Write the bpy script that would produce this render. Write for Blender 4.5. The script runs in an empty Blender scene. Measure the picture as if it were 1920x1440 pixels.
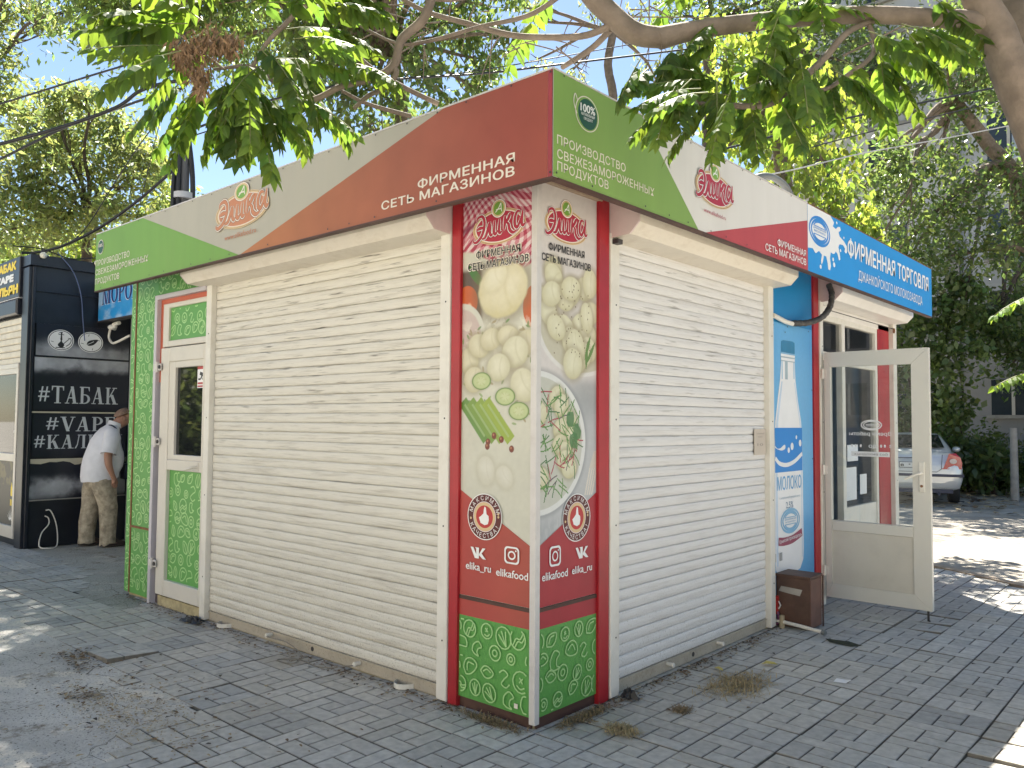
import bpy, math, random
import numpy as np
from mathutils import Vector

S = bpy.context.scene
COL = S.collection
rad = math.radians
random.seed(7)
RNG = np.random.default_rng(7)

# ------------------------------------------------------------------ camera
CAM_POS = np.array([2.73823, -3.27981, 1.6])
YAW, PITCH, ROLL, FPX = 2.29619157, 0.0472647562, 0.00698222, 1514.69
cy, sy, cp, sp = math.cos(YAW), math.sin(YAW), math.cos(PITCH), math.sin(PITCH)
FWD = np.array([cy * cp, sy * cp, sp])
_r = np.array([sy, -cy, 0.0]); _u = np.cross(_r, FWD)
RGT = math.cos(ROLL) * _r + math.sin(ROLL) * _u
UPV = -math.sin(ROLL) * _r + math.cos(ROLL) * _u
cd = bpy.data.cameras.new('camera'); cam = bpy.data.objects.new('camera', cd); COL.objects.link(cam)
cd.sensor_fit = 'HORIZONTAL'; cd.sensor_width = 36.0; cd.lens = 36.0 * FPX / 1920.0
cd.clip_start = 0.05; cd.clip_end = 2000
from mathutils import Matrix
cam.matrix_world = Matrix(((RGT[0], UPV[0], -FWD[0], CAM_POS[0]), (RGT[1], UPV[1], -FWD[1], CAM_POS[1]),
                           (RGT[2], UPV[2], -FWD[2], CAM_POS[2]), (0, 0, 0, 1)))
S.camera = cam


def at(px, py, depth):
    """point in the place that lies `depth` metres ahead along the photo's pixel (1920 wide)"""
    return CAM_POS + depth * (FWD + (px - 960) / FPX * RGT - (py - 720) / FPX * UPV)


# ------------------------------------------------------------------ world, sun, exposure
SUN_AZ, SUN_EL = 134.0, 57.0          # direction towards the sun, degrees from +X, and its height
W = bpy.data.worlds.new('World'); S.world = W; W.use_nodes = True
nt = W.node_tree; bg = nt.nodes['Background']
sky = nt.nodes.new('ShaderNodeTexSky'); sky.sky_type = 'NISHITA'; sky.sun_disc = False
sky.sun_elevation = rad(SUN_EL); sky.sun_rotation = rad(90 - SUN_AZ)
sky.air_density = 1.0; sky.dust_density = 0.25; sky.ozone_density = 1.2
nt.links.new(sky.outputs[0], bg.inputs[0]); bg.inputs[1].default_value = 0.05
sl = bpy.data.lights.new('sun', 'SUN'); sl.energy = 5.0; sl.angle = rad(0.53); sl.color = (1.0, 0.94, 0.84)
sun = bpy.data.objects.new('sun', sl); COL.objects.link(sun)
sd = Vector((math.cos(rad(SUN_AZ)) * math.cos(rad(SUN_EL)), math.sin(rad(SUN_AZ)) * math.cos(rad(SUN_EL)), math.sin(rad(SUN_EL))))
sun.rotation_euler = sd.to_track_quat('Z', 'Y').to_euler()
S.view_settings.view_transform = 'Standard'; S.view_settings.look = 'None'
S.view_settings.exposure = 2.0; S.view_settings.gamma = 1.0
S.render.engine = 'CYCLES'
S.cycles.max_bounces = 8; S.cycles.transparent_max_bounces = 12

# ------------------------------------------------------------------ materials
MATS = {}


def _n(nt, t, **kw):
    n = nt.nodes.new(t)
    for k, v in kw.items():
        setattr(n, k, v)
    return n


def mat(name, col, rough=0.6, var=0.1, scale=5.0, dirt=0.0, dirtcol=(0.12, 0.09, 0.06), dscale=9.0, stretch=(1, 1, 1),
        metal=0.0, bump=0.0, bscale=60.0, spec=0.5, coat=0.0, speck=0.0, low=0.0, scuff=0.0):
    """painted / plain surface with procedural wear; cached by name"""
    if name in MATS:
        return MATS[name]
    m = bpy.data.materials.new(name); m.use_nodes = True; MATS[name] = m
    nt = m.node_tree; b = nt.nodes['Principled BSDF']
    b.inputs['Roughness'].default_value = rough; b.inputs['Metallic'].default_value = metal
    b.inputs['Specular IOR Level'].default_value = spec; b.inputs['Coat Weight'].default_value = coat
    tc = _n(nt, 'ShaderNodeTexCoord')
    mp = _n(nt, 'ShaderNodeMapping'); mp.inputs['Scale'].default_value = stretch
    nt.links.new(tc.outputs['Object'], mp.inputs[0])
    nz = _n(nt, 'ShaderNodeTexNoise'); nz.inputs['Scale'].default_value = scale; nz.inputs['Detail'].default_value = 5
    nt.links.new(mp.outputs[0], nz.inputs['Vector'])
    rp = _n(nt, 'ShaderNodeValToRGB')
    c = np.array(col)
    rp.color_ramp.elements[0].position = 0.3; rp.color_ramp.elements[1].position = 0.7
    rp.color_ramp.elements[0].color = (*np.clip(c * (1 - var), 0, 1), 1)
    rp.color_ramp.elements[1].color = (*np.clip(c * (1 + var), 0, 1), 1)
    nt.links.new(nz.outputs['Fac'], rp.inputs[0])
    out = rp.outputs[0]

    def layer(out, fac, colr):
        mx = _n(nt, 'ShaderNodeMix', data_type='RGBA')
        nt.links.new(fac, mx.inputs[0]); nt.links.new(out, mx.inputs[6]); mx.inputs[7].default_value = (*colr, 1)
        return mx.outputs[2]

    def thr(src, a, bb, amount):
        r = _n(nt, 'ShaderNodeMapRange'); r.inputs[1].default_value = a; r.inputs[2].default_value = bb
        r.inputs[3].default_value = 0; r.inputs[4].default_value = amount
        nt.links.new(src, r.inputs[0]); return r.outputs[0]
    if dirt > 0:
        n2 = _n(nt, 'ShaderNodeTexNoise'); n2.inputs['Scale'].default_value = dscale; n2.inputs['Detail'].default_value = 7
        n2.inputs['Roughness'].default_value = 0.65
        nt.links.new(mp.outputs[0], n2.inputs['Vector'])
        out = layer(out, thr(n2.outputs['Fac'], 0.5, 0.75, dirt), dirtcol)
    if speck > 0:
        n3 = _n(nt, 'ShaderNodeTexNoise'); n3.inputs['Scale'].default_value = 90; n3.inputs['Detail'].default_value = 3
        nt.links.new(tc.outputs['Object'], n3.inputs['Vector'])
        f = thr(n3.outputs['Fac'], 0.56, 0.70, speck)
        if low > 0:            # splashed mud: only near the ground
            sx = _n(nt, 'ShaderNodeSeparateXYZ'); nt.links.new(tc.outputs['Object'], sx.inputs[0])
            g = thr(sx.outputs['Z'], low, 0.0, 1.0)
            mm = _n(nt, 'ShaderNodeMath', operation='MULTIPLY'); nt.links.new(f, mm.inputs[0]); nt.links.new(g, mm.inputs[1])
            f = mm.outputs[0]
        out = layer(out, f, dirtcol)
    if scuff > 0:              # rubbed dark streaks along the slats, mostly in the upper half
        m4 = _n(nt, 'ShaderNodeMapping'); m4.inputs['Scale'].default_value = (3.2, 3.2, 55); nt.links.new(tc.outputs['Object'], m4.inputs[0])
        n4 = _n(nt, 'ShaderNodeTexNoise'); n4.inputs['Scale'].default_value = 1.0; n4.inputs['Detail'].default_value = 4; nt.links.new(m4.outputs[0], n4.inputs['Vector'])
        f = thr(n4.outputs['Fac'], 0.60, 0.70, scuff); sx = _n(nt, 'ShaderNodeSeparateXYZ'); nt.links.new(tc.outputs['Object'], sx.inputs[0])
        g = thr(sx.outputs['Z'], 1.0, 2.1, 1.0); mm = _n(nt, 'ShaderNodeMath', operation='MULTIPLY'); nt.links.new(f, mm.inputs[0]); nt.links.new(g, mm.inputs[1])
        out = layer(out, mm.outputs[0], (0.10, 0.085, 0.065))
    nt.links.new(out, b.inputs['Base Color'])
    if bump > 0:
        nb = _n(nt, 'ShaderNodeTexNoise'); nb.inputs['Scale'].default_value = bscale; nb.inputs['Detail'].default_value = 6
        nt.links.new(tc.outputs['Object'], nb.inputs['Vector'])
        bp = _n(nt, 'ShaderNodeBump'); bp.inputs['Strength'].default_value = bump; bp.inputs['Distance'].default_value = 0.02
        nt.links.new(nb.outputs['Fac'], bp.inputs['Height']); nt.links.new(bp.outputs[0], b.inputs['Normal'])
    return m


def mat_vcol(name, rough=0.5, var=0.12, scale=30.0, bump=0.0, bscale=80.0, spec=0.5):
    """surface whose print / individual stones carry their own colour (attribute 'Col')"""
    if name in MATS:
        return MATS[name]
    m = bpy.data.materials.new(name); m.use_nodes = True; MATS[name] = m
    nt = m.node_tree; b = nt.nodes['Principled BSDF']; b.inputs['Roughness'].default_value = rough
    b.inputs['Specular IOR Level'].default_value = spec
    at_ = _n(nt, 'ShaderNodeAttribute', attribute_name='Col')
    tc = _n(nt, 'ShaderNodeTexCoord'); nz = _n(nt, 'ShaderNodeTexNoise'); nz.inputs['Scale'].default_value = scale
    nz.inputs['Detail'].default_value = 6; nt.links.new(tc.outputs['Object'], nz.inputs['Vector'])
    mr = _n(nt, 'ShaderNodeMapRange'); mr.inputs[1].default_value = 0.3; mr.inputs[2].default_value = 0.7
    mr.inputs[3].default_value = 1 - var; mr.inputs[4].default_value = 1 + var
    nt.links.new(nz.outputs['Fac'], mr.inputs[0])
    mx = _n(nt, 'ShaderNodeMix', data_type='RGBA', blend_type='MULTIPLY'); mx.inputs[0].default_value = 1
    nt.links.new(at_.outputs['Color'], mx.inputs[6]); nt.links.new(mr.outputs[0], mx.inputs[7])
    nt.links.new(mx.outputs[2], b.inputs['Base Color'])
    if bump > 0:
        nb = _n(nt, 'ShaderNodeTexNoise'); nb.inputs['Scale'].default_value = bscale; nb.inputs['Detail'].default_value = 6
        nt.links.new(tc.outputs['Object'], nb.inputs['Vector'])
        bp = _n(nt, 'ShaderNodeBump'); bp.inputs['Strength'].default_value = bump; bp.inputs['Distance'].default_value = 0.02
        nt.links.new(nb.outputs['Fac'], bp.inputs['Height']); nt.links.new(bp.outputs[0], b.inputs['Normal'])
    return m


def mat_leaf(name, col, trans, mixf=0.45, rough=0.45, spec=0.5):
    if name in MATS:
        return MATS[name]
    m = bpy.data.materials.new(name); m.use_nodes = True; MATS[name] = m
    nt = m.node_tree; b = nt.nodes['Principled BSDF']; b.inputs['Roughness'].default_value = rough
    b.inputs['Specular IOR Level'].default_value = spec
    at_ = _n(nt, 'ShaderNodeAttribute', attribute_name='Col')

    def mul(c):
        mx = _n(nt, 'ShaderNodeMix', data_type='RGBA', blend_type='MULTIPLY'); mx.inputs[0].default_value = 1
        nt.links.new(at_.outputs['Color'], mx.inputs[6]); mx.inputs[7].default_value = (*c, 1)
        return mx.outputs[2]
    nt.links.new(mul(col), b.inputs['Base Color'])
    tr = _n(nt, 'ShaderNodeBsdfTranslucent'); nt.links.new(mul(trans), tr.inputs[0])
    ms = _n(nt, 'ShaderNodeMixShader'); ms.inputs[0].default_value = mixf
    nt.links.new(b.outputs[0], ms.inputs[1]); nt.links.new(tr.outputs[0], ms.inputs[2])
    nt.links.new(ms.outputs[0], nt.nodes['Material Output'].inputs[0])
    return m


def mat_glass(name, tint=(0.85, 0.9, 0.9), refl=1.0):
    if name in MATS:
        return MATS[name]
    m = bpy.data.materials.new(name); m.use_nodes = True; MATS[name] = m
    nt = m.node_tree
    t = _n(nt, 'ShaderNodeBsdfTransparent'); t.inputs[0].default_value = (*tint, 1)
    g = _n(nt, 'ShaderNodeBsdfGlossy'); g.inputs['Roughness'].default_value = 0.015
    fr = _n(nt, 'ShaderNodeFresnel'); fr.inputs[0].default_value = 1.52
    mm = _n(nt, 'ShaderNodeMath', operation='MULTIPLY'); mm.inputs[1].default_value = 1.7 * refl
    nt.links.new(fr.outputs[0], mm.inputs[0])
    ms = _n(nt, 'ShaderNodeMixShader'); nt.links.new(mm.outputs[0], ms.inputs[0])
    nt.links.new(t.outputs[0], ms.inputs[1]); nt.links.new(g.outputs[0], ms.inputs[2])
    nt.links.new(ms.outputs[0], nt.nodes['Material Output'].inputs[0])
    return m


GLASS = mat_glass('window glass')
DARKGLASS = mat('dark glass', (0.012, 0.014, 0.016), rough=0.03, var=0.0, spec=0.5)
WHITE_PVC = mat('white pvc', (0.70, 0.67, 0.60), rough=0.4, var=0.05, dirt=0.25, dirtcol=(0.35, 0.29, 0.2), dscale=6, bump=0.04, bscale=25)
WHITE_DOOR = mat('door pvc', (0.60, 0.58, 0.52), rough=0.35, var=0.04, dirt=0.12, dirtcol=(0.35, 0.3, 0.22), dscale=5)
BOX_WHITE = mat('box enamel', (0.72, 0.66, 0.56), rough=0.4, var=0.06, dirt=0.45, dirtcol=(0.33, 0.25, 0.16), dscale=5, stretch=(1, 1, 2.4), bump=0.06, bscale=14)
BOX_CLEAN = mat('clean box enamel', (0.74, 0.72, 0.69), rough=0.35, var=0.04, dirt=0.12, dirtcol=(0.4, 0.33, 0.25), dscale=4, bump=0.05, bscale=14)
SHUT_L = mat('warm-lit left shutter', (0.64, 0.61, 0.535), rough=0.42, var=0.05, dirt=0.55, dirtcol=(0.20, 0.16, 0.11), dscale=1.3, stretch=(1.6, 1.6, 34), speck=0.7, low=0.9, scuff=0.85)  # warm light on the left wall is tinted into this base colour
SHUT_R = mat('white shutter', (0.68, 0.665, 0.645), rough=0.42, var=0.05, dirt=0.3, dirtcol=(0.26, 0.21, 0.15), dscale=1.3, stretch=(1.6, 1.6, 34), speck=0.6, low=0.8, scuff=0.5)
BAR = mat('shutter bar', (0.42, 0.37, 0.29), rough=0.5, var=0.12, dirt=0.5, dirtcol=(0.18, 0.14, 0.1), dscale=10, speck=0.5)
RED = mat('red post paint', (0.36, 0.012, 0.02), rough=0.4, var=0.15, scale=3, dirt=0.2, dirtcol=(0.12, 0.02, 0.02))
RUST = mat('rusty steel', (0.20, 0.085, 0.035), rough=0.8, var=0.3, scale=18)
BROWN_TRIM = mat('brown angle trim', (0.075, 0.035, 0.025), rough=0.6, var=0.25)
ALU = mat('aluminium strip', (0.58, 0.55, 0.52), rough=0.35, var=0.06, metal=0.0, dirt=0.25, dirtcol=(0.3, 0.24, 0.2), dscale=12)
GREEN = mat('green print', (0.10, 0.32, 0.065), rough=0.45, var=0.07, scale=2, dirt=0.15, dirtcol=(0.08, 0.18, 0.05), dscale=4)
DOODLE = mat('pale green line print', (0.36, 0.60, 0.24), rough=0.45, var=0.05)
FASC_G = mat('fascia green', (0.155, 0.32, 0.05), rough=0.55, var=0.06, scale=1.5, dirt=0.15, dirtcol=(0.2, 0.25, 0.08), dscale=2.2, stretch=(3, 3, .55))
FASC_G2 = mat('fascia olive green', (0.20, 0.33, 0.075), rough=0.55, var=0.06, scale=1.5, dirt=0.15, dirtcol=(0.2, 0.22, 0.08), dscale=2.2, stretch=(3, 3, .55))
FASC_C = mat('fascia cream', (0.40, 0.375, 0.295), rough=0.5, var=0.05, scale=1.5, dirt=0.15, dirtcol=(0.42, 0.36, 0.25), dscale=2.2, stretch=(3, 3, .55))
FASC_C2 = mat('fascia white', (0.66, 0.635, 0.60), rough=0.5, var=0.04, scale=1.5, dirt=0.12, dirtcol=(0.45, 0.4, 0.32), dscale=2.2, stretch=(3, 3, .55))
FASC_R2 = mat('fascia red', (0.43, 0.055, 0.065), rough=0.55, var=0.07, scale=1.5, dirt=0.12, dirtcol=(0.3, 0.08, 0.08), dscale=2.2, stretch=(3, 3, .55))
LETTER_C = mat('pale lettering', (0.72, 0.66, 0.56), rough=0.5, var=0.03)
LETTER_W = mat('white lettering', (0.8, 0.79, 0.77), rough=0.5, var=0.02)
LETTER_K = mat('black lettering', (0.02, 0.02, 0.022), rough=0.5, var=0.05)
LOGO_RED = mat('logo crimson', (0.40, 0.02, 0.05), rough=0.5, var=0.03)
LOGO_DK = mat('logo outline', (0.16, 0.02, 0.03), rough=0.5, var=0.03)
LOGO_GOLD = mat('logo gold', (0.62, 0.46, 0.25), rough=0.5, var=0.03)
LOGO_GRN = mat('logo green', (0.17, 0.34, 0.05), rough=0.5, var=0.03)
LOGO_OR = mat('faded logo orange', (0.50, 0.20, 0.09), rough=0.5, var=0.04)
LOGO_ORD = mat('faded logo brown', (0.17, 0.075, 0.035), rough=0.5, var=0.04)
BADGE_DK = mat('badge dark green', (0.012, 0.075, 0.05), rough=0.5, var=0.03)
BLUE_SIGN = mat('blue sign', (0.008, 0.27, 0.66), rough=0.4, var=0.04, scale=2)
BLUE_MID = mat('mid blue print', (0.02, 0.22, 0.60), rough=0.4, var=0.04, scale=2)
BLUE_PALE = mat('pale blue line', (0.20, 0.42, 0.62), rough=0.4, var=0.04)
MILK = mat('milk white print', (0.78, 0.78, 0.78), rough=0.4, var=0.03, dirt=0.06, dirtcol=(0.5, 0.45, 0.4))
SCREW = mat('dark screw', (0.04, 0.035, 0.035), rough=0.5, var=0.2)
BLACK_PAINT = mat('black panel', (0.012, 0.014, 0.022), rough=0.35, var=0.3, scale=4, dirt=0.1, dirtcol=(0.06, 0.06, 0.07))
YELLOW = mat('yellow letters', (0.85, 0.62, 0.015), rough=0.45, var=0.03)
SILVERL = mat('silver letters', (0.55, 0.58, 0.60), rough=0.4, var=0.03)
CABLE = mat('black cable', (0.018, 0.018, 0.02), rough=0.5, var=0.2)
CONCRETE = mat('concrete', (0.33, 0.31, 0.28), rough=0.9, var=0.15, scale=8, bump=0.3)
PRINT = mat_vcol('photo print', rough=0.42, var=0.03)


# ------------------------------------------------------------------ mesh helpers
class Frame:
    def __init__(s, o, U, V, N):
        s.o, s.U, s.V, s.N = (np.array(a, float) for a in (o, U, V, N))

    def P(s, u, v, n=0.0):
        return s.o + u * s.U + v * s.V + n * s.N

    def off(s, n):
        return Frame(s.o + n * s.N, s.U, s.V, s.N)


WORLD = Frame((0, 0, 0), (1, 0, 0), (0, 1, 0), (0, 0, 1))
LW = Frame((0, 0, 0), (1, 0, 0), (0, 0, 1), (0, -1, 0))      # left wall of the kiosk
RW = Frame((0, 0, 0), (0, 1, 0), (0, 0, 1), (1, 0, 0))       # right wall
FLF = LW.off(0.344)
FRF = RW.off(0.383)


class MB:
    def __init__(s):
        s.v, s.f, s.m, s.c, s.sm, s.mats = [], [], [], [], [], []

    def mi(s, m):
        if m not in s.mats:
            s.mats.append(m)
        return s.mats.index(m)

    def face(s, pts, m, smooth=False, col=(1, 1, 1)):
        b = len(s.v); s.v.extend([tuple(p) for p in pts]); s.f.append(tuple(range(b, b + len(pts))))
        s.m.append(s.mi(m)); s.c.append(col); s.sm.append(smooth)

    def add(s, verts, faces, m, smooth=False, col=(1, 1, 1)):
        b = len(s.v); s.v.extend([tuple(p) for p in verts]); k = s.mi(m)
        for f in faces:
            s.f.append(tuple(i + b for i in f)); s.m.append(k); s.c.append(col); s.sm.append(smooth)

    def box(s, fr, u0, u1, v0, v1, n0, n1, m, bev=0.0):
        if bev <= 0:
            P = [fr.P(u, v, n) for n in (n0, n1) for v in (v0, v1) for u in (u0, u1)]
            s.add(P, [(0, 2, 3, 1), (4, 5, 7, 6), (0, 1, 5, 4), (2, 6, 7, 3), (0, 4, 6, 2), (1, 3, 7, 5)], m)
        else:
            b = bev
            r = lambda n, d: [fr.P(u0 + d, v0 + d, n), fr.P(u1 - d, v0 + d, n), fr.P(u1 - d, v1 - d, n), fr.P(u0 + d, v1 - d, n)]
            rings = [r(n0, 0), r(n1 - b, 0), r(n1, b)]
            V = sum(rings, []); F = []
            for k in range(2):
                for i in range(4):
                    j = (i + 1) % 4; F.append((k * 4 + i, k * 4 + j, k * 4 + 4 + j, k * 4 + 4 + i))
            F += [(8, 9, 10, 11), (3, 2, 1, 0)]
            s.add(V, F, m)

    def prism(s, fr, poly, n0, n1, m, ends=None):
        k = len(poly); A = [fr.P(u, v, n0) for u, v in poly]; B = [fr.P(u, v, n1) for u, v in poly]
        s.add(A + B, [tuple(range(k))[::-1], tuple(range(k, 2 * k))], ends or m)
        s.add(A + B, [(i, (i + 1) % k, k + (i + 1) % k, k + i) for i in range(k)], m)

    def tube(s, pts, r, m, seg=8, smooth=True, cap=True, col=(1, 1, 1)):
        pts = [np.array(p, float) for p in pts]; n = len(pts)
        rr = r if hasattr(r, '__len__') else [r] * n
        ref = None; V = []
        for i in range(n):
            d = pts[min(i + 1, n - 1)] - pts[max(i - 1, 0)]
            d = d / (np.linalg.norm(d) + 1e-12)
            if ref is None:
                ref = np.cross(d, (0, 0, 1) if abs(d[2]) < 0.9 else (1, 0, 0))
            a = ref - d * np.dot(ref, d); a /= np.linalg.norm(a) + 1e-12; ref = a; b = np.cross(d, a)
            for k in range(seg):
                t = 2 * math.pi * k / seg
                V.append(pts[i] + rr[i] * (math.cos(t) * a + math.sin(t) * b))
        F = [(i * seg + k, i * seg + (k + 1) % seg, (i + 1) * seg + (k + 1) % seg, (i + 1) * seg + k) for i in range(n - 1) for k in range(seg)]
        s.add(V, F, m, smooth, col)
        if cap:
            s.add(V[:seg], [tuple(range(seg))[::-1]], m, False, col); s.add(V[-seg:], [tuple(range(seg))], m, False, col)

    def loft(s, rings, m, smooth=True, cap=True):
        k = len(rings[0]); V = [p for r in rings for p in r]
        F = [(i * k + j, i * k + (j + 1) % k, (i + 1) * k + (j + 1) % k, (i + 1) * k + j) for i in range(len(rings) - 1) for j in range(k)]
        s.add(V, F, m, smooth)
        if cap:
            s.add(rings[0], [tuple(range(k))[::-1]], m); s.add(rings[-1], [tuple(range(k))], m)

    def sphere(s, c, r, m, seg=10, rings=6):
        c = np.array(c); r = np.array(r if hasattr(r, '__len__') else (r, r, r)); R = []
        for i in range(rings + 1):
            t = math.pi * i / rings; z = -math.cos(t); q = max(math.sin(t), 0.02)
            R.append([c + r * np.array((q * math.cos(2 * math.pi * j / seg), q * math.sin(2 * math.pi * j / seg), z)) for j in range(seg)])
        s.loft(R, m)

    def build(s, name, parent=None, use_col=False):
        me = bpy.data.meshes.new(name); me.from_pydata(s.v, [], s.f); me.update()
        for m in s.mats:
            me.materials.append(m)
        me.polygons.foreach_set('material_index', s.m); me.polygons.foreach_set('use_smooth', s.sm)
        if use_col:
            a = me.attributes.new('Col', 'FLOAT_COLOR', 'FACE')
            a.data.foreach_set('color', np.c_[np.array(s.c, float), np.ones(len(s.c))].ravel())
        return link(name, me, parent)


def link(name, me, parent=None):
    o = bpy.data.objects.new(name, me); COL.objects.link(o)
    if parent is not None:
        o.parent = parent
        p, off = parent, Vector((0, 0, 0))
        while p is not None:
            off = off + p.location; p = p.parent
        o.location = -off
    return o


def thing(name, label, cat, loc=(0, 0, 0), group=None):
    o = bpy.data.objects.new(name, None); COL.objects.link(o); o.location = loc; o.empty_display_size = 0.2
    return tag(o, label, cat, group)


def tag(o, label, cat=None, group=None, kind=None):
    o['label'] = label
    if cat: o['category'] = cat
    if group: o['group'] = group
    if kind: o['kind'] = kind
    return o


# ---- text from Blender's own font, cached as outlines
_TX = {}


def _area(P):
    return 0.5 * sum(P[i - 1][0] * P[i][1] - P[i][0] * P[i - 1][1] for i in range(len(P)))


def _in(x, y, P):
    r = False; j = len(P) - 1
    for i in range(len(P)):
        if (P[i][1] > y) != (P[j][1] > y) and x < (P[j][0] - P[i][0]) * (y - P[i][1]) / (P[j][1] - P[i][1]) + P[i][0]: r = not r
        j = i
    return r


def text_mesh(t, bold=0.0, spacing=1.0):
    """flat letters: every contour filled on its own, so overlapping strokes stay solid"""
    key = (t, spacing)
    if key not in _TX:
        from mathutils.geometry import tessellate_polygon
        cu = bpy.data.curves.new('t', 'FONT'); cu.body = t; cu.space_character = spacing
        ob = bpy.data.objects.new('t', cu); COL.objects.link(ob); dg = bpy.context.evaluated_depsgraph_get()
        cv = ob.evaluated_get(dg).to_curve(dg); polys = []
        for s in cv.splines:
            B_ = s.bezier_points; n = len(B_); P = []
            for i in range(n):
                a, b = B_[i], B_[(i + 1) % n]; p0, p1, p2, p3 = (np.array(q[:2]) for q in (a.co, a.handle_right, b.handle_left, b.co))
                straight = np.linalg.norm(np.cross(p3 - p0, p1 - p0)) + np.linalg.norm(np.cross(p3 - p0, p2 - p0)) < 1e-5
                for u in ((0,) if straight else (0, .25, .5, .75)):
                    P.append((1 - u) ** 3 * p0 + 3 * u * (1 - u) ** 2 * p1 + 3 * u * u * (1 - u) * p2 + u ** 3 * p3)
            if len(P) > 2 and abs(_area(P)) > 1e-7: polys.append(P)
        ob.evaluated_get(dg).to_curve_clear(); bpy.data.objects.remove(ob); bpy.data.curves.remove(cu)
        big = max(polys, key=lambda P: abs(_area(P))); sg = math.copysign(1, _area(big))
        outs = [P for P in polys if _area(P) * sg > 0]; holes = [P for P in polys if _area(P) * sg < 0]; V, F = [], []
        grp = [[o] for o in outs]
        for h in holes:
            c = [i for i, o in enumerate(outs) if sum(_in(q[0], q[1], o) for q in h) > .9 * len(h)]
            if c: grp[min(c, key=lambda i: abs(_area(outs[i])))].append(h)
        for k, g in enumerate(grp):
            flat = [q for r in g for q in r]; b0 = len(V); V += [(q[0], q[1], k % 5) for q in flat]
            F += [tuple(b0 + i for i in tri) for tri in tessellate_polygon([[Vector((q[0], q[1], 0)) for q in r] for r in g])]
        _TX[key] = (np.array(V), F)
    return _TX[key]


_cv = text_mesh('Н')[0]
CAP = _cv[:, 1].max() - 0.0


def smooth_line(P, k=6):
    P = [np.array(p, float) for p in P]; Q = [2 * P[0] - P[1]] + P + [2 * P[-1] - P[-2]]; out = []
    for i in range(1, len(Q) - 2):
        for t in np.linspace(0, 1, k, endpoint=False):
            a, b, c, d = Q[i - 1], Q[i], Q[i + 1], Q[i + 2]
            out.append(0.5 * (2 * b + (c - a) * t + (2 * a - 5 * b + 4 * c - d) * t * t + (3 * b - a - 3 * c + d) * t ** 3))
    out.append(P[-1]); return out


class Decal(MB):
    """flat print on a plane: polygons, strokes and text, each a hair above the last"""

    def __init__(s, fr, n=0.002):
        super().__init__(); s.fr, s.n = fr, n

    def up(s, d=0.0004):
        s.n += d * .4

    def poly(s, m, pts):
        s.face([s.fr.P(u, v, s.n) for u, v in pts], m); s.n += 1.6e-5

    def rect(s, m, u0, u1, v0, v1):
        s.poly(m, [(u0, v0), (u1, v0), (u1, v1), (u0, v1)])

    def ell(s, m, cu, cv, ru, rv, seg=40):
        s.poly(m, [(cu + ru * math.cos(2 * math.pi * k / seg), cv + rv * math.sin(2 * math.pi * k / seg)) for k in range(seg)])

    def ring(s, m, cu, cv, ru, rv, w, seg=40, a0=0.0, a1=360.0):
        A = [rad(a0 + (a1 - a0) * k / seg) for k in range(seg + 1)]
        o = [(cu + ru * math.cos(a), cv + rv * math.sin(a)) for a in A]
        i = [(cu + (ru - w) * math.cos(a), cv + (rv - w) * math.sin(a)) for a in A]
        V = [s.fr.P(u, v, s.n) for u, v in o + i]; k = seg + 1
        s.add(V, [(j, j + 1, k + j + 1, k + j) for j in range(seg)], m); s.n += 1.6e-5

    def stroke(s, m, pts, w, smooth=True, taper=False):
        P = smooth_line(pts, 6) if smooth and len(pts) > 2 else [np.array(p, float) for p in pts]
        n = len(P); L, R = [], []
        for i in range(n):
            d = P[min(i + 1, n - 1)] - P[max(i - 1, 0)]; d = d / (np.linalg.norm(d) + 1e-9); q = np.array((-d[1], d[0]))
            ww = w * 0.5 * (math.sin(math.pi * min(1, (i + 0.6) / (n - 1 + 0.6) * 1.0)) ** 0.45 if taper else 1)
            L.append(P[i] + q * ww); R.append(P[i] - q * ww)
        V = [s.fr.P(a[0], a[1], s.n + 1.5e-7 * k) for k, a in enumerate(L)] + [s.fr.P(a[0], a[1], s.n + 1.5e-7 * k) for k, a in enumerate(R)]
        s.add(V, [(i, i + 1, n + i + 1, n + i) for i in range(n - 1)], m); s.n += 1.6e-5

    def text(s, m, t, u0, u1, v0, v1, bold=0.0, slope=0.0, spacing=1.0, mirror=False, grow=0.0, shear=0.0):
        """cap letters fill u0..u1 and v0..v1 (baseline to cap height)"""
        v, f = text_mesh(t, 0, spacing); x0, x1 = v[:, 0].min(), v[:, 0].max(); g = bold + grow
        # heavier weights: the word is overprinted a hair to each side
        dirs = [(0, 0)] if g < .004 else [(g * math.cos(k * math.pi / 4), g * math.sin(k * math.pi / 4)) for k in range(8)] if g > .04 else [(0, 0), (g, 0), (-g, 0), (0, g * .8), (0, -g * .8)]
        for dx, dy in dirs:
            x = (v[:, 0] + dx - x0) / (x1 - x0); y = (v[:, 1] + dy) / CAP
            if mirror: x = 1 - x
            U = u0 + (u1 - u0) * x; Vv = v0 + (v1 - v0) * y + slope * (U - u0); U = U + shear * (Vv - v0)
            s.add([s.fr.P(a, b, s.n + 2.5e-5 * c) for a, b, c in zip(U, Vv, v[:, 2])], f, m); s.n += 1.3e-4
        s.n += 2e-5


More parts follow.
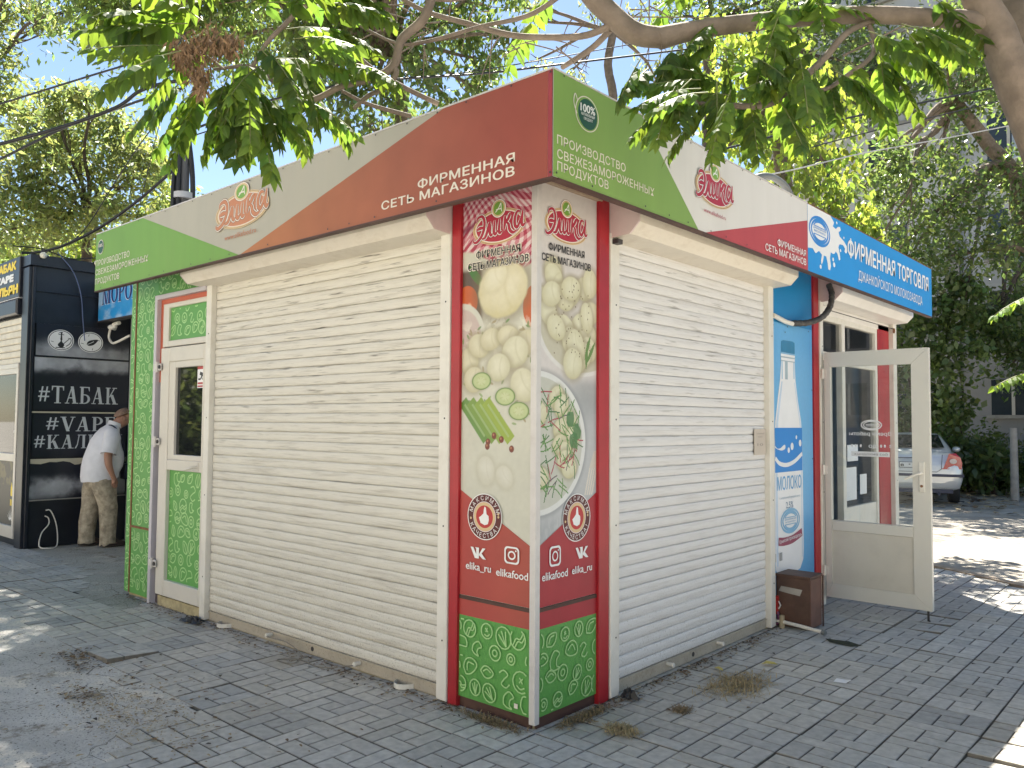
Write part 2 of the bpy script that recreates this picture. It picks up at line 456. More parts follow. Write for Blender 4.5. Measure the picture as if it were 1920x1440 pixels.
def painted(name, fr, u0, u1, v0, v1, n, res, func, parent, m=None):
    """printed picture: a fine grid whose cells carry the print's colours"""
    nu, nv = max(2, int(round((u1 - u0) / res))), max(2, int(round((v1 - v0) / res)))
    u = np.linspace(u0, u1, nu + 1); v = np.linspace(v0, v1, nv + 1)
    Ug, Vg = np.meshgrid(u, v)
    P = fr.o + Ug[..., None] * fr.U + Vg[..., None] * fr.V + n * fr.N
    i = np.arange(nv * nu); r, c = i // nu, i % nu; a = r * (nu + 1) + c
    F = np.stack([a, a + 1, a + nu + 2, a + nu + 1], -1)
    uc, vc = np.meshgrid((u[:-1] + u[1:]) / 2, (v[:-1] + v[1:]) / 2)
    rgb = np.clip(func(uc, vc), 0, 1).reshape(-1, 3)
    me = bpy.data.meshes.new(name); me.from_pydata(P.reshape(-1, 3).tolist(), [], F.tolist())
    me.materials.append(m or PRINT)
    at_ = me.attributes.new('Col', 'FLOAT_COLOR', 'FACE'); at_.data.foreach_set('color', np.c_[rgb, np.ones(len(rgb))].ravel())
    return link(name, me, parent)


def fbm(U, V, seed, f0=3.0, oct=5):
    rg = np.random.default_rng(seed); out = np.zeros_like(U); amp = 1; tot = 0
    for o in range(oct):
        N = 64; g = rg.random((N, N)); x = (U * f0) % N; y = (V * f0) % N
        xi, yi = np.floor(x).astype(int), np.floor(y).astype(int); fx, fy = x - xi, y - yi
        fx = fx * fx * (3 - 2 * fx); fy = fy * fy * (3 - 2 * fy); xi %= N; yi %= N; x2, y2 = (xi + 1) % N, (yi + 1) % N
        out += amp * ((g[yi, xi] * (1 - fx) + g[yi, x2] * fx) * (1 - fy) + (g[y2, xi] * (1 - fx) + g[y2, x2] * fx) * fy)
        tot += amp; amp *= 0.55; f0 *= 2.03
    return out / tot


def mixc(img, mask, col):
    return img * (1 - mask[..., None]) + np.array(col) * mask[..., None]


def sstep(a, b, x):
    t = np.clip((x - a) / (b - a), 0, 1); return t * t * (3 - 2 * t)


# ---- serif capitals (unit height), each a list of polygons plus its advance
def _half(cx, cy, rx, ry, wx, wy, a0, a1, k=14):
    A = [rad(a0 + (a1 - a0) * i / k) for i in range(k + 1)]
    return [(cx + rx * math.cos(a), cy + ry * math.sin(a)) for a in A] + [(cx + (rx - wx) * math.cos(a), cy + (ry - wy) * math.sin(a)) for a in A[::-1]]


def _rc(a, b, c, d):
    return [(a, c), (b, c), (b, d), (a, d)]


def _dg(x0, x1, w, y0=0.0, y1=1.0):
    return [(x0, y0), (x0 + w, y0), (x1 + w, y1), (x1, y1)]


def serif(ch):
    sf = lambda x0, x1, y: _rc(x0, x1, y, y + 0.045)
    if ch == 'Т': return [_rc(.33, .51, 0, 1), _rc(.02, .82, .94, 1), [(.02, .94), (.02, .74), (.06, .74), (.12, .94)], [(.82, .94), (.72, .94), (.78, .74), (.82, .74)], sf(.2, .64, 0)], .84
    if ch in 'АA': return [_dg(.08, .42, .07), _dg(.56, .36, .2), _rc(.22, .62, .3, .36), sf(0, .3, 0), sf(.48, .9, 0)], .9
    if ch == 'Б': return [_rc(.1, .28, 0, 1), _rc(.02, .7, .94, 1), [(.7, .94), (.6, .94), (.66, .74), (.7, .74)], _half(.36, .28, .38, .28, .17, .06, -90, 90), _rc(.02, .38, 0, .045), _rc(.28, .38, .5, .56)], .78
    if ch == 'К': return [_rc(.1, .28, 0, 1), _dg(.26, .62, .08, .42, 1), _dg(.6, .34, .22, 0, .58), sf(.02, .38, 0), sf(.02, .38, .955), sf(.5, .92, 0), sf(.5, .82, .955)], .9
    if ch == 'V': return [_dg(.36, .06, .2), _dg(.42, .72, .07), sf(-.02, .34, .955), sf(.58, .88, .955)], .86
    if ch in 'PР': return [_rc(.1, .28, 0, 1), _half(.34, .72, .36, .28, .17, .06, -90, 90), _rc(.02, .36, .955, 1), _rc(.28, .36, .44, .5), sf(.02, .38, 0)], .74
    if ch in 'EЕ': return [_rc(.1, .28, 0, 1), _rc(.02, .66, .95, 1), _rc(.02, .7, 0, .05), _rc(.28, .54, .48, .54), [(.66, .95), (.58, .95), (.62, .76), (.66, .76)], [(.7, .05), (.6, .05), (.65, .26), (.7, .26)], _rc(.5, .54, .38, .64)], .76
    if ch == 'Л': return [_rc(.54, .72, 0, 1), [(.0, .0), (.1, .0), (.22, .25), (.34, 1), (.27, 1), (.16, .3)], _rc(.2, .8, .95, 1), sf(.45, .82, 0)], .86
    if ch == 'Ь': return [_rc(.1, .28, 0, 1), _half(.34, .28, .36, .28, .17, .06, -90, 90), _rc(.02, .38, .955, 1), _rc(.02, .36, 0, .045), _rc(.28, .36, .5, .56)], .74
    if ch == 'Я': return [_rc(.52, .7, 0, 1), _half(.46, .72, .36, .28, .17, .06, 90, 270), _rc(.44, .78, .955, 1), _rc(.44, .52, .44, .5), _dg(.04, .34, .16, 0, .48), sf(0, .26, 0), sf(.44, .78, 0)], .8
    if ch == 'Н': return [_rc(.1, .28, 0, 1), _rc(.6, .78, 0, 1), _rc(.28, .6, .48, .54), sf(.02, .36, 0), sf(.02, .36, .955), sf(.52, .86, 0), sf(.52, .86, .955)], .88
    if ch == 'М': return [_rc(.1, .17, 0, 1), _rc(.8, .98, 0, 1), _dg(.46, .12, .16), _dg(.5, .78, .08), sf(.0, .28, 0), sf(.7, 1.06, 0), sf(0, .24, .955), sf(.84, 1.06, .955)], 1.08
    if ch == 'О': return [_half(.42, .5, .4, .5, .18, .06, 0, 180, 18), _half(.42, .5, .4, .5, .18, .06, 180, 360, 18)], .84
    if ch == 'Ж': return [_rc(.46, .62, 0, 1), _dg(.02, .3, .16, 0, .52), _dg(.3, .06, .12, .48, 1), _dg(.9, .62, .16, 0, .52), _dg(.66, .9, .12, .48, 1), sf(-.02, .26, 0), sf(.84, 1.1, 0), sf(.36, .72, 0), sf(.36, .72, .955)], 1.1
    if ch == '#': return [_dg(.1, .24, .1, .1, .95), _dg(.4, .54, .1, .1, .95), _rc(.02, .72, .34, .42), _rc(.06, .76, .62, .70)], .8
    return [], .4


def serif_text(d, m, t, u0, u1, v0, v1, gap=0.06):
    G = [serif(c) for c in t]; tot = sum(g[1] + gap for g in G) - gap; x = 0
    for polys, adv in G:
        base = d.n
        for k, p in enumerate(polys):
            d.n = base + 2e-5 * k
            d.face([d.fr.P(u0 + (u1 - u0) * (x + a) / tot, v0 + (v1 - v0) * b, d.n) for a, b in p], m)
        d.n = base; x += adv + gap
    d.n += 0.0003


# ---- the brand oval with brush lettering, drawn from strokes
def brand_logo(d, u0, u1, v0, v1, red, dark, gold, grn, white):
    X = lambda x: u0 + (u1 - u0) * x
    Y = lambda y: v0 + (v1 - v0) * y
    su = (u1 - u0)
    rv = (v1 - v0)
    def E(m, cx, cy, rx, ry): d.ell(m, X(cx), Y(cy), rx * su, ry * rv); d.up(2e-4)
    E(gold, .5, .40, .47, .385); E(dark, .5, .40, .452, .367); E(gold, .5, .40, .445, .36); E(white, .5, .40, .42, .335); E(red, .5, .40, .408, .322)
    E(dark, .5, .79, .135, .205); E(white, .5, .79, .13, .198); E(gold, .5, .79, .118, .18); E(grn, .5, .79, .092, .145)
    for q in ([(.445, .715), (.50, .80), (.54, .90)], [(.54, .90), (.545, .80), (.555, .71)], [(.455, .765), (.50, .775), (.545, .77)]):
        d.stroke(white, [(X(a), Y(b)) for a, b in q], .013 * su)
    glyphs = [
        [(.10, .60), (.12, .70), (.20, .72), (.245, .60), (.235, .42), (.18, .26), (.10, .18), (.05, .20), (.05, .27)],
        [(.11, .45), (.17, .47), (.24, .46)],
        [(.20, .22), (.26, .24), (.30, .36), (.33, .50), (.345, .56)], [(.345, .56), (.35, .45), (.345, .32), (.37, .25), (.40, .28)],
        [(.43, .56), (.425, .42), (.42, .30), (.45, .25), (.49, .33)], [(.52, .57), (.515, .42), (.51, .30), (.53, .25), (.57, .28)],
        [(.62, .60), (.615, .45), (.60, .26)], [(.62, .42), (.67, .50), (.70, .58), (.72, .60)], [(.64, .44), (.68, .38), (.70, .26), (.76, .18), (.83, .22)],
        [(.89, .58), (.83, .60), (.79, .48), (.79, .33), (.83, .27), (.87, .36), (.90, .50)], [(.93, .64), (.915, .48), (.905, .34), (.93, .27), (.97, .32)],
    ]
    for wd, m in ((.098, dark), (.084, white), (.058, dark), (.046, red)):
        for g in glyphs:
            d.stroke(m, [(X(a), Y(b + .10 * (a - .5))) for a, b in g], wd * su * .82, taper=True)
        d.up(3e-4)
    d.up()


def round_badge(d, cu, cv, ru, rv):
    """round quality badge: dark ring with words, gold ring, thumb-up fist on red"""
    dk = mat('badge maroon', (0.10, 0.012, 0.012), rough=0.5); rd = mat('badge red', (0.45, 0.03, 0.03), rough=0.5)
    for m, k in ((LETTER_W, 1.0), (dk, .96), (LETTER_W, .655), (rd, .63)):
        d.ell(m, cu, cv, ru * k, rv * k); d.up(3e-4)
    d.ring(LOGO_GOLD, cu, cv, ru * .62, rv * .62, ru * .13); d.up(3e-4)
    for word, a0, a1, out in (('МАКСИМУМ', 160, 20, 1), ('КАЧЕСТВА!', 208, 332, -1)):
        for i, ch in enumerate(word):
            a = rad(a0 + (a1 - a0) * i / (len(word) - 1)); v, f = text_mesh(ch)
            w = v[:, 0].max() - v[:, 0].min()
            sc = .17; x = (v[:, 0] - v[:, 0].min() - w / 2) * .26; y = (v[:, 1] / CAP - .5) * .19
            rx = .81 * math.cos(a); ry = .81 * math.sin(a)
            t = a - math.pi / 2 if out > 0 else a + math.pi / 2
            U = rx + x * math.cos(t) - y * math.sin(t); V = ry + x * math.sin(t) + y * math.cos(t)
            d.add([d.fr.P(cu + p * ru, cv + q * rv, d.n) for p, q in zip(U, V)], f, LETTER_W)
    fist = [(-.22, -.28), (.02, -.36), (.2, -.3), (.26, -.12), (.24, .05), (.12, .12), (.08, .4), (.0, .44), (-.04, .3), (-.06, .14), (-.2, .02), (-.32, -.05)]
    d.poly(LETTER_W, [(cu + a * ru, cv + b * rv) for a, b in fist]); d.up(2e-4)
    for a in (-.26, .05, .3):
        d.ell(LOGO_GOLD, cu + (math.copysign(.8, a)) * ru, cv + (a * .5 + .02) * rv, ru * .06, rv * .06, 5)
    d.up()


def camera_icon(d, cu, cv, ru, rv, m):
    o, w = ru, ru * .16
    for su_, sv in ((1, 0),):
        pts = []
        k = 6
        for cx, cy2, a0 in ((.55, .55, 0), (-.55, .55, 90), (-.55, -.55, 180), (.55, -.55, 270)):
            for i in range(k + 1):
                a = rad(a0 + 90 * i / k); pts.append((cx + .45 * math.cos(a), cy2 + .45 * math.sin(a)))
        P = pts + [pts[0]]
        n = len(P)
        V = [d.fr.P(cu + a * ru, cv + b * rv, d.n) for a, b in P] + [d.fr.P(cu + a * ru * .8, cv + b * rv * .8, d.n) for a, b in P]
        d.add(V, [(i, i + 1, n + i + 1, n + i) for i in range(n - 1)], m); d.n += 4e-5
    d.ring(m, cu, cv, ru * .52, rv * .52, ru * .17); d.ell(m, cu + .55 * ru, cv + .55 * rv, ru * .1, rv * .1, 12)


def vk_icon(d, u0, u1, v0, v1, m):
    X = lambda x: u0 + (u1 - u0) * x
    Y = lambda y: v0 + (v1 - v0) * y
    for p in ([(0, 1), (.17, 1), (.36, .42), (.42, .1), (.36, 0), (.28, 0)], [(.37, 0), (.55, 0), (.55, 1), (.3, 1), (.37, .86)],
              [(.56, .42), (.78, 1), (.97, 1), (.72, .5), (.56, .36)], [(.56, .36), (.72, .5), (1, .0), (.8, 0), (.56, .3)]):
        d.poly(m, [(X(a), Y(b)) for a, b in p])


# ---- outline doodles of vegetables and dumplings printed on the green panels
def doodle_shapes():
    c = lambda r, k=14, a=1.0, sx=1.0, sy=1.0: [(sx * r * math.cos(2 * math.pi * i / k * a), sy * r * math.sin(2 * math.pi * i / k * a)) for i in range(k + 1)]
    sh = []
    sh.append([c(.5), [(-.1, .2), (.1, -.05)], [(.1, .2), (-.1, -.05)], [(-.25, -.2), (0, -.32), (.25, -.2)]])                      # tomato
    sh.append([c(.5, sy=1.1), [(0, -.45), (-.25, .25)], [(0, -.45), (0, .35)], [(0, -.45), (.25, .25)]])                              # onion
    sh.append([[(-.5, 0), (-.25, .3), (.1, .33), (.5, .05), (.25, -.25), (-.15, -.3), (-.5, 0)], [(-.3, 0), (0, .18), (.3, .05)]])   # lemon
    sh.append([[(-.5, -.1), (-.4, .3), (0, .5), (.4, .3), (.5, -.1), (.2, -.25), (-.2, -.25), (-.5, -.1)], [(-.32, 0), (0, .3), (.32, 0)]])  # dumpling
    sh.append([c(.36), c(.15, 8)])
    sh.append([[(-.15, -.5), (-.35, -.1), (0, .5), (.3, 0), (.1, -.45), (-.15, -.5)], [(-.05, -.45), (0, .3)]])                       # leaf
    sh.append([c(.5), [(-.4, -.3), (-.1, .05), (.15, 0), (.42, .28)], [(-.3, -.42), (0, -.1), (.25, -.15), (.48, .1)]])               # filled dumpling
    sh.append([[(-.35, -.45), (-.45, 0), (-.15, .5), (.3, .35), (.1, .05), (.15, -.3), (.4, -.4), (0, -.52), (-.35, -.45)]])          # crescent
    sh.append([[(-.3, .4), (.1, .5), (.35, .2), (0, 0), (-.3, -.25), (0, -.5), (.35, -.35)]])
    return sh


DOOD = doodle_shapes()


def doodles(d, u0, u1, v0, v1, size, w, seed, sx=1.0):
    rg = random.Random(seed); cell = size * 1.08; r = 0; v = v0 - cell * .3
    d.n += .0006
    while v < v1 + cell:
        u = u0 - cell * (.2 + .5 * (r % 2))
        while u < u1 + cell:
            k = rg.randrange(len(DOOD)); s = size * rg.uniform(.62, 1.0); a = rg.uniform(-.7, .7); ca, sa = math.cos(a), math.sin(a)
            cu, cv = u + rg.uniform(-.12, .12) * size, v + rg.uniform(-.12, .12) * size
            for ln in DOOD[k]:
                P = smooth_line([(cu + s * sx * (x * ca - y * sa), cv + s * (x * sa + y * ca)) for x, y in ln], 4) if len(ln) > 2 and len(ln) < 12 else [np.array((cu + s * sx * (x * ca - y * sa), cv + s * (x * sa + y * ca))) for x, y in ln]
                run = []
                for p in P + [None]:
                    if p is not None and u0 + w < p[0] < u1 - w and v0 + w < p[1] < v1 - w:
                        run.append(p)
                    else:
                        if len(run) > 1: d.stroke(DOODLE, run, w, smooth=False); d.n -= 1.4e-5
                        run = []
            u += cell * sx * rg.uniform(.86, 1.04)
        v += cell * .82; r += 1
    d.n += .0006



# ================================================================== GROUND
KERB_A, KERB_D = np.array((0.17, 6.95)), np.array((1.0, -0.68)) / math.hypot(1, .68)
KERB_N = np.array((-KERB_D[1], KERB_D[0]))


def beyond_kerb(x, y):
    return (x - KERB_A[0]) * KERB_N[0] + (y - KERB_A[1]) * KERB_N[1]


ASPH = [(-14, -.95), (-5.1, -.97), (-4.74, -.91), (-4.24, -.92), (-3.6, -1.04), (-3.15, -1.0), (-2.95, -1.03), (-2.67, -1.0), (-2.3, -1.12),
        (-2.08, -1.0), (-1.86, -.92), (-1.7, -1.1), (-1.52, -1.18), (-1.55, -1.37), (-1.36, -1.53), (-1.18, -1.69), (-.95, -2.2), (-.6, -3), (-.4, -6), (-14, -6)]
CONC = [(-8.34, .30), (-7.35, .24), (-6.6, .21), (-6.08, .14), (-5.6, -.06), (-5.2, -.2), (-4.9, -.28), (-4.4, -.36), (-4.25, -.24), (-4.4, .02), (-4.9, .06), (-4.94, 1.7), (-8.34, 1.7)]


def inside(x, y, poly):
    r = False; j = len(poly) - 1
    for i in range(len(poly)):
        xi, yi = poly[i]; xj, yj = poly[j]
        if (yi > y) != (yj > y) and x < (xj - xi) * (y - yi) / (yj - yi) + xi: r = not r
        j = i
    return r


SOIL = mat('dry soil', (0.40, 0.375, 0.325), rough=0.95, var=0.3, scale=1.5, dirt=0.6, dirtcol=(0.24, 0.215, 0.175), dscale=6, bump=0.8, bscale=25)
PAVER = mat_vcol('concrete paver', rough=0.85, var=0.16, scale=22, bump=0.35, bscale=120, spec=0.3)
g = MB(); g.face([(-450, -450, -.035), (450, -450, -.035), (450, 450, -.035), (-450, 450, -.035)], SOIL)
tag(g.build('ground'), 'dry brown soil lying under and beyond the paving', 'ground', kind='structure')

# pavers: slabs of five bricks in a pinwheel round a small square
XJ = [.34 + .35 * k for k in range(0, 20)]; xl = [.34 - .315 * k for k in range(1, 46)]
XJ = sorted(xl) + XJ
YJ = [.59 + .305 * k for k in range(-2, 26)]; YJ = [-.31 - .35 * k for k in range(0, 16)][::-1] + YJ
pv = MB(); rg = random.Random(3)
PIN = [(0, 1, 0, 2), (0, 2, 2, 3), (2, 3, 1, 3), (1, 3, 0, 1), (1, 2, 1, 2)]
for i in range(len(XJ) - 1):
    for j in range(len(YJ) - 1):
        xa, xb, ya, yb = XJ[i], XJ[i + 1], YJ[j], YJ[j + 1]; xc, yc = (xa + xb) / 2, (ya + yb) / 2
        if xb < -13 or ya > 9 or beyond_kerb(xc, yc) > -.12: continue
        if -4.8 < xc < -.25 and .2 < yc: continue
        if xc < -8.5 and yc > .3: continue
        if xc < -4.8 and yc > 1.7: continue
        if inside(xc, yc, CONC) and rg.random() < .97: continue
        edge = inside(xc, yc, ASPH)
        zs = [rg.gauss(0, .0022) for _ in range(4)]; tone = rg.gauss(1, .065); warm = rg.gauss(0, .015)
        # a slab lifted at its corner, two sunk ones
        if abs(xc + 3.0) < .2 and abs(yc + .83) < .18: zs = [.02, .03, .012, .012]
        if abs(xc - .87) < .1 and 3.4 < yc < 4.1: zs = [-.012, .006, -.010, -.008]
        if abs(xc - 1.9) < .3 and abs(yc - 1.2) < .2: zs = [.012, .016, .0, -.008]
        gs = .0045
        for (a0, a1, b0, b1) in PIN:
            q = []
            for A, B in ((a0, b0), (a1, b0), (a1, b1), (a0, b1)):
                A2 = A + (gs / .11 if A == a0 else -gs / .11) * (.6 if A in (1, 2) else .85)
                B2 = B + (gs / .11 if B == b0 else -gs / .11) * (.6 if B in (1, 2) else .85)
                s, t = A2 / 3, B2 / 3
                z = zs[0] * (1 - s) * (1 - t) + zs[1] * s * (1 - t) + zs[2] * s * t + zs[3] * (1 - s) * t
                q.append((xa + (xb - xa) * s, ya + (yb - ya) * t, z))
            cx, cy2 = sum(p[0] for p in q) / 4, sum(p[1] for p in q) / 4
            if inside(cx, cy2, ASPH) or inside(cx, cy2, CONC): continue
            if edge and rg.random() < .2: continue
            tn = tone * rg.gauss(1, .045); col = (.475 * tn + warm, .455 * tn + warm * .6, .41 * tn)
            ins = .0042
            top = [(p[0] + (ins if p[0] < cx else -ins), p[1] + (ins if p[1] < cy2 else -ins), p[2]) for p in q]
            mid = [(p[0], p[1], p[2] - .003) for p in q]; bot = [(p[0], p[1], -.03 if zs[0] < .01 else -.034) for p in q]
            pv.add(top, [(0, 1, 2, 3)], PAVER, False, col)
            pv.add(top + mid, [(4, 5, 1, 0), (5, 6, 2, 1), (6, 7, 3, 2), (7, 4, 0, 3)], PAVER, False, tuple(.74 * k for k in col))      # worn arris, dirt clings to it
            pv.add(mid + bot, [(4, 5, 1, 0), (5, 6, 2, 1), (6, 7, 3, 2), (7, 4, 0, 3)], PAVER, False, (.17, .155, .13))      # flanks caked with joint dirt
tag(pv.build('pavement', use_col=True), 'grey concrete pavers laid in pinwheel slabs round the kiosk', 'pavement', kind='structure')
# the joints between the pavers are filled with dark dirt
JOINT = mat('joint dirt', (0.11, 0.10, 0.08), rough=0.95, var=0.35, scale=6)
g = MB(); g.face([(-13, -6, -.012), (8, -6, -.012), (8, 1.63, -.012), (-1.2, 7.88, -.012), (-13, 7.88, -.012)], JOINT)
tag(g.build('paving_bed'), 'dark dirt filling the joints between the pavers', 'paving bed', kind='structure')


def patch(name, poly, cell, z0, amp, m, label, bb, seed):
    """worn cast surface, rough and uneven, with a ragged rim"""
    x0, x1, y0, y1 = bb
    nx, ny = int((x1 - x0) / cell), int((y1 - y0) / cell)
    X, Y = np.meshgrid(np.linspace(x0, x1, nx + 1), np.linspace(y0, y1, ny + 1))
    Z = z0 + amp * (fbm(X + 40, Y + 40, seed, 1.3, 6) - .5) * 2
    b = MB(); idx = {}
    jit = fbm(X + 70, Y + 20, seed + 1, 6, 3) - .5
    for j in range(ny):
        for i in range(nx):
            xc, yc = (X[j, i] + X[j, i + 1]) / 2, (Y[j, i] + Y[j + 1, i]) / 2
            if any(inside(xc + jit[j, i] * .1 + ex, yc + jit[j, i] * .1 + ey, poly) for ex, ey in ((0, 0), (.13, 0), (-.13, 0), (0, .13), (0, -.13))):
                f = []
                for a, c in ((j, i), (j, i + 1), (j + 1, i + 1), (j + 1, i)):
                    if (a, c) not in idx:
                        idx[(a, c)] = len(b.v); b.v.append((X[a, c], Y[a, c], Z[a, c]))
                    f.append(idx[(a, c)])
                b.f.append(tuple(f)); b.m.append(b.mi(m)); b.c.append((1, 1, 1)); b.sm.append(True)
    return tag(b.build(name), label, name.replace('_', ' '), kind='structure')


def mat_asphalt(name, base, light, pale, seed):
    m = bpy.data.materials.new(name); m.use_nodes = True; nt = m.node_tree; b = nt.nodes['Principled BSDF']
    b.inputs['Roughness'].default_value = .92; b.inputs['Specular IOR Level'].default_value = .25
    tc = _n(nt, 'ShaderNodeTexCoord'); mp = _n(nt, 'ShaderNodeMapping'); mp.inputs['Location'].default_value = (seed, seed * 2, 0)
    nt.links.new(tc.outputs['Object'], mp.inputs[0])

    def noise(sc, det=6, ro=.6):
        n = _n(nt, 'ShaderNodeTexNoise'); n.inputs['Scale'].default_value = sc; n.inputs['Detail'].default_value = det
        n.inputs['Roughness'].default_value = ro; nt.links.new(mp.outputs[0], n.inputs['Vector']); return n.outputs['Fac']

    def ramp(src, a, c):
        r = _n(nt, 'ShaderNodeMapRange'); r.inputs[1].default_value = a; r.inputs[2].default_value = c; nt.links.new(src, r.inputs[0]); return r.outputs[0]

    def mix(f, a, col):
        x = _n(nt, 'ShaderNodeMix', data_type='RGBA'); nt.links.new(f, x.inputs[0])
        if isinstance(a, tuple): x.inputs[6].default_value = (*a, 1)
        else: nt.links.new(a, x.inputs[6])
        x.inputs[7].default_value = (*col, 1); return x.outputs[2]
    c = mix(ramp(noise(1.1), .38, .56), tuple(.9 * k for k in base), light)
    c = mix(ramp(noise(1.7, 9, .68), .55, .60), c, pale)
    c = mix(ramp(noise(2.9, 9, .72), .56, .66), c, (.20, .165, .12))
    c = mix(ramp(noise(70, 3), .58, .7), c, (.06, .055, .05))
    c = mix(ramp(noise(110, 2), .62, .72), c, (.42, .38, .31))
    v = _n(nt, 'ShaderNodeTexVoronoi', feature='DISTANCE_TO_EDGE'); v.inputs['Scale'].default_value = 1.6
    nn = _n(nt, 'ShaderNodeTexNoise'); nn.inputs['Scale'].default_value = 3; nt.links.new(mp.outputs[0], nn.inputs['Vector'])
    vm = _n(nt, 'ShaderNodeMix', data_type='RGBA'); vm.inputs[0].default_value = .25
    nt.links.new(mp.outputs[0], vm.inputs[6]); nt.links.new(nn.outputs['Color'], vm.inputs[7]); nt.links.new(vm.outputs[2], v.inputs['Vector'])
    c = mix(ramp(v.outputs['Distance'], .004, .0), c, (.09, .08, .065))
    nt.links.new(c, b.inputs['Base Color'])
    bp = _n(nt, 'ShaderNodeBump'); bp.inputs['Strength'].default_value = .5; bp.inputs['Distance'].default_value = .02
    nt.links.new(noise(45, 6), bp.inputs['Height']); nt.links.new(bp.outputs[0], b.inputs['Normal'])
    return m


patch('asphalt', ASPH, .04, -.006, .006, mat_asphalt('worn asphalt', (.50, .48, .44), (.60, .575, .525), (.70, .64, .54), 3.1),
      'worn grey asphalt path with pale cement smears beside the pavers', (-14, -.25, -6, -.75), 11)
patch('concrete_apron', CONC, .045, -.006, .007, mat_asphalt('worn concrete', (.36, .34, .30), (.42, .40, .35), (.5, .46, .4), 8.7),
      'cracked concrete between the black kiosk and the green kiosk', (-8.4, -4.05, -.55, 1.7), 12)

# the sunlit road on the right
ROADM = mat_asphalt('dusty road', (.36, .325, .275), (.42, .38, .32), (.46, .41, .33), 5.5)
K = lambda t, n: tuple(KERB_A + t * KERB_D + n * KERB_N)
rd = MB(); p0, p1 = K(-16, 0), K(16, 0)
N = 60
far = [(x, 14.2 + .25 * math.sin(x * 1.7) + .15 * math.sin(x * 4.1)) for x in np.linspace(-14, 14, N)]
near = [K(t, .02 * math.sin(t * 5)) for t in np.linspace(-16, 16, N)]
rd.add([(a[0], a[1], -.02) for a in near] + [(a[0], max(a[1], near[i][1] + .2), -.02) for i, a in enumerate(far)], [(i, i + 1, N + i + 1, N + i) for i in range(N - 1)], ROADM)
tag(rd.build('road'), 'pale dusty sunlit road on the right behind the open shop door', 'road', kind='structure')
kb = MB()
kb.prism(WORLD, [K(-12, -.10), K(12, -.10), K(12, .02), K(-12, .02)], -.03, .012, mat('weathered kerb', (.34, .27, .2), rough=.9, var=.25, scale=6, bump=.5))
tag(kb.build('kerb'), 'low weathered kerb between the pavers and the road', 'kerb', kind='structure')

# ================================================================== KIOSK
FZ0, FZ1 = 2.762, 3.277
WOODPL = mat('plinth concrete', (.40, .34, .2), rough=.9, var=.25, scale=14, bump=.5, dirt=.5, dirtcol=(.13, .11, .06))
WALLM = mat('dull wall', (.35, .34, .33), rough=.7)
GREY_SOFFIT = mat('soffit board', (.40, .35, .30), rough=.7, var=.1, dirt=.3)
kiosk = thing('kiosk', 'corner kiosk with red, green and cream fascia and closed white roller shutters', 'kiosk', (0, 0, 0))
b = MB(); b.box(WORLD, -4.90, -.10, .10, 3.84, .02, 3.12, WALLM); b.build('wall', kiosk)
b = MB(); b.box(WORLD, -4.93, .36, -.32, 3.9, 3.16, 3.20, mat('roof sheet', (.3, .29, .28), rough=.6)); b.box(WORLD, -4.90, .0, .0, 3.84, 3.12, 3.16, WALLM)
b.build('roof', kiosk)
b = MB(); b.box(WORLD, -4.9, .34, -.31, .0, 2.95, 2.965, GREY_SOFFIT); b.box(WORLD, 0, .34, .0, 2.7, 2.95, 2.965, GREY_SOFFIT); b.build('soffit', kiosk)
b = MB(); b.box(WORLD, -4.88, -.02, .02, .2, -.02, .05, WOODPL); b.box(WORLD, -.2, -.02, .2, 3.84, -.02, .05, WOODPL); b.build('plinth', kiosk)

# ---- left fascia: flat sheet with coloured fields
OR_GRAD = None


def mat_gradx(name, c0, c1, x0, x1, rough=.55):
    m = bpy.data.materials.new(name); m.use_nodes = True; nt = m.node_tree; b = nt.nodes['Principled BSDF']; b.inputs['Roughness'].default_value = rough
    tc = _n(nt, 'ShaderNodeTexCoord'); sx = _n(nt, 'ShaderNodeSeparateXYZ'); nt.links.new(tc.outputs['Object'], sx.inputs[0])
    mr = _n(nt, 'ShaderNodeMapRange'); mr.inputs[1].default_value = x0; mr.inputs[2].default_value = x1; nt.links.new(sx.outputs[0], mr.inputs[0])
    mx = _n(nt, 'ShaderNodeMix', data_type='RGBA'); nt.links.new(mr.outputs[0], mx.inputs[0]); mx.inputs[6].default_value = (*c0, 1); mx.inputs[7].default_value = (*c1, 1)
    nz = _n(nt, 'ShaderNodeTexNoise'); nz.inputs['Scale'].default_value = 3; nz.inputs['Detail'].default_value = 6; nt.links.new(tc.outputs['Object'], nz.inputs['Vector'])
    r2 = _n(nt, 'ShaderNodeMapRange'); r2.inputs[1].default_value = .3; r2.inputs[2].default_value = .7; r2.inputs[3].default_value = .9; r2.inputs[4].default_value = 1.1
    nt.links.new(nz.outputs['Fac'], r2.inputs[0])
    m2 = _n(nt, 'ShaderNodeMix', data_type='RGBA', blend_type='MULTIPLY'); m2.inputs[0].default_value = 1
    nt.links.new(mx.outputs[2], m2.inputs[6]); nt.links.new(r2.outputs[0], m2.inputs[7]); nt.links.new(m2.outputs[2], b.inputs['Base Color'])
    return m


ORANGE_RED = mat_gradx('orange to red print', (.40, .15, .05), (.285, .062, .04), -2.2, .1)
SOC = mat('orange panel', (.46, .10, .05), rough=.45, var=.05)


def fascia_box(fr, u0, u1, name, parent, backm):
    b = MB(); b.box(fr, u0, u1, FZ0, FZ1, -.03, 0, backm); b.box(fr, u0 + (.036 if fr is FRF else 0), u1, FZ0 - .010, FZ0 - .001, -.04, .006, BROWN_TRIM)
    b.box(fr, u0, u1, FZ1 + .001, FZ1 + .01, -.05, .003, ALU)
    return b.build(name, parent)


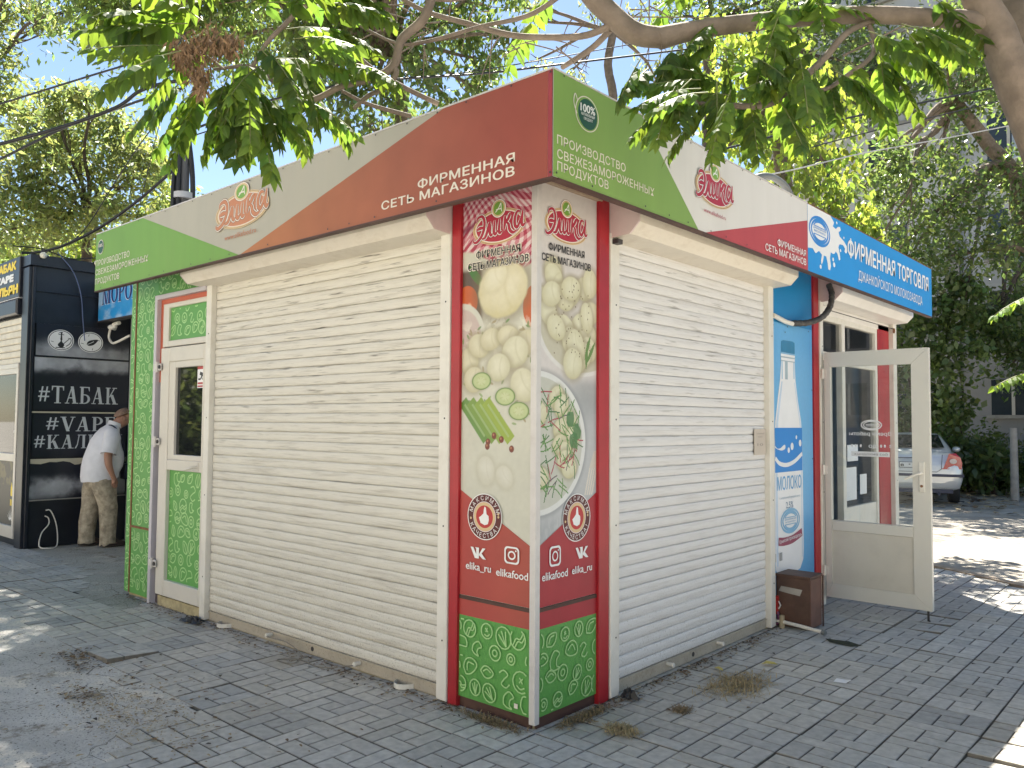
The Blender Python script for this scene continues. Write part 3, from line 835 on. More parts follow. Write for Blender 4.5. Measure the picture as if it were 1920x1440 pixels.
fl = fascia_box(FLF, -4.936, .383 - .001, 'fascia_sign', kiosk, FASC_C)
tag(fl, 'long fascia on the left wall, green at its far end and orange red at the corner')
d = Decal(FLF, .0015)
d.poly(FASC_G, [(-4.934, FZ0), (-2.44, FZ0), (-3.985, FZ1), (-4.934, FZ1)])
d.poly(ORANGE_RED, [(-2.42, FZ0), (.352, FZ0), (.352, FZ1), (-.37, FZ1)])
d.poly(mat('corner red', (.29, .04, .05), rough=.5, var=.08), [(.353, FZ0), (.380, FZ0), (.380, FZ1), (.353, FZ1)])
d.up()
d.text(LETTER_C, 'ФИРМЕННАЯ', -.565, .143, 2.879, 2.927, .02, spacing=1.05)
d.text(LETTER_C, 'СЕТЬ МАГАЗИНОВ', -.874, .143, 2.812, 2.860, .02, spacing=1.05)
for t, u1, v in (('ПРОИЗВОДСТВО', -4.22, 2.985), ('СВЕЖЕЗАМОРОЖЕННЫХ', -3.86, 2.902), ('ПРОДУКТОВ', -4.41, 2.818)):
    d.text(LETTER_C, t, -4.92, u1, v, v + .052, .008, spacing=1.05)
d.ell(LETTER_C, -4.82, 3.15, .062, .066); d.up(); d.ell(BADGE_DK, -4.82, 3.15, .056, .06); d.up()
d.text(LETTER_C, '100%', -4.86, -4.78, 3.15, 3.18, .02); d.up()
brand_logo(d, -2.79, -2.03, 2.945, 3.275, LOGO_OR, LOGO_ORD, LOGO_GOLD, LOGO_GRN, LETTER_C)
d.text(LOGO_OR, 'www.elikafood.ru', -2.63, -2.21, 2.888, 2.925, .004)
rgs = random.Random(5)
for k in range(22):
    u = -4.8 + k * .245 + rgs.uniform(-.05, .05)
    for v in (FZ0 + .018, FZ1 - .014):
        if rgs.random() < .8: d.ell(SCREW, u, v, .006, .006, 8)
d.build('lettering', fl)

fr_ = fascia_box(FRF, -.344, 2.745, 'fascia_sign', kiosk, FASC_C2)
tag(fr_, 'fascia on the right wall with green, white and red fields')
d = Decal(FRF, .0015)
d.poly(FASC_G2, [(-.343, FZ0), (1.055, FZ0), (.425, FZ1), (-.343, FZ1)])
d.poly(FASC_R2, [(1.14, FZ0), (2.744, FZ0), (2.744, 3.146)])
d.up()
for t, u1, v in (('ПРОИЗВОДСТВО', .268, 2.925), ('СВЕЖЕЗАМОРОЖЕННЫХ', .553, 2.857), ('ПРОДУКТОВ', .109, 2.797)):
    d.text(LETTER_C, t, -.314, u1, v, v + .044, .006, spacing=1.03)
cu, cv = -.072, 3.135
d.ell(LETTER_C, cu - .005, cv, .098, .088); d.up(2e-4); d.ell(FASC_G2, cu - .005, cv, .092, .083); d.up(2e-4)
d.stroke(LETTER_C, [(cu - .09, cv - .02), (cu - .115, cv + .03), (cu - .105, cv + .075), (cu - .085, cv + .05)], .006)
d.ell(BADGE_DK, cu, cv, .080, .076); d.up()
d.text(LETTER_W, '100%', cu - .06, cu + .06, cv + .005, cv + .045, .03, slope=.05)
d.text(LETTER_W, 'НАТУРАЛЬНЫЙ', cu - .055, cu + .058, cv - .015, cv - .001, .01, slope=.05)
d.text(LETTER_W, 'ПРОДУКТ', cu - .035, cu + .04, cv - .035, cv - .021, .01, slope=.05)
brand_logo(d, .995, 1.525, 2.935, 3.215, LOGO_RED, LOGO_DK, LOGO_GOLD, LOGO_GRN, LETTER_W)
d.text(LOGO_RED, 'www.elikafood.ru', 1.11, 1.395, 2.885, 2.912, .002)
d.text(LETTER_W, 'ФИРМЕННАЯ', 2.18, 2.69, 2.858, 2.905, .012)
d.text(LETTER_W, 'СЕТЬ МАГАЗИНОВ', 1.978, 2.69, 2.792, 2.840, .012)
for k in range(13):
    for v in (FZ0 + .018, FZ1 - .014):
        if rgs.random() < .8: d.ell(SCREW, -.3 + k * .245 + rgs.uniform(-.03, .03), v, .006, .006, 8)
d.build('lettering', fr_)


# ---- roller shutters
def shutter(fr, u0, u1, z0, z1, m, label, rail_l, rail_r, box_u, boxm, parent, pins, handles, seed, closed=True, curve_end=None):
    P = .0655; prof = []
    z = z0 + .075
    b = MB()
    while closed and z < z1 - .01:
        zt = min(z + P, z1)
        q = [(0, -.008), (.03, .0015), (.12, .0042), (.32, .0072), (.58, .0084), (.82, .0068), (.94, .004), (.97, .0005), (.99, -.008)]
        jn, jz = random.Random(int(z * 1000) + seed).gauss(0, .0009), random.Random(int(z * 777) + seed).gauss(0, .0012)
        prof += [(z + a * (zt - z) + jz, n + jn) for a, n in q]; z += P
    if closed:
        nseg = 14; us = np.linspace(u0, u1, nseg + 1); rgx = np.random.default_rng(seed)
        n = len(prof); off = rgx.normal(0, .0012, (nseg + 1)).cumsum() * .4
        V = [fr.P(u, zz, nn + off[i] - .02) for i, u in enumerate(us) for zz, nn in prof]
        F = [(i * n + k, (i + 1) * n + k, (i + 1) * n + k + 1, i * n + k + 1) for i in range(nseg) for k in range(n - 1)]
        b.add(V, F, m)
    else:
        b.box(fr, u0, u1, z1 - .09, z1 - .01, -.03, -.015, BOX_CLEAN, .004)
    cur = b.build('roller_shutter', parent); tag(cur, label)
    if closed:
        b = MB(); b.box(fr, u0 + .004, u1 - .004, z0, z0 + .073, -.035, -.008, BAR, .004); b.box(fr, u0 + .004, u1 - .004, z0 + .066, z0 + .0745, -.012, -.002, BAR)
        b.ell = None
        for q in pins[1]: b.tube([fr.P(q, z0 + .04, -.01), fr.P(q, z0 + .04, -.006)], .016, SCREW, 12)
        b.build('bottom_bar', cur)
        for q in pins[0]:
            b = MB(); b.tube([fr.P(q, z0 + .05, -.01), fr.P(q, z0 + .05, .035)], .013, WHITE_PVC, 12); b.tube([fr.P(q, z0 + .05, .036), fr.P(q, z0 + .05, .043)], [.016, .014], WHITE_PVC, 12); b.build('stopper', cur)
        for q in handles:
            b = MB(); A = [(q - .075 + .15 * t, .0 + .075 * math.sin(math.pi * t) ** .6) for t in np.linspace(0, 1, 15)]
            for (ua, na), (ub, nb) in zip(A[:-1], A[1:]):
                for zz in (0,):
                    b.add([fr.P(ua, z0 + .0, na - .01), fr.P(ub, z0 + .0, nb - .01), fr.P(ub, z0 + .03, nb - .01), fr.P(ua, z0 + .03, na - .01),
                           fr.P(ua, z0 + .0, na - .016), fr.P(ub, z0 + .0, nb - .016), fr.P(ub, z0 + .03, nb - .016), fr.P(ua, z0 + .03, na - .016)],
                          [(0, 1, 2, 3), (7, 6, 5, 4), (3, 2, 6, 7), (4, 5, 1, 0)], WHITE_PVC)
            b.build('pull_handle', cur)
    for (a, c) in (rail_l, rail_r):
        b = MB(); b.box(fr, a, c, .012, z1 + .01, -.05, .032, WHITE_PVC, .004)
        for zz in (.35, 1.0, 1.62, 2.3): b.tube([fr.P((a + c) / 2 + .008, zz, .031), fr.P((a + c) / 2 + .008, zz, .0335)], .0055, SCREW, 8)
        b.build('guide_rail', cur)
    if box_u:
        b = MB(); pr = [(-.03, 2.945), (.222, 2.945), (.222, 2.765), (.160, 2.702), (-.03, 2.690)]
        k = len(pr); A = [fr.P(box_u[0], z, n) for n, z in pr]; B = [fr.P(box_u[1], z, n) for n, z in pr]
        endm = mat('box end plate', (.62, .50, .48), rough=.45, var=.05, dirt=.2, dirtcol=(.3, .2, .18), dscale=12)
        b.add(A + B, [(i, (i + 1) % k, k + (i + 1) % k, k + i) for i in range(k)], boxm); b.add(A, [tuple(range(k))], endm); b.add(B, [tuple(range(k))[::-1]], endm)
        b.add([fr.P(box_u[0] - .0015, z, n) for n, z in pr] + [fr.P(box_u[0] + .012, z + (.002 if z < 2.8 else 0), n + .002) for n, z in pr], [(i, (i + 1) % k, k + (i + 1) % k, k + i) for i in range(k)], endm)
        if seed == 1:
            for uu in (-1.95, -1.48, -.96): b.box(fr, uu, uu + .03, 2.80, 2.84, .222, .2255, mat('tarnished plate', (.38, .27, .08), rough=.6, var=.3)); b.box(fr, uu + .01, uu + .02, 2.81, 2.83, .2258, .227, SCREW)
        b.build('shutter_box', cur)
    return cur


shutter(LW, -3.398, -.712, .006, 2.70, SHUT_L, 'closed roller shutter on the left wall, tinted with warm light', (-3.48, -3.402), (-.712, -.629), (-3.56, -.632), BOX_WHITE, kiosk,
        ([-2.48, -1.46], [-1.98]), [-3.12, -1.02], 1)
shutter(RW, .738, 2.84, .004, 2.715, SHUT_R, 'closed white roller shutter on the right wall', (.648, .738), (2.84, 2.925), (.652, 2.965), BOX_WHITE, kiosk,
        ([1.34, 2.02], [1.68]), [], 2)
b = MB(); b.box(RW, .66, .71, 2.66, 2.688, .033, .075, SCREW, .004); b.build('rail_bracket', kiosk)

# ---- red posts and corner boards
for fr, a, c in ((LW, -.626, -.556), (RW, .545, .645)):
    b = MB(); b.box(fr, a, c, .0, 2.95, -.06, .022, RED, .003); b.build('red_post', kiosk)
b = MB(); b.prism(WORLD, [(-.028, -.010), (.008, -.010), (.010, -.008), (.010, .028), (.0, .028), (.0, .0), (-.028, .0)], .03, 2.93, ALU); b.build('corner_trim', kiosk)


def pile(img, U, V, spots, light, shade, edge, seed):
    rg = np.random.default_rng(seed)
    for (x, y, rx, ry, an) in spots:
        ca, sa = math.cos(an), math.sin(an); du, dv = U - x, V - y
        a, c = (du * ca + dv * sa) / rx, (-du * sa + dv * ca) / ry; r = np.sqrt(a * a + c * c)
        img = mixc(img, sstep(1.45, .95, r) * .55, edge)
        t = np.clip(r, 0, 1) ** 2 * .55 + .35 * np.clip(.5 - (dv / ry) * .5, 0, 1)
        wob = fbm(U + x * 7, V + y * 5, seed, 18, 3) * .35
        colr = np.array(light) * (1 - np.clip(t + wob - .12, 0, 1)[..., None]) + np.array(shade) * np.clip(t + wob - .12, 0, 1)[..., None]
        r = r + .10 * (fbm(U + y * 3, V + x * 3, seed + 2, 14, 3) - .5); m = sstep(1.02, .90, r)[..., None]; img = img * (1 - m) + colr * m
        fold = np.exp(-((a - .1 - .35 * c * c) / .07) ** 2) * (np.abs(c) < .75) * sstep(1, .8, r) * .35
        img = mixc(img, fold, shade)
    return img


DOUGH, DSHADE, DEDGE = (.66, .63, .49), (.46, .42, .26), (.30, .26, .17)


def art_left(U, V):
    img = np.ones(U.shape + (3,)) * np.array((.54, .53, .44))
    img = img * (.93 + .14 * fbm(U, V, 4, 6)[..., None])
    # gingham cloth, bent into folds
    a = U * 21 + 2.2 * np.sin(V * 9 + U * 3) + V * 7; c = V * 19 + 1.9 * np.sin(U * 8 - V * 4) - U * 9
    w1, w2 = (np.abs((a % 1) - .5) < .25), (np.abs((c % 1) - .5) < .25)
    g = np.ones(U.shape + (3,)) * np.array((.68, .55, .55)); g[w1 ^ w2] = (.55, .22, .26); g[w1 & w2] = (.36, .03, .07)
    lim = 2.50 + .05 * np.sin(U * 9) - (U + .3) * .12
    img = mixc(img, sstep(-.01, .01, V - lim), (0, 0, 0)) + g * sstep(-.01, .01, V - lim)[..., None]
    fold = np.exp(-((V - (2.70 + .35 * (U + .55) - .9 * (U + .55) ** 2)) / .022) ** 2) * (U < -.25)
    img = mixc(img, fold * .8, (.16, .01, .05))
    img = mixc(img, sstep(.03, -.01, V - 2.46) * sstep(2.12, 2.2, V) * sstep(.02, -.02, U + .40), (.10, .07, .05))
    # leaf, tomatoes, plate, dumpling
    r = np.hypot((U + .46 + (V - 2.44) * .8) / .035, (V - 2.43) / .07); img = mixc(img, sstep(1.05, .9, r), (.05, .16, .03))
    for (x, y, rx, ry) in ((-.52, 2.285, .085, .095), (-.02, 2.22, .075, .115)):
        r = np.hypot((U - x) / rx, (V - y) / ry); img = mixc(img, sstep(1.03, .97, r), (.50, .10, .02)); h = np.hypot((U - x - .02) / .02, (V - y + .03) / .025)
        img = mixc(img, sstep(1.3, .4, h), (.78, .55, .36))
    img = pile(img, U, V, [(-.245, 2.335, .19, .165, .15)], (.72, .68, .53), (.52, .46, .24), (.16, .11, .05), 5)
    img = pile(img, U, V, [(-.30, 2.40, .10, .07, .5)], (.72, .69, .55), (.58, .53, .34), (.55, .5, .33), 6)
    r = np.hypot((U + .56) / .185, (V - 2.08) / .20); img = mixc(img, sstep(1.02, .98, r), (.56, .55, .47)); img = mixc(img, sstep(.86, .8, r), (.50, .40, .36))
    fl = sstep(.52, .6, fbm(U + 3, V, 9, 20)) * sstep(2.2, 2.12, V) * sstep(1.85, 1.95, V); img = mixc(img, fl * .5, (.74, .72, .6))
    # herbs, cucumber slices, greens, more dumplings
    rg = np.random.default_rng(12)
    for k in range(70):
        x, y, a = -.55 + .52 * rg.random(), 1.58 + .58 * rg.random(), rg.uniform(0, 3.14); ca, sa = math.cos(a), math.sin(a); q = (U - x) * ca + (V - y) * sa; p = -(U - x) * sa + (V - y) * ca
        img = mixc(img, sstep(1.2, .7, np.hypot(q / .018, p / .007)) * .8, [(.10, .22, .05), (.20, .30, .10), (.30, .24, .12)][int(rg.integers(3))])
    img = pile(img, U, V, [(-.50, 1.95, .08, .075, .4), (-.42, 2.03, .085, .07, -.3), (-.33, 2.06, .08, .065, .2), (-.46, 1.84, .08, .075, .1), (-.20, 2.07, .085, .06, -.2), (-.07, 2.03, .08, .07, .4)], (.66, .63, .48), (.44, .40, .24), (.30, .26, .15), 18)
    img = pile(img, U, V, [(-.15, 1.98, .10, .09, .3), (-.27, 1.90, .09, .08, 0), (-.09, 1.80, .09, .10, .6)], (.68, .66, .52), (.44, .42, .26), DEDGE, 8)
    for k, (x, y) in enumerate(((-.40, 1.83), (-.22, 1.74), (-.12, 1.66))):
        r = np.hypot((U - x) / .075, (V - y) / .05); img = mixc(img, sstep(1.35, .95, r + .1) * .5, (.2, .19, .12)); img = mixc(img, sstep(1.02, .95, r), (.12, .22, .05)); img = mixc(img, sstep(.95, .78, r), (.44, .50, .25)); img = mixc(img, sstep(.55, .3, r) * .5, (.56, .58, .36)); img = mixc(img, ((np.sin(np.arctan2(V - y, U - x) * 6) > .75) & (r < .55) & (r > .25)) * .5, (.36, .40, .18))
    for k in range(4):
        x0 = -.53 + .06 * k; L = np.abs((U - x0) * .62 + (V - 1.70) * .55); al = (U - x0) * .55 - (V - 1.70) * .62
        img = mixc(img, sstep(.032, .026, L) * (al > -.02) * (al < .22), (.12 + .05 * k, .24 + .04 * k, .05)); img = mixc(img, sstep(.008, .004, L) * (al > 0) * (al < .2) * .6, (.34, .44, .2))
    img = pile(img, U, V, [(-.36, 1.33, .07, .085, .2), (-.22, 1.30, .06, .07, .7)], (.62, .61, .53), (.48, .46, .36), (.45, .43, .33), 7)
    for (x, y) in ((-.345, 1.49), (-.30, 1.525), (-.245, 1.505), (-.17, 1.455), (-.35, 1.465)):
        r = np.hypot((U - x) / .018, (V - y) / .019); img = mixc(img, sstep(1.1, .9, r), (.16, .03, .015)); img = mixc(img, sstep(.5, .2, np.hypot((U - x + .004) / .018, (V - y - .005) / .019)), (.4, .16, .08))
    return img


def art_right(U, V):
    top = np.array((.60, .56, .53)); bot = np.array((.44, .45, .45))
    t = sstep(1.9, 1.7, V)[..., None]; img = top * (1 - t) + bot * t
    img = img * (.93 + .14 * fbm(U, V, 14, 9)[..., None])
    img = mixc(img, (sstep(1.88, 1.80, V) * sstep(.15, .45, U) * sstep(1.55, 1.75, V)) * .5, (.22, .23, .23))
    r = np.hypot((U - .36) / .30, (V - 2.13) / .33)
    # bowl
    r = np.hypot((U - .40) / .40, (V - 2.15) / .285); img = mixc(img, sstep(1.03, 1.0, r) * (V < 2.15), (.66, .64, .6)); img = mixc(img, sstep(.95, .92, r) * (V < 2.15), (.5, .47, .36))
    rg = np.random.default_rng(3)
    sp = [(.08 + .44 * rg.random() ** .8, y, .075 + .02 * rg.random(), .062 + .02 * rg.random(), rg.uniform(-.9, .9)) for y in np.linspace(2.43, 1.95, 15)]
    sp += [(.13, 2.30, .09, .07, .4), (.17, 2.12, .085, .07, -.4), (.30, 2.35, .09, .07, .2), (.48, 2.40, .07, .09, 0), (.45, 2.2, .06, .09, .2), (.35, 2.03, .08, .10, .4), (.32, 1.93, .09, .09, -.2)]
    img = pile(img, U, V, sp, (.72, .70, .53), (.50, .46, .27), (.33, .28, .17), 15)
    for k in range(60):
        x, y = .15 + .33 * rg.random(), 1.95 + .45 * rg.random(); img = mixc(img, sstep(1.2, .6, np.hypot((U - x) / .004, (V - y) / .005)), (.12, .08, .04))
    for (x, y, a) in ((.46, 2.03, 1.2), (.49, 2.0, 1.0), (.45, 1.98, 1.5)):
        ca, sa = math.cos(a), math.sin(a); q = (U - x) * ca + (V - y) * sa; p = -(U - x) * sa + (V - y) * ca
        img = mixc(img, (np.abs(p) < .012 * (1 - (q / .08) ** 2)) * (np.abs(q) < .08) * 1.0, (.12, .22, .05))
    # lower plate with salad
    r = np.hypot((U - .02) / .42, (V - 1.49) / .385); img = mixc(img, sstep(1.09, 1.0, r) * .5, (.2, .21, .22)); img = mixc(img, sstep(1.005, .995, r), (.66, .66, .63)); img = mixc(img, sstep(.93, .915, r), (.50, .50, .43))
    sp = [(.03 + .33 * rg.random(), y, .07, .06, rg.uniform(-1, 1)) for y in np.linspace(1.78, 1.22, 14)]
    sp = [s for s in sp if math.hypot((s[0] - .02) / .42, (s[1] - 1.49) / .385) < .8]
    img = pile(img, U, V, sp, (.70, .68, .52), (.50, .46, .25), (.30, .27, .14), 21)
    for k in range(95):
        x, y, a = .02 + .36 * rg.random(), 1.22 + .55 * rg.random(), rg.uniform(0, 3.14)
        if math.hypot((x - .02) / .42, (y - 1.49) / .385) > .92: continue
        ca, sa = math.cos(a), math.sin(a); q = (U - x) * ca + (V - y) * sa; p = -(U - x) * sa + (V - y) * ca + 3 * q * q * rg.uniform(-1, 1)
        col = [(.10, .24, .05), (.06, .16, .05), (.35, .05, .07), (.12, .08, .10)][rg.choice(4, p=[.5, .22, .18, .1])]
        img = mixc(img, (np.abs(p) < .0035) * (np.abs(q) < .05) * 1.0, col)
    for (x, y) in ((.36, 1.55), (.30, 1.62), (.33, 1.50)):
        r2 = np.hypot((U - x) / .04, (V - y) / .05) + .5 * (fbm(U, V, 23, 40, 2) - .5); img = mixc(img, sstep(1, .85, r2) * .9, (.05, .17, .05))
    # fork
    for k in range(4):
        x0 = .447 + .021 * k; q = U - x0 - (V - 1.22) * .32; img = mixc(img, (np.abs(q) < .007) * (V > 1.19 + .0 * k) * (V < 1.345), (.62, .58, .5))
    q = U - .478 - (V - 1.22) * .32; img = mixc(img, (np.abs(q) < .04 - .16 * np.clip(V - 1.345, 0, .2)) * (V >= 1.34) * (V < 1.44), (.56, .52, .45))
    k = sstep(.5, .62, fbm(U * 3, V, 31, 14, 3)) * sstep(1.12, 1.02, V) * (U > .03); img = mixc(img, k * .5, (.32, .34, .35))
    return img


for side in (0, 1):
    fr = (LW, RW)[side]; u0, u1 = ((-.555, -.028), (.028, .545))[side]
    b = MB(); b.box(fr, u0, u1, .50, 2.93, -.02, -.004, FASC_C2); b.box(fr, u0, u1, .602, .622, -.006, .006, BROWN_TRIM); b.box(fr, u0, u1, .0, .06, -.03, -.008, BROWN_TRIM)
    if side: b.box(fr, u0, u1 + .02, 2.895, 2.94, -.004, .03, mat('wood lath', (.36, .27, .19), rough=.7, var=.15))
    cp_ = b.build('corner_board', kiosk); tag(cp_, ('tall advertising board with chequered cloth on the corner, left face', 'tall advertising board with a bowl of dumplings on the corner, right face')[side])
    painted('picture', fr, u0, u1, .625, 2.90, .0, .0036, (art_left, art_right)[side], cp_)
    d = Decal(fr, .002)
    rl, rr = ((1.214, .945), (.945, 1.20))[side]
    redp = mat_gradx('board red left', (.40, .055, .045), (.37, .075, .05), -.55, 0) if side == 0 else mat('board red right', (.36, .025, .035), rough=.5, var=.08)
    d.poly(redp, [(u0, .625), (u1, .625), (u1, rr), (u0, rl)])
    d.rect(redp, u0, u1, .512, .602)
    d.rect(GREEN, u0, u1, .06, .5125); d.up()
    if side == 0:
        brand_logo(d, -.487, -.065, 2.585, 2.845, LOGO_RED, LOGO_DK, LOGO_GOLD, LOGO_GRN, LETTER_W)
        for t, a, c, z in (('ФИРМЕННАЯ', -.443, -.112, 2.528), ('СЕТЬ МАГАЗИНОВ', -.505, -.05, 2.464)):
            d.text(LETTER_C, t, a - .004, c + .004, z - .001, z + .042, .022, grow=.055); d.up(); d.text(LETTER_K, t, a, c, z, z + .040, .018); d.up()
        round_badge(d, -.359, 1.076, .131, .128)
        vk_icon(d, -.463, -.345, .842, .902, LETTER_W); camera_icon(d, -.155, .887, .053, .046, LETTER_W)
        d.text(LETTER_W, 'elika_ru', -.498, -.307, .776, .818, .015); d.text(LETTER_W, 'elikafood', -.266, -.039, .768, .81, .015)
        d.rect(LETTER_C, -.13, -.105, .09, .115)
    else:
        brand_logo(d, .052, .462, 2.59, 2.845, LOGO_RED, LOGO_DK, LOGO_GOLD, LOGO_GRN, LETTER_W)
        for t, a, c, z in (('ФИРМЕННАЯ', .097, .421, 2.537), ('СЕТЬ МАГАЗИНОВ', .038, .481, 2.472)):
            d.text(LETTER_K, t, a, c, z, z + .04, .018)
        round_badge(d, .353, 1.072, .128, .133)
        camera_icon(d, .161, .882, .049, .054, LETTER_W); vk_icon(d, .343, .462, .842, .905, LETTER_W)
        d.text(LETTER_W, 'elikafood', .051, .271, .762, .806, .015); d.text(LETTER_W, 'elika_ru', .31, .495, .765, .807, .015)
    doodles(d, u0 + .004, u1 - .004, .066, .508, .118, .0078, 10 + side)
    d.build('lettering', cp_)

# ---- left wall beside the shutter: green boards and the service door
b = MB(); b.box(LW, -4.92, -4.382, .03, 2.95, -.02, .012, GREEN); b.box(LW, -4.382, -3.40, 2.70, 2.95, -.02, .010, GREEN)
b.box(LW, -4.826, -4.804, .03, 2.93, .012, .018, RUST); b.box(LW, -4.804, -4.384, .618, .638, .012, .018, RUST)
b.box(WORLD, -4.93, -4.905, .012, 3.8, .03, 2.95, GREEN)
d = Decal(LW, .0125); d.v, d.f, d.m, d.c, d.sm, d.mats = b.v, b.f, b.m, b.c, b.sm, b.mats
doodles(d, -4.918, -4.828, .035, 2.90, .128, .0105, 21); doodles(d, -4.80, -4.385, .64, 2.93, .128, .0105, 22); doodles(d, -4.80, -4.385, .035, .616, .128, .0105, 23)
doodles(d, -4.38, -3.58, 2.705, 2.93, .128, .0105, 24)
d.build('green_board', kiosk)
FRAMEW = mat('door frame white', (.62, .58, .51), rough=.35, var=.05, dirt=.25, dirtcol=(.36, .3, .22), dscale=5)
FRAMEL = mat('door frame lilac grey', (.50, .47, .50), rough=.35, var=.05)
b = MB()
b.box(LW, -4.382, -4.335, .0, 2.66, -.02, .045, FRAMEL, .003); b.box(LW, -4.382, -3.482, 2.66, 2.70, -.02, .045, FRAMEL, .003)
b.box(LW, -4.335, -4.262, 1.93, 2.66, -.02, .006, SOC); b.box(LW, -4.262, -3.482, 2.618, 2.66, -.02, .006, SOC); b.box(LW, -4.335, -4.29, .0, 1.93, -.03, -.01, mat('dark gap', (.09, .07, .08), rough=.8))
b.box(LW, -4.25, -3.482, .0, .085, -.02, .01, WOODPL)
# transom frame and leaf frame
b.box(LW, -4.262, -4.16, 2.235, 2.615, -.02, .02, FRAMEW, .004); b.box(LW, -4.16, -3.482, 2.575, 2.615, -.02, .02, FRAMEW, .004); b.box(LW, -4.16, -3.482, 2.235, 2.287, -.02, .02, FRAMEW, .004)
for r in ((-4.255, -4.105, .10, 2.225), (-3.50, -3.482, .10, 2.225)): b.box(LW, *r, -.02, .034, FRAMEW, .005)
for z0, z1 in ((.10, .236), (1.172, 1.262), (2.10, 2.225)): b.box(LW, -4.105, -3.50, z0, z1, -.02, .034, FRAMEW, .005)
for r in ((-4.105, -4.00, 1.262, 2.10), (-3.525, -3.50, 1.262, 2.10)): b.box(LW, *r, -.02, .026, FRAMEW, .004)
for z0, z1 in ((1.262, 1.305), (2.045, 2.10)): b.box(LW, -4.00, -3.525, z0, z1, -.02, .026, FRAMEW, .004)
dr = b.build('door', kiosk); tag(dr, 'narrow white service door with dark glass and green panels')
b = MB(); b.box(LW, -4.00, -3.525, 1.305, 2.045, -.018, .002, DARKGLASS); b.build('glass_pane', dr)
for k, r in enumerate(((-4.16, -3.482, 2.287, 2.575), (-4.105, -3.50, .236, 1.172))):
    d = Decal(LW, .0005); d.box(LW, *r, -.02, .0, GREEN); doodles(d, r[0] + .003, r[1] - .003, r[2] + .003, r[3] - .003, .128, .0105, 30 + k)
    d.build('door_panel', dr)
for z in (2.06, 1.41, .36):
    b = MB(); b.box(LW, -4.355, -4.215, z - .03, z + .03, .045, .056, ALU, .003); b.tube([LW.P(-4.275, z - .045, .058), LW.P(-4.275, z + .045, .058)], .014, ALU, 10)
    b.tube([LW.P(-4.23, z, .056), LW.P(-4.23, z, .066)], .017, SCREW, 10); b.build('hinge', dr)
b = MB(); b.tube([LW.P(-3.56, 1.215, .034), LW.P(-3.56, 1.215, .075), LW.P(-3.60, 1.205, .08), LW.P(-3.68, 1.19, .08)], .010, FRAMEW, 8); b.box(LW, -3.58, -3.54, 1.18, 1.25, .034, .042, FRAMEW); b.build('handle', dr)
b = Decal(LW, .003); STK = mat('sticker red', (.42, .06, .06), rough=.5)
b.rect(LETTER_W, -3.655, -3.53, 1.865, 2.043); b.up(); b.rect(STK, -3.655, -3.53, 2.02, 2.043); b.rect(STK, -3.65, -3.535, 1.895, 1.912); b.rect(STK, -3.65, -3.535, 1.872, 1.886)
b.poly(LETTER_K, [(-3.61, 2.0), (-3.55, 1.985), (-3.56, 1.955), (-3.62, 1.975)]); b.rect(LETTER_K, -3.64, -3.60, 1.93, 1.945); b.poly(LETTER_K, [(-3.605, 1.945), (-3.59, 1.97), (-3.58, 1.965), (-3.59, 1.935)]); b.ring(LETTER_K, -3.562, 1.955, .022, .024, .008, 16)
b.build('warning_sticker', dr)
# grey conduit arching off the roof
b = MB(); PIPEM = mat('grey pipe', (.14, .15, .15), rough=.5, var=.15)
b.tube(smooth_line([(-.1, 2.1, 3.2), (.1, 2.32, 3.40), (.18, 2.50, 3.47), (.21, 2.72, 3.45), (.22, 2.86, 3.36), (.22, 2.92, 3.22)], 6), .026, PIPEM, 10); b.build('conduit_pipe', kiosk)

# paper notice taped to the right shutter
pn = MB(); pn.box(RW, 2.63, 2.83, 1.36, 1.56, -.004, .0, mat('aged paper', (.55, .48, .40), rough=.8, var=.08)); pn_o = pn.build('paper_notice')
tag(pn_o, 'small paper notice taped to the right edge of the white shutter', 'notice')
d = Decal(RW, .001); PEN = mat('faint print', (.33, .28, .24), rough=.8)
d.text(PEN, 'Технический', 2.66, 2.80, 1.52, 1.532, 0); d.text(PEN, 'перерыв', 2.69, 2.77, 1.495, 1.507, 0); d.text(PEN, '10 минут', 2.68, 2.78, 1.43, 1.45, .01); d.build('lettering', pn_o)

# ================================================================== DAIRY SHOP (right-hand part of the row)
shop = thing('dairy_shop', 'blue fronted milk shop joined to the kiosk, with open door and blue fascia', 'shop', (0, 5.1, 0))
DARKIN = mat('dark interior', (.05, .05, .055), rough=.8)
b = MB()
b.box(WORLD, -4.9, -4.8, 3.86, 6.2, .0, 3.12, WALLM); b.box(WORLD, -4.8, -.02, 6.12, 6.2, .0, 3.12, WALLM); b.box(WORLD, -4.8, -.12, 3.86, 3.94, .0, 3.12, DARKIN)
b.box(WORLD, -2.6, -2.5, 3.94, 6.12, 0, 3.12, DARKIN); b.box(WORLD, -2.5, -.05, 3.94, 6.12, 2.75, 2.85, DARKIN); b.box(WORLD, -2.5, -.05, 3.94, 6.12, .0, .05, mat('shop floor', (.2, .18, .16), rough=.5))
b.box(WORLD, -.10, -.02, 3.80, 6.2, 2.72, 3.12, WALLM); b.box(WORLD, -.9, -.85, 4.6, 6.1, .05, 1.1, mat('shop counter', (.3, .32, .35), rough=.5))
b.build('wall', shop)
b = MB(); b.box(WORLD, -4.93, .36, 3.93, 6.18, 3.17, 3.21, mat('roof sheet', (.3, .29, .28))); b.box(WORLD, .0, .35, 2.9, 6.15, 2.95, 2.965, GREY_SOFFIT); b.build('roof', shop)
fb = MB(); fb.box(FRF, 2.747, 6.172, FZ0, FZ1, -.03, .0, BLUE_SIGN); fb.box(FRF, 2.747, 6.172, FZ0 - .010, FZ0 - .001, -.04, .004, BROWN_TRIM); fb.box(FRF, 2.747, 6.172, FZ1 + .001, FZ1 + .008, -.05, .003, RUST)
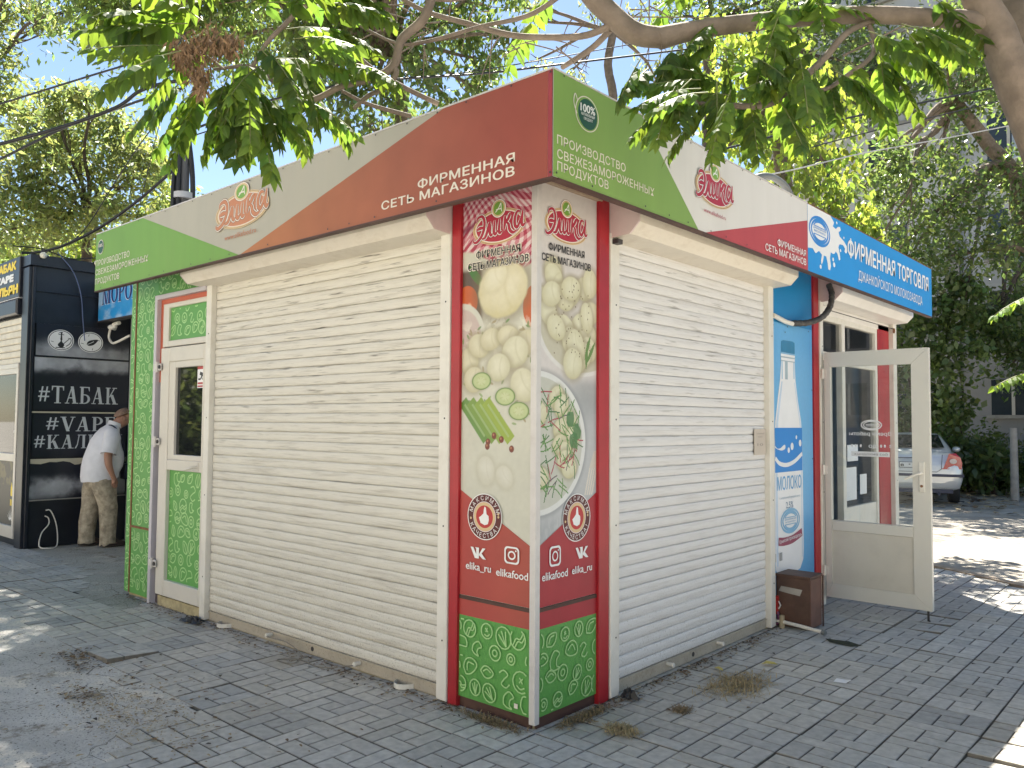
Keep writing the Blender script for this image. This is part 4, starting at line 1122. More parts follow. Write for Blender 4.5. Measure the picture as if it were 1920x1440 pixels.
fb = fb.build('fascia_sign', shop); tag(fb, 'bright blue fascia with white milk splash')
d = Decal(FRF, .0015)
spl = [(2.748, FZ1), (3.22, FZ1), (3.30, 3.235), (3.27, 3.20), (3.34, 3.19), (3.38, 3.215), (3.43, 3.225), (3.45, 3.20), (3.40, 3.175), (3.42, 3.145), (3.52, 3.12), (3.585, 3.09), (3.60, 3.05), (3.57, 3.025), (3.53, 3.035), (3.545, 3.065), (3.50, 3.085),
       (3.42, 3.08), (3.39, 3.05), (3.42, 3.0), (3.43, 2.955), (3.40, 2.94), (3.37, 2.99), (3.33, 3.005), (3.30, 2.98), (3.27, 2.975), (3.22, 2.98), (3.20, 2.93), (3.22, 2.87), (3.20, 2.83), (3.16, 2.835), (3.15, 2.88), (3.12, 2.93), (3.07, 2.93), (3.05, 2.88), (3.02, 2.85), (3.01, 2.88), (3.03, 2.93), (2.97, 2.95), (2.90, 2.92), (2.84, 2.95), (2.748, 2.94)]
d.poly(MILK, spl)
for u, v, r in ((3.27, 2.93, .016), (3.29, 2.89, .02), (3.44, 3.03, .013), (3.36, 3.245, .012), (3.52, 3.15, .01), (3.0, 2.83, .016)): d.ell(MILK, u, v, r * 1.2, r, 16)
d.up()


def dairy_emblem(d, cu, cv, ru, rv, m, word):
    d.ring(m, cu, cv, ru, rv, ru * .1, 48); d.ring(m, cu, cv, ru * .82, rv * .82, ru * .1, 48)
    for s in (1, -1):
        d.ring(m, cu, cv, ru * .66, rv * .66, ru * .06, 24, 25 if s > 0 else 205, 155 if s > 0 else 335)
        d.rect(m, cu - ru * .56, cu + ru * .56, cv + s * rv * .27 - rv * .03, cv + s * rv * .27 + rv * .03)
    for i, t in enumerate(word): d.text(m, t, cu - ru * (.6 - .08 * i), cu + ru * (.6 - .08 * i), cv + rv * (.08 - .2 * i), cv + rv * (.2 - .2 * i), .01)


dairy_emblem(d, 2.99, 3.105, .22, .118, BLUE_MID, ('ДЖАНКОЙСКИЙ', 'МОЛОКО'))
d.text(LETTER_W, 'ФИРМЕННАЯ ТОРГОВЛЯ', 3.607, 6.035, 3.015, 3.162, .026); d.text(LETTER_W, 'ДЖАНКОЙСКОГО МОЛОКОЗАВОДА', 3.86, 5.80, 2.845, 2.93, .002)
d.build('lettering', fb)
# blue board with the milk bottle
b = MB(); b.box(RW, 2.927, 3.80, .05, 2.94, -.03, .0, mat('deep blue board', (.005, .20, .46), rough=.4, var=.06, scale=2))
pb = b.build('blue_board', shop); tag(pb, 'tall sky blue board printed with a milk bottle')


def art_bottle(U, V):
    t = np.hypot((U - 3.3) / .75, (V - 1.5) / 1.5)[..., None]; c = np.array((.20, .47, .72)) * (1 - np.clip(t, 0, 1)) + np.array((.075, .32, .62)) * np.clip(t, 0, 1)
    return c * (.97 + .06 * fbm(U, V, 44, 3)[..., None])


painted('picture', RW, 2.93, 3.785, .10, 2.43, .004, .02, art_bottle, pb)
d = Decal(RW, .006)
bt = [(3.125, 2.12), (3.10, 1.96), (3.05, 1.80), (3.00, 1.62), (2.985, 1.45), (2.985, .55), (2.99, .44), (3.03, .375), (3.10, .35), (3.30, .36), (3.48, .39), (3.545, .46), (3.555, .55), (3.548, 1.45), (3.525, 1.62), (3.46, 1.80), (3.415, 1.96), (3.40, 2.12), (3.41, 2.19), (3.118, 2.19)]
d.poly(MILK, bt); d.up()
d.poly(mat('cap teal', (.03, .20, .36), rough=.4), [(3.125, 2.19), (3.405, 2.19), (3.402, 2.285), (3.36, 2.295), (3.17, 2.292), (3.128, 2.28)])
GREYB = mat('bottle neck grey', (.33, .42, .47), rough=.4)
d.rect(BLUE_PALE, 3.112, 3.415, 2.178, 2.192); d.rect(GREYB, 3.115, 3.412, 2.148, 2.158); d.rect(GREYB, 3.12, 3.408, 2.118, 2.126); d.rect(GREYB, 3.20, 3.255, 1.97, 2.12); d.rect(BLUE_PALE, 3.135, 3.15, 1.97, 2.12); d.rect(BLUE_PALE, 3.375, 3.392, 1.98, 2.12)
SH1 = mat('pale blue bottle shade', (.52, .62, .74), rough=.4)
d.poly(SH1, [(3.125, 1.95), (3.075, 1.80), (3.02, 1.62), (3.0, 1.45), (3.0, .55), (3.01, .46), (3.04, .46), (3.035, 1.45), (3.06, 1.62), (3.11, 1.80), (3.15, 1.95)]); d.poly(SH1, [(3.40, 1.95), (3.445, 1.80), (3.51, 1.62), (3.53, 1.45), (3.538, .55), (3.53, .48), (3.515, .48), (3.515, 1.45), (3.49, 1.62), (3.43, 1.80), (3.385, 1.95)])
d.up(); d.rect(BLUE_MID, 2.99, 3.545, 1.208, 1.57); d.up()
d.stroke(MILK, [(2.995, 1.325), (3.08, 1.28), (3.22, 1.265), (3.38, 1.29), (3.54, 1.35)], .034, taper=False)
d.poly(MILK, smooth_line([(2.99, 1.41), (3.06, 1.392), (3.13, 1.385), (3.19, 1.40), (3.185, 1.43), (3.15, 1.425), (3.10, 1.405), (3.04, 1.402), (2.99, 1.425)], 3))
for u, v, r in ((3.26, 1.385, .022), (3.33, 1.415, .03), (3.50, 1.44, .028), (3.42, 1.49, .016)): d.ell(MILK, u, v, r, r * 1.05, 18)
d.up(); MOL = mat('blue lettering', (.13, .36, .62), rough=.4)
d.text(MOL, 'МОЛОКО', 3.03, 3.515, 1.065, 1.172, .02); PT = mat('grey print', (.30, .42, .52), rough=.4)
d.text(PT, 'с молочной душой лета', 3.07, 3.48, .99, 1.01, 0); d.text(mat('navy print', (.06, .16, .3), rough=.4), '2,5%', 3.195, 3.34, .91, .965, .0)
dairy_emblem(d, 3.28, .805, .195, .105, BLUE_PALE, ('Джанкойский', 'молоко')); MAR = mat('maroon ribbon', (.28, .05, .10), rough=.4)
d.stroke(MAR, [(3.04, .655), (3.15, .645), (3.3, .648), (3.42, .668), (3.515, .69)], .066); d.up(); d.text(MILK, 'Крымский производитель', 3.055, 3.505, .636, .666, .006, slope=.05)
for u in (2.965, 3.085): d.rect(mat('duct tape', (.33, .34, .34), rough=.5), u - .03, u + .02, .50, .565)
for u, v in ((2.97, 2.40), (3.25, 2.41), (3.70, 2.41), (3.76, 1.9), (3.76, 1.3), (3.2, 2.36)): d.ell(SCREW, u, v, .007, .007, 8)
d.build('lettering', pb)
b = MB(); b.box(RW, 3.80, 3.915, .03, 2.95, -.06, .018, RED, .003); b.build('red_post', shop)
# corrugated cable hanging below the fascia
b = MB(); A = [(2.93, 2.47, .03), (3.15, 2.44, .035), (3.30, 2.435, .04)]; b.tube([RW.P(*p) for p in A], .02, WHITE_PVC, 8)
A = smooth_line([(3.28, 2.44, .04), (3.48, 2.46, .09), (3.68, 2.52, .13), (3.82, 2.62, .15), (3.88, 2.74, .15), (3.89, 2.84, .12)], 6)
b.tube([RW.P(*p) for p in A], [.024 + .004 * (i % 2) for i in range(len(A))], mat('old hose', (.06, .055, .05), rough=.6, var=.5, scale=14, dirt=.6, dirtcol=(.22, .2, .16), dscale=20), 8); b.build('cable_hose', shop)
# shop shutter: rolled up box with rails
sh = shutter(RW, 3.995, 6.02, .01, 2.70, BOX_CLEAN, 'rolled up white shutter above the shop window', (3.918, 3.985), (6.022, 6.135), (3.93, 6.08), BOX_CLEAN, shop, ([], []), [], 5, closed=False)
b = MB(); b.tube([RW.P(4.02, 2.64, .04), RW.P(5.98, 2.64, .04)], .004, SCREW, 6)
for u in (4.03, 6.0):
    b.tube([RW.P(u + .024 * math.cos(t), 2.62 + .024 * math.sin(t), .045) for t in np.linspace(0, 2 * math.pi, 13)], .006, RUST, 6, cap=False)
b.build('hook', sh)
# window with white frames, red strip
IN = RW.off(-.085)
b = MB()
b.box(IN, 3.985, 4.05, .03, 2.66, 0, .06, WHITE_PVC, .004); b.box(IN, 4.62, 4.70, .03, 2.66, 0, .06, WHITE_PVC, .004); b.box(IN, 4.05, 4.62, 2.56, 2.66, 0, .06, WHITE_PVC, .004); b.box(IN, 4.05, 4.62, 2.20, 2.27, 0, .06, WHITE_PVC, .004)
b.box(IN, 4.70, 5.60, 2.56, 2.66, 0, .06, WHITE_PVC, .004); b.box(IN, 5.60, 5.66, .03, 2.66, 0, .06, WHITE_PVC, .004); b.box(IN, 4.70, 5.60, .03, .80, 0, .05, WHITE_PVC, .004); b.box(IN, 4.70, 5.60, 2.17, 2.23, 0, .06, WHITE_PVC, .004)
wn = b.build('window', shop)
for r in ((4.70, 5.60, .80, 2.17), (4.70, 5.60, 2.23, 2.56), (4.05, 4.62, 2.27, 2.56)):
    b = MB(); b.face([IN.P(r[0], r[2], .03), IN.P(r[1], r[2], .03), IN.P(r[1], r[3], .03), IN.P(r[0], r[3], .03)], GLASS); b.build('glass_pane', wn)
b = MB(); b.box(IN, 5.66, 6.02, .03, 2.66, .0, .07, RED, .003); b.build('red_panel', shop)
d = Decal(IN, .034); PAPER = mat('paper', (.68, .69, .70), rough=.8, var=.04)
for r in ((4.76, 5.05, .86, 1.18), (4.80, 5.1, 1.24, 1.40), (5.15, 5.35, .9, 1.1)): d.rect(PAPER, *r)
d.build('price_paper', wn)
# open door: swings out from the left jamb
DL = Frame((0, 3.93, 0), (1, 0, 0), (0, 0, 1), (0, -1, 0))
b = MB(); X0, X1, Z0, Z1 = .055, .908, .092, 2.238
mit = mat('door seam', (.2, .19, .17), rough=.6)
b.prism(DL, [(X0, Z0), (X0 + .052, Z0 + .118), (X0 + .052, Z1 - .13), (X0, Z1)], -.05, .0, WHITE_DOOR); b.prism(DL, [(X1, Z0), (X1, Z1), (X1 - .135, Z1 - .13), (X1 - .135, Z0 + .118)], -.05, .0, WHITE_DOOR)
b.prism(DL, [(X0 + .0015, Z0), (X1 - .0015, Z0), (X1 - .1365, Z0 + .118), (X0 + .0535, Z0 + .118)], -.0495, -.0005, WHITE_DOOR); b.prism(DL, [(X0 + .0015, Z1), (X0 + .0535, Z1 - .13), (X1 - .1365, Z1 - .13), (X1 - .0015, Z1)], -.0495, -.0005, WHITE_DOOR)
b.box(DL, X0 + .052, X1 - .135, .672, .762, -.0485, -.0015, WHITE_DOOR, .006)
odr = b.build('door', shop); tag(odr, 'white glazed door standing wide open')
b = MB(); b.box(DL, X0 + .050, X1 - .133, .21, .672, -.03, -.014, mat('door panel beige', (.55, .52, .45), rough=.4, var=.04, dirt=.1)); b.build('door_panel', odr)
b = MB(); b.face([DL.P(X0 + .05, .76, -.025), DL.P(X1 - .133, .76, -.025), DL.P(X1 - .133, 2.11, -.025), DL.P(X0 + .05, 2.11, -.025)], GLASS); b.build('glass_pane', odr)
d = Decal(DL, -.0225); GW = mat('glass lettering', (.66, .66, .66), rough=.5)
d.ring(GW, .445, 1.597, .088, .046, .010); d.ring(GW, .445, 1.597, .068, .036, .008); d.rect(GW, .40, .49, 1.60, 1.606); d.rect(GW, .40, .49, 1.587, 1.593)
d.text(GW, 'Время работы', .262, .604, 1.508, 1.54, .02, mirror=True); d.text(GW, '8.00 до 20.00', .275, .604, 1.403, 1.437, .02, mirror=True); d.stroke(GW, [(.275, 1.348), (.44, 1.348), (.592, 1.348)], .042, smooth=False); d.up()
d.text(mat('glass word', (.33, .31, .3), rough=.6), 'без выходных', .30, .575, 1.338, 1.36, .015, mirror=True); d.build('lettering', odr)
b = MB(); b.box(DL, .822, .866, 1.05, 1.298, .0, .009, WHITE_PVC, .004); b.tube([DL.P(.844, 1.205, .009), DL.P(.844, 1.205, .05), DL.P(.83, 1.203, .055), DL.P(.725, 1.155, .055)], [.011, .011, .011, .009], WHITE_PVC, 10)
b.tube([DL.P(.844, 1.10, .009), DL.P(.844, 1.10, .014)], .011, RUST, 10); b.build('handle', odr)
for z in (.32, 1.2, 2.05):
    b = MB(); b.tube([DL.P(X0 - .012, z - .045, .004), DL.P(X0 - .012, z + .045, .004)], .012, WHITE_PVC, 8); b.box(DL, X0 - .006, X0 + .024, z - .035, z + .035, .0, .004, WHITE_PVC); b.build('hinge', odr)
b = MB(); b.tube([DL.P(.862, .15, -.055), DL.P(.862, .0, -.055), DL.P(.875, .003, -.055)], .009, SCREW, 8); b.build('door_stay', odr)

# ================================================================== BLACK TOBACCO KIOSK (left)
BK = Frame((-8.40, 0, 0), (0, 1, 0), (0, 0, 1), (1, 0, 0))       # face with the smoke pictures
BL = Frame((0, .22, 0), (1, 0, 0), (0, 0, 1), (0, -1, 0))        # face with the door
tob = thing('tobacco_kiosk', 'black tobacco kiosk with smoke pictures on its side, left of the green kiosk', 'kiosk', (-9.6, .9, 0))
b = MB(); b.box(WORLD, -12.5, -8.42, .26, 1.60, .0, 3.52, BLACK_PAINT); b.box(WORLD, -12.5, -9.4, 1.6, 3.5, 0, 3.5, BLACK_PAINT); b.build('wall', tob)
b = MB(); b.box(WORLD, -12.55, -8.36, .20, 1.66, 3.52, 3.66, BLACK_PAINT, .01); b.box(WORLD, -12.55, -9.3, 1.66, 3.55, 3.5, 3.6, BLACK_PAINT); b.build('roof', tob)
b = MB(); b.box(BK, .235, .275, .0, 3.5, -.02, .03, BLACK_PAINT, .004); b.box(BL, -8.62, -8.40, .0, 3.5, -.03, .02, BLACK_PAINT, .004); b.build('corner_post', tob)


def smoke_func(vlo, vhi, seed, rise):
    def f(U, V):
        n = fbm(U, V, seed, 2.6, 6); k = sstep(.36, .62, n + .22 * (rise - np.abs((V - vlo) / (vhi - vlo) - .5 - .0)))
        base = np.ones(U.shape + (3,)) * np.array((.012, .015, .024))
        col = np.array((.16, .17, .19)) * (.4 + .9 * fbm(U + 5, V + 3, seed + 1, 5, 5))[..., None]
        return base * (1 - k[..., None]) + col * k[..., None]
    return f


def smoke_at(vc, hw, seed):
    def f(U, V):
        n = fbm(U, V, seed, 2.4, 6); env = np.exp(-((V - vc) / hw) ** 2)
        k = np.clip(sstep(.24, .54, n * (.35 + .9 * env)) * 1.1, 0, 1) * np.clip(env * 1.4, 0, 1)
        base = np.ones(U.shape + (3,)) * np.array((.012, .014, .024))
        col = np.array((.40, .41, .44)) * (.3 + 1.0 * fbm(U + 5, V + 3, seed + 1, 4.5, 5))[..., None]
        return base * (1 - k[..., None]) + col * k[..., None]
    return f


GLOSSP = mat_vcol('glossy picture', rough=.3, var=.03)
panels = [(.30, 1.44, 2.40, 2.80, (2.40, .17), 51), (.29, 1.44, 1.715, 2.375, (2.34, .17), 52), (.29, 1.44, 1.13, 1.665, (3.5, .1), 53), (.27, 1.44, .60, 1.095, (.74, .15), 54)]
pob = []
for k, (u0, u1, z0, z1, (vc, hw), sd_) in enumerate(panels):
    p_ = painted('smoke_panel', BK, u0, u1, z0, z1, .012, .012, smoke_at(vc, hw, sd_), tob, GLOSSP); pob.append(p_)
SMOG = mat('grey moulding', (.30, .29, .27), rough=.5)
b = MB(); b.box(BK, .28, 1.45, 1.675, 1.695, -.01, .02, mat('cream edge', (.48, .44, .33), rough=.7)); b.build('moulding', tob)
b = MB(); b.box(BK, .26, 1.45, .58, .594, -.01, .022, SMOG); b.build('moulding', tob)
b = MB(); b.box(BK, .28, 1.45, 2.378, 2.396, -.01, .02, BLACK_PAINT); b.build('moulding', tob)
b = MB(); b.box(BK, .28, 1.45, 2.80, 2.812, -.01, .016, BLACK_PAINT); b.build('moulding', tob)
b = MB(); b.box(BK, .28, 1.45, 3.20, 3.215, -.01, .016, BLACK_PAINT); b.build('moulding', tob)
b = MB()
ED = [(0.27, 1.1), (1.44, 1.1), (1.44, 1.035), (1.3, 1.065), (1.22, 1.025), (1.16, 1.055), (1.1, 0.955), (1.05, 1.035), (0.98, 1.065), (0.92, 1.055), (0.85, 1.02), (0.8, 1.015), (0.74, 1.05), (0.66, 1.065), (0.58, 1.055), (0.5, 1.06), (0.4, 1.035), (0.27, 1.045)]
b.add([BK.P(u, v, .014) for u, v in ED], [tuple(range(len(ED)))], mat('cream edge', (.48, .44, .33))); b.build('moulding', tob)
for k, tx in ((1, [('#ТАБАК', .34, 1.31, 1.80, 2.02)]), (2, [('#VAPE', .44, 1.30, 1.445, 1.63), ('#КАЛЬЯН', .31, 1.385, 1.225, 1.40)])):
    d = Decal(BK, .016)
    for t, a, c, z0, z1 in tx: serif_text(d, SILVERL, t, a, min(c, 1.435) if k == 2 else c, z0, z1)
    d.build('lettering', pob[k])
d = Decal(BK, .016)
for cu in (.585, .945):
    d.ell(LETTER_W, cu, 2.605, .155, .135); d.up(3e-4); d.ring(LETTER_K, cu, 2.605, .145, .126, .008)
    for a in (15, 100, 190, 280): d.stroke(LETTER_K, [(cu + .12 * math.cos(rad(a)), 2.605 + .105 * math.sin(rad(a))), (cu + .09 * math.cos(rad(a + 9)), 2.605 + .08 * math.sin(rad(a + 9)))], .006)
cu = .585   # water pipe
d.rect(LETTER_K, cu - .004, cu + .012, 2.56, 2.70); d.rect(LETTER_K, cu - .03, cu + .035, 2.672, 2.68); d.rect(LETTER_K, cu - .012, cu + .018, 2.695, 2.71); d.ell(LETTER_K, cu + .004, 2.62, .014, .012); d.ell(LETTER_K, cu + .004, 2.645, .012, .01); d.ell(LETTER_K, cu + .002, 2.545, .038, .03); d.poly(LETTER_K, [(cu - .025, 2.565), (cu + .03, 2.565), (cu + .01, 2.59), (cu - .005, 2.59)]); d.rect(LETTER_K, cu - .06, cu + .05, 2.505, 2.516)
d.stroke(LETTER_K, [(cu + .03, 2.56), (cu + .07, 2.60), (cu + .11, 2.635), (cu + .12, 2.60), (cu + .10, 2.56), (cu + .06, 2.53)], .009)
cu = .945   # leaf
d.poly(LETTER_K, smooth_line([(cu - .05, 2.575), (cu - .035, 2.61), (cu + .01, 2.635), (cu + .09, 2.645), (cu + .07, 2.605), (cu + .03, 2.57), (cu - .02, 2.558), (cu - .05, 2.575)], 4)[:-1]); d.up(2e-4); d.stroke(LETTER_W, [(cu - .04, 2.575), (cu, 2.595), (cu + .04, 2.618)], .006)
d.build('lettering', pob[0])
# front: shutter, door, sign with yellow letters
b = MB(); SID = mat('cream siding', (.66, .60, .48), rough=.45, dirt=.2)
for k in range(7): b.box(BL, -9.9, -8.665, 2.30 + k * .085, 2.38 + k * .085, -.03, .0, SID, .012)
b.build('shutter_slats', tob)
b = MB(); b.box(BL, -9.95, -8.655, 2.24, 2.30, -.03, .03, FRAMEW, .004)
for r in ((-8.72, -8.655, .10, 2.24), (-9.62, -9.56, .10, 2.24)): b.box(BL, *r, -.03, .025, FRAMEW, .004)
for z0, z1 in ((.10, .25), (1.06, 1.16), (2.17, 2.24)): b.box(BL, -9.56, -8.72, z0, z1, -.03, .025, FRAMEW, .004)
td = b.build('door', tob)
b = MB(); b.box(BL, -9.56, -8.72, 1.16, 2.17, -.03, -.005, DARKGLASS); b.build('glass_pane', td)
def art_lowdoor(U, V):
    c = np.ones(U.shape + (3,)) * np.array((.05, .045, .035)); n = fbm(U, V, 61, 9, 4); return mixc(c, sstep(.5, .62, n) * (V > .75), (.13, .11, .05))
painted('door_picture', BL, -9.56, -8.72, .25, 1.06, -.004, .012, art_lowdoor, td)
d = Decal(BL, .0); 
d.poly(YELLOW, [(-8.86, .62), (-8.80, .62), (-8.795, .72), (-8.83, .80), (-8.865, .72)]); d.rect(YELLOW, -8.87, -8.835, .50, .58); d.rect(YELLOW, -8.82, -8.785, .50, .58)
for a in range(7):
    t = rad(30 + 20 * a); d.poly(LETTER_W, [(-8.84 + .15 * math.cos(t), .30 + .17 * math.sin(t)), (-8.84 + .03 * math.cos(t + .3), .30 + .03 * math.sin(t + .3)), (-8.84 + .03 * math.cos(t - .3), .30 + .03 * math.sin(t - .3))])
for z in (1.98, 1.82, 1.60): d.rect(SILVERL, -8.80, -8.725, z, z + .015)
for z, n_ in ((1.83, 4), (1.62, 4)):
    for i in range(n_): d.rect(SILVERL, -8.80 + i * .02, -8.788 + i * .02, z, z + .07)
d.text(SILVERL, 'по', -8.82, -8.73, 1.42, 1.46, .02); d.build('lettering', td)
sg = MB(); sg.box(BL, -10.6, -8.66, 3.14, 3.66, .0, .05, BLACK_PAINT, .01); sg.box(BL, -10.6, -8.66, 3.128, 3.139, .0, .052, ALU); sg = sg.build('sign_board', tob)
d = Decal(BL, .052)
d.text(YELLOW, 'ТАБАК', -9.60, -8.80, 3.51, 3.61, .07); d.text(LETTER_W, 'VAPE', -9.55, -8.88, 3.365, 3.455, .07); d.text(YELLOW, 'КАЛЬЯН', -9.75, -8.70, 3.20, 3.305, .07); d.build('lettering', sg)
b = MB(); b.box(BL, -10.5, -8.68, 2.92, 3.12, -.02, .07, BLACK_PAINT, .02); b.build('shutter_box', tob)
for u in (.33, .98):
    b = MB(); b.sphere((-8.33, u, 3.65), .042, mat('bulb white', (.75, .70, .58), rough=.3), 12, 8); b.tube([(-8.34, u, 3.69), (-8.36, u, 3.72)], .02, SCREW, 8); b.build('light_bulb', tob)
b = MB(); b.tube(smooth_line([(-8.37, .0, 3.72), (-8.36, .33, 3.73), (-8.355, .66, 3.66), (-8.36, .98, 3.72), (-8.36, 1.3, 3.68)], 5), .008, CABLE, 6); b.build('wire', tob)
b = MB(); b.tube(smooth_line([(-8.36, .5, 3.72), (-8.33, .68, 3.5), (-8.37, .80, 3.22), (-8.385, .84, 2.9), (-8.385, .87, 2.62)], 5), .007, mat('thin blue wire', (.10, .13, .24), rough=.5), 6); b.build('wire', tob)
# loop of white flex lying out of the wall
fx = MB(); FLEX = mat('white flex', (.68, .66, .60), rough=.5)
fx.tube(smooth_line([BK.P(.47, .46, .03), BK.P(.52, .45, .05), BK.P(.58, .30, .06), BK.P(.60, .12, .08), BK.P(.55, .012, .18), BK.P(.44, .010, .22), BK.P(.38, .03, .12), BK.P(.42, .18, .06), BK.P(.50, .28, .05), BK.P(.50, .36, .04), BK.P(.46, .39, .03)], 6), .008, FLEX, 6)
tag(fx.build('cable_loop'), 'loop of thin white flex lying at the foot of the black kiosk', 'cable')

# ================================================================== ICE CREAM KIOSK (between the two)
ice = thing('ice_cream_kiosk', 'white framed kiosk with a blue and navy ice cream sign, behind the man', 'kiosk', (-6.8, 1.9, 0))
b = MB(); b.box(WORLD, -8.30, -5.1, 1.72, 4.0, .0, 3.3, mat('pale kiosk wall', (.45, .46, .46), rough=.6, dirt=.2)); b.build('wall', ice)
b = MB(); b.box(WORLD, -8.40, -8.27, 1.46, 1.70, .0, 3.0, mat('white post', (.55, .55, .54), rough=.5, var=.06)); b.build('post', ice)
b = MB(); b.box(WORLD, -8.27, -5.1, 1.5, 1.70, 2.45, 2.50, FRAMEW); b.box(WORLD, -8.27, -5.1, 1.45, 1.72, .95, 1.0, FRAMEW); b.build('serving_hatch', ice)
SI = Frame((0, 1.02, 0), (1, 0, 0), (0, 0, 1), (0, -1, 0))
b = MB(); b.box(SI, -8.36, -5.3, 2.89, 3.42, -.08, .0, BLUE_MID); b.box(WORLD, -8.36, -5.3, 1.1, 1.8, 3.30, 3.40, BLACK_PAINT); b.box(SI, -8.36, -5.3, 2.87, 2.889, -.09, .01, SCREW); isg = b.build('sign_board', ice)


def art_sky(U, V):
    t = sstep(2.9, 3.4, V + .05 * np.sin(U * 9)); n = sstep(.45, .7, fbm(U, V * 2, 71, 2.5, 5))
    c = np.array((.015, .26, .60)) * (1 - t[..., None]) + np.array((.09, .36, .65)) * t[..., None]; return mixc(c, n * .7, (.45, .58, .70))


painted('picture', SI, -8.355, -5.31, 2.892, 3.415, .003, .012, art_sky, isg)
d = Decal(SI, .006); NAVY = mat('navy letters', (.015, .02, .15), rough=.4)
serif_text(d, mat('pale outline', (.55, .6, .72)), 'МОРОЖЕНОЕ', -8.25, -6.23, 3.085, 3.32, .06); serif_text(d, NAVY, 'МОРОЖЕНОЕ', -8.24, -6.22, 3.093, 3.325, .06); d.build('lettering', isg)
b = MB(); b.tube(smooth_line([(-8.28, 1.2, 2.80), (-8.15, 1.12, 2.80), (-8.05, 1.1, 2.83), (-7.9, 1.1, 2.84)], 5), .025, WHITE_PVC, 8); b.sphere((-8.1, 1.1, 2.80), (.10, .05, .035), WHITE_PVC)
b.tube(smooth_line([(-8.22, 1.12, 2.78), (-8.25, 1.12, 2.68), (-8.15, 1.12, 2.60), (-8.0, 1.12, 2.60), (-7.8, 1.2, 2.68)], 6), .016, WHITE_PVC, 8); b.build('lamp_bracket', ice)

# ================================================================== BROWN BOX, PIPE, SMALL THINGS BY THE WALL
BXM = mat('brown painted box', (.085, .042, .028), rough=.55, var=.22, scale=8, dirt=.35, dirtcol=(.16, .10, .06), dscale=10, bump=.1, bscale=30)
BXM2 = mat('brown box side', (.14, .065, .045), rough=.55, var=.2, scale=8, dirt=.3, dirtcol=(.2, .13, .08), dscale=10)
mb = thing('cable_box', 'brown box standing on the pavers below the milk bottle board', 'box', (.14, 3.1, 0))
b = MB(); b.box(WORLD, .01, .275, 2.985, 3.225, .012, .395, BXM, .004); b.build('body', mb)
b = MB(); b.box(WORLD, -.0, .285, 2.975, 3.235, .396, .415, BXM, .003); b.build('lid', mb)
b = MB(); b.box(WORLD, .276, .281, 2.995, 3.215, .02, .39, BXM2); b.box(WORLD, .282, .292, 3.225, 3.237, .0, .40, BXM); b.build('side_panel', mb)
b = MB(); b.face([(.10, 2.984, .27), (.20, 2.984, .26), (.22, 2.984, .31), (.05, 2.984, .32), (.03, 2.984, .28)], mat('worn patch', (.30, .28, .25), rough=.9, var=.3)); b.build('worn_patch', mb)
b = MB(); b.tube([(-.005, 2.955, .045), (.06, 2.95, .05), (.20, 2.93, .045), (.40, 2.90, .035)], .014, WHITE_PVC, 10); b.tube([(.07, 2.948, .0), (.07, 2.948, .10)], [.022, .019], mat('brass tap', (.38, .31, .2), rough=.5), 10); b.tube([(.40, 2.90, .035), (.43, 2.895, .03)], .019, PIPEM, 10)
tag(b.build('water_pipe'), 'white water pipe lying in front of the brown box', 'pipe')
b = MB(); REDP = mat('red plastic', (.42, .02, .02), rough=.4, var=.1); b.box(WORLD, .004, .03, 2.945, 3.0, .10, .24, REDP, .004); b.tube([(.034, 2.97, .2), (.05, 2.97, .17), (.034, 2.97, .14)], .006, ALU, 6); b.tube(smooth_line([(.03, 2.96, .12), (.04, 2.955, .06), (.03, 2.95, .03), (.0, 2.95, .02)], 4), .012, mat('violet hose', (.12, .03, .09), rough=.5), 8)
tag(b.build('tap_cover'), 'red plastic tap cover between the shutter rail and the brown box', 'cover')
# a missing paver: dark hole
b = MB(); b.add([(.44, 2.86, .003), (.60, 2.90, .003), (.72, 2.84, .003), (.66, 2.76, .003), (.50, 2.78, .003)], [(0, 1, 2, 3, 4)], mat('mossy hole', (.03, .035, .018), rough=1, var=.5, scale=30, bump=.8)); 
tag(b.build('moss_patch'), 'dark mossy gap in the pavers beside the brown box', 'moss', kind='stuff')
def crumple(name, cx, cy, r, h, m, label, seed):
    """a crushed scrap of cloth: a ragged disc thrown into sharp folds"""
    rgx = np.random.default_rng(seed); b = MB(); V = []; R_, A_ = 7, 16
    for i in range(R_):
        for j in range(A_):
            a = 2 * math.pi * j / A_; q = (i + .3) / R_ * r * (1 + .3 * math.sin(3 * a + seed) + .15 * math.sin(7 * a)); V.append((cx + q * math.cos(a), cy + q * .6 * math.sin(a), .004 + max(0, h * (1 - (i / R_) ** 2) * rgx.uniform(.25, 1.0))))
    b.add(V, [(i * A_ + j, i * A_ + (j + 1) % A_, (i + 1) * A_ + (j + 1) % A_, (i + 1) * A_ + j) for i in range(R_ - 1) for j in range(A_)] + [tuple(range(A_))], m)
    return tag(b.build(name), label, 'rag')


crumple('black_rag', .10, .735, .06, .075, CABLE, 'crumpled black rag at the foot of the white shutter rail beside the corner', 1)
crumple('black_rag', -3.44, -.10, .12, .05, CABLE, 'crumpled black rag on the ground below the service door frame', 2)


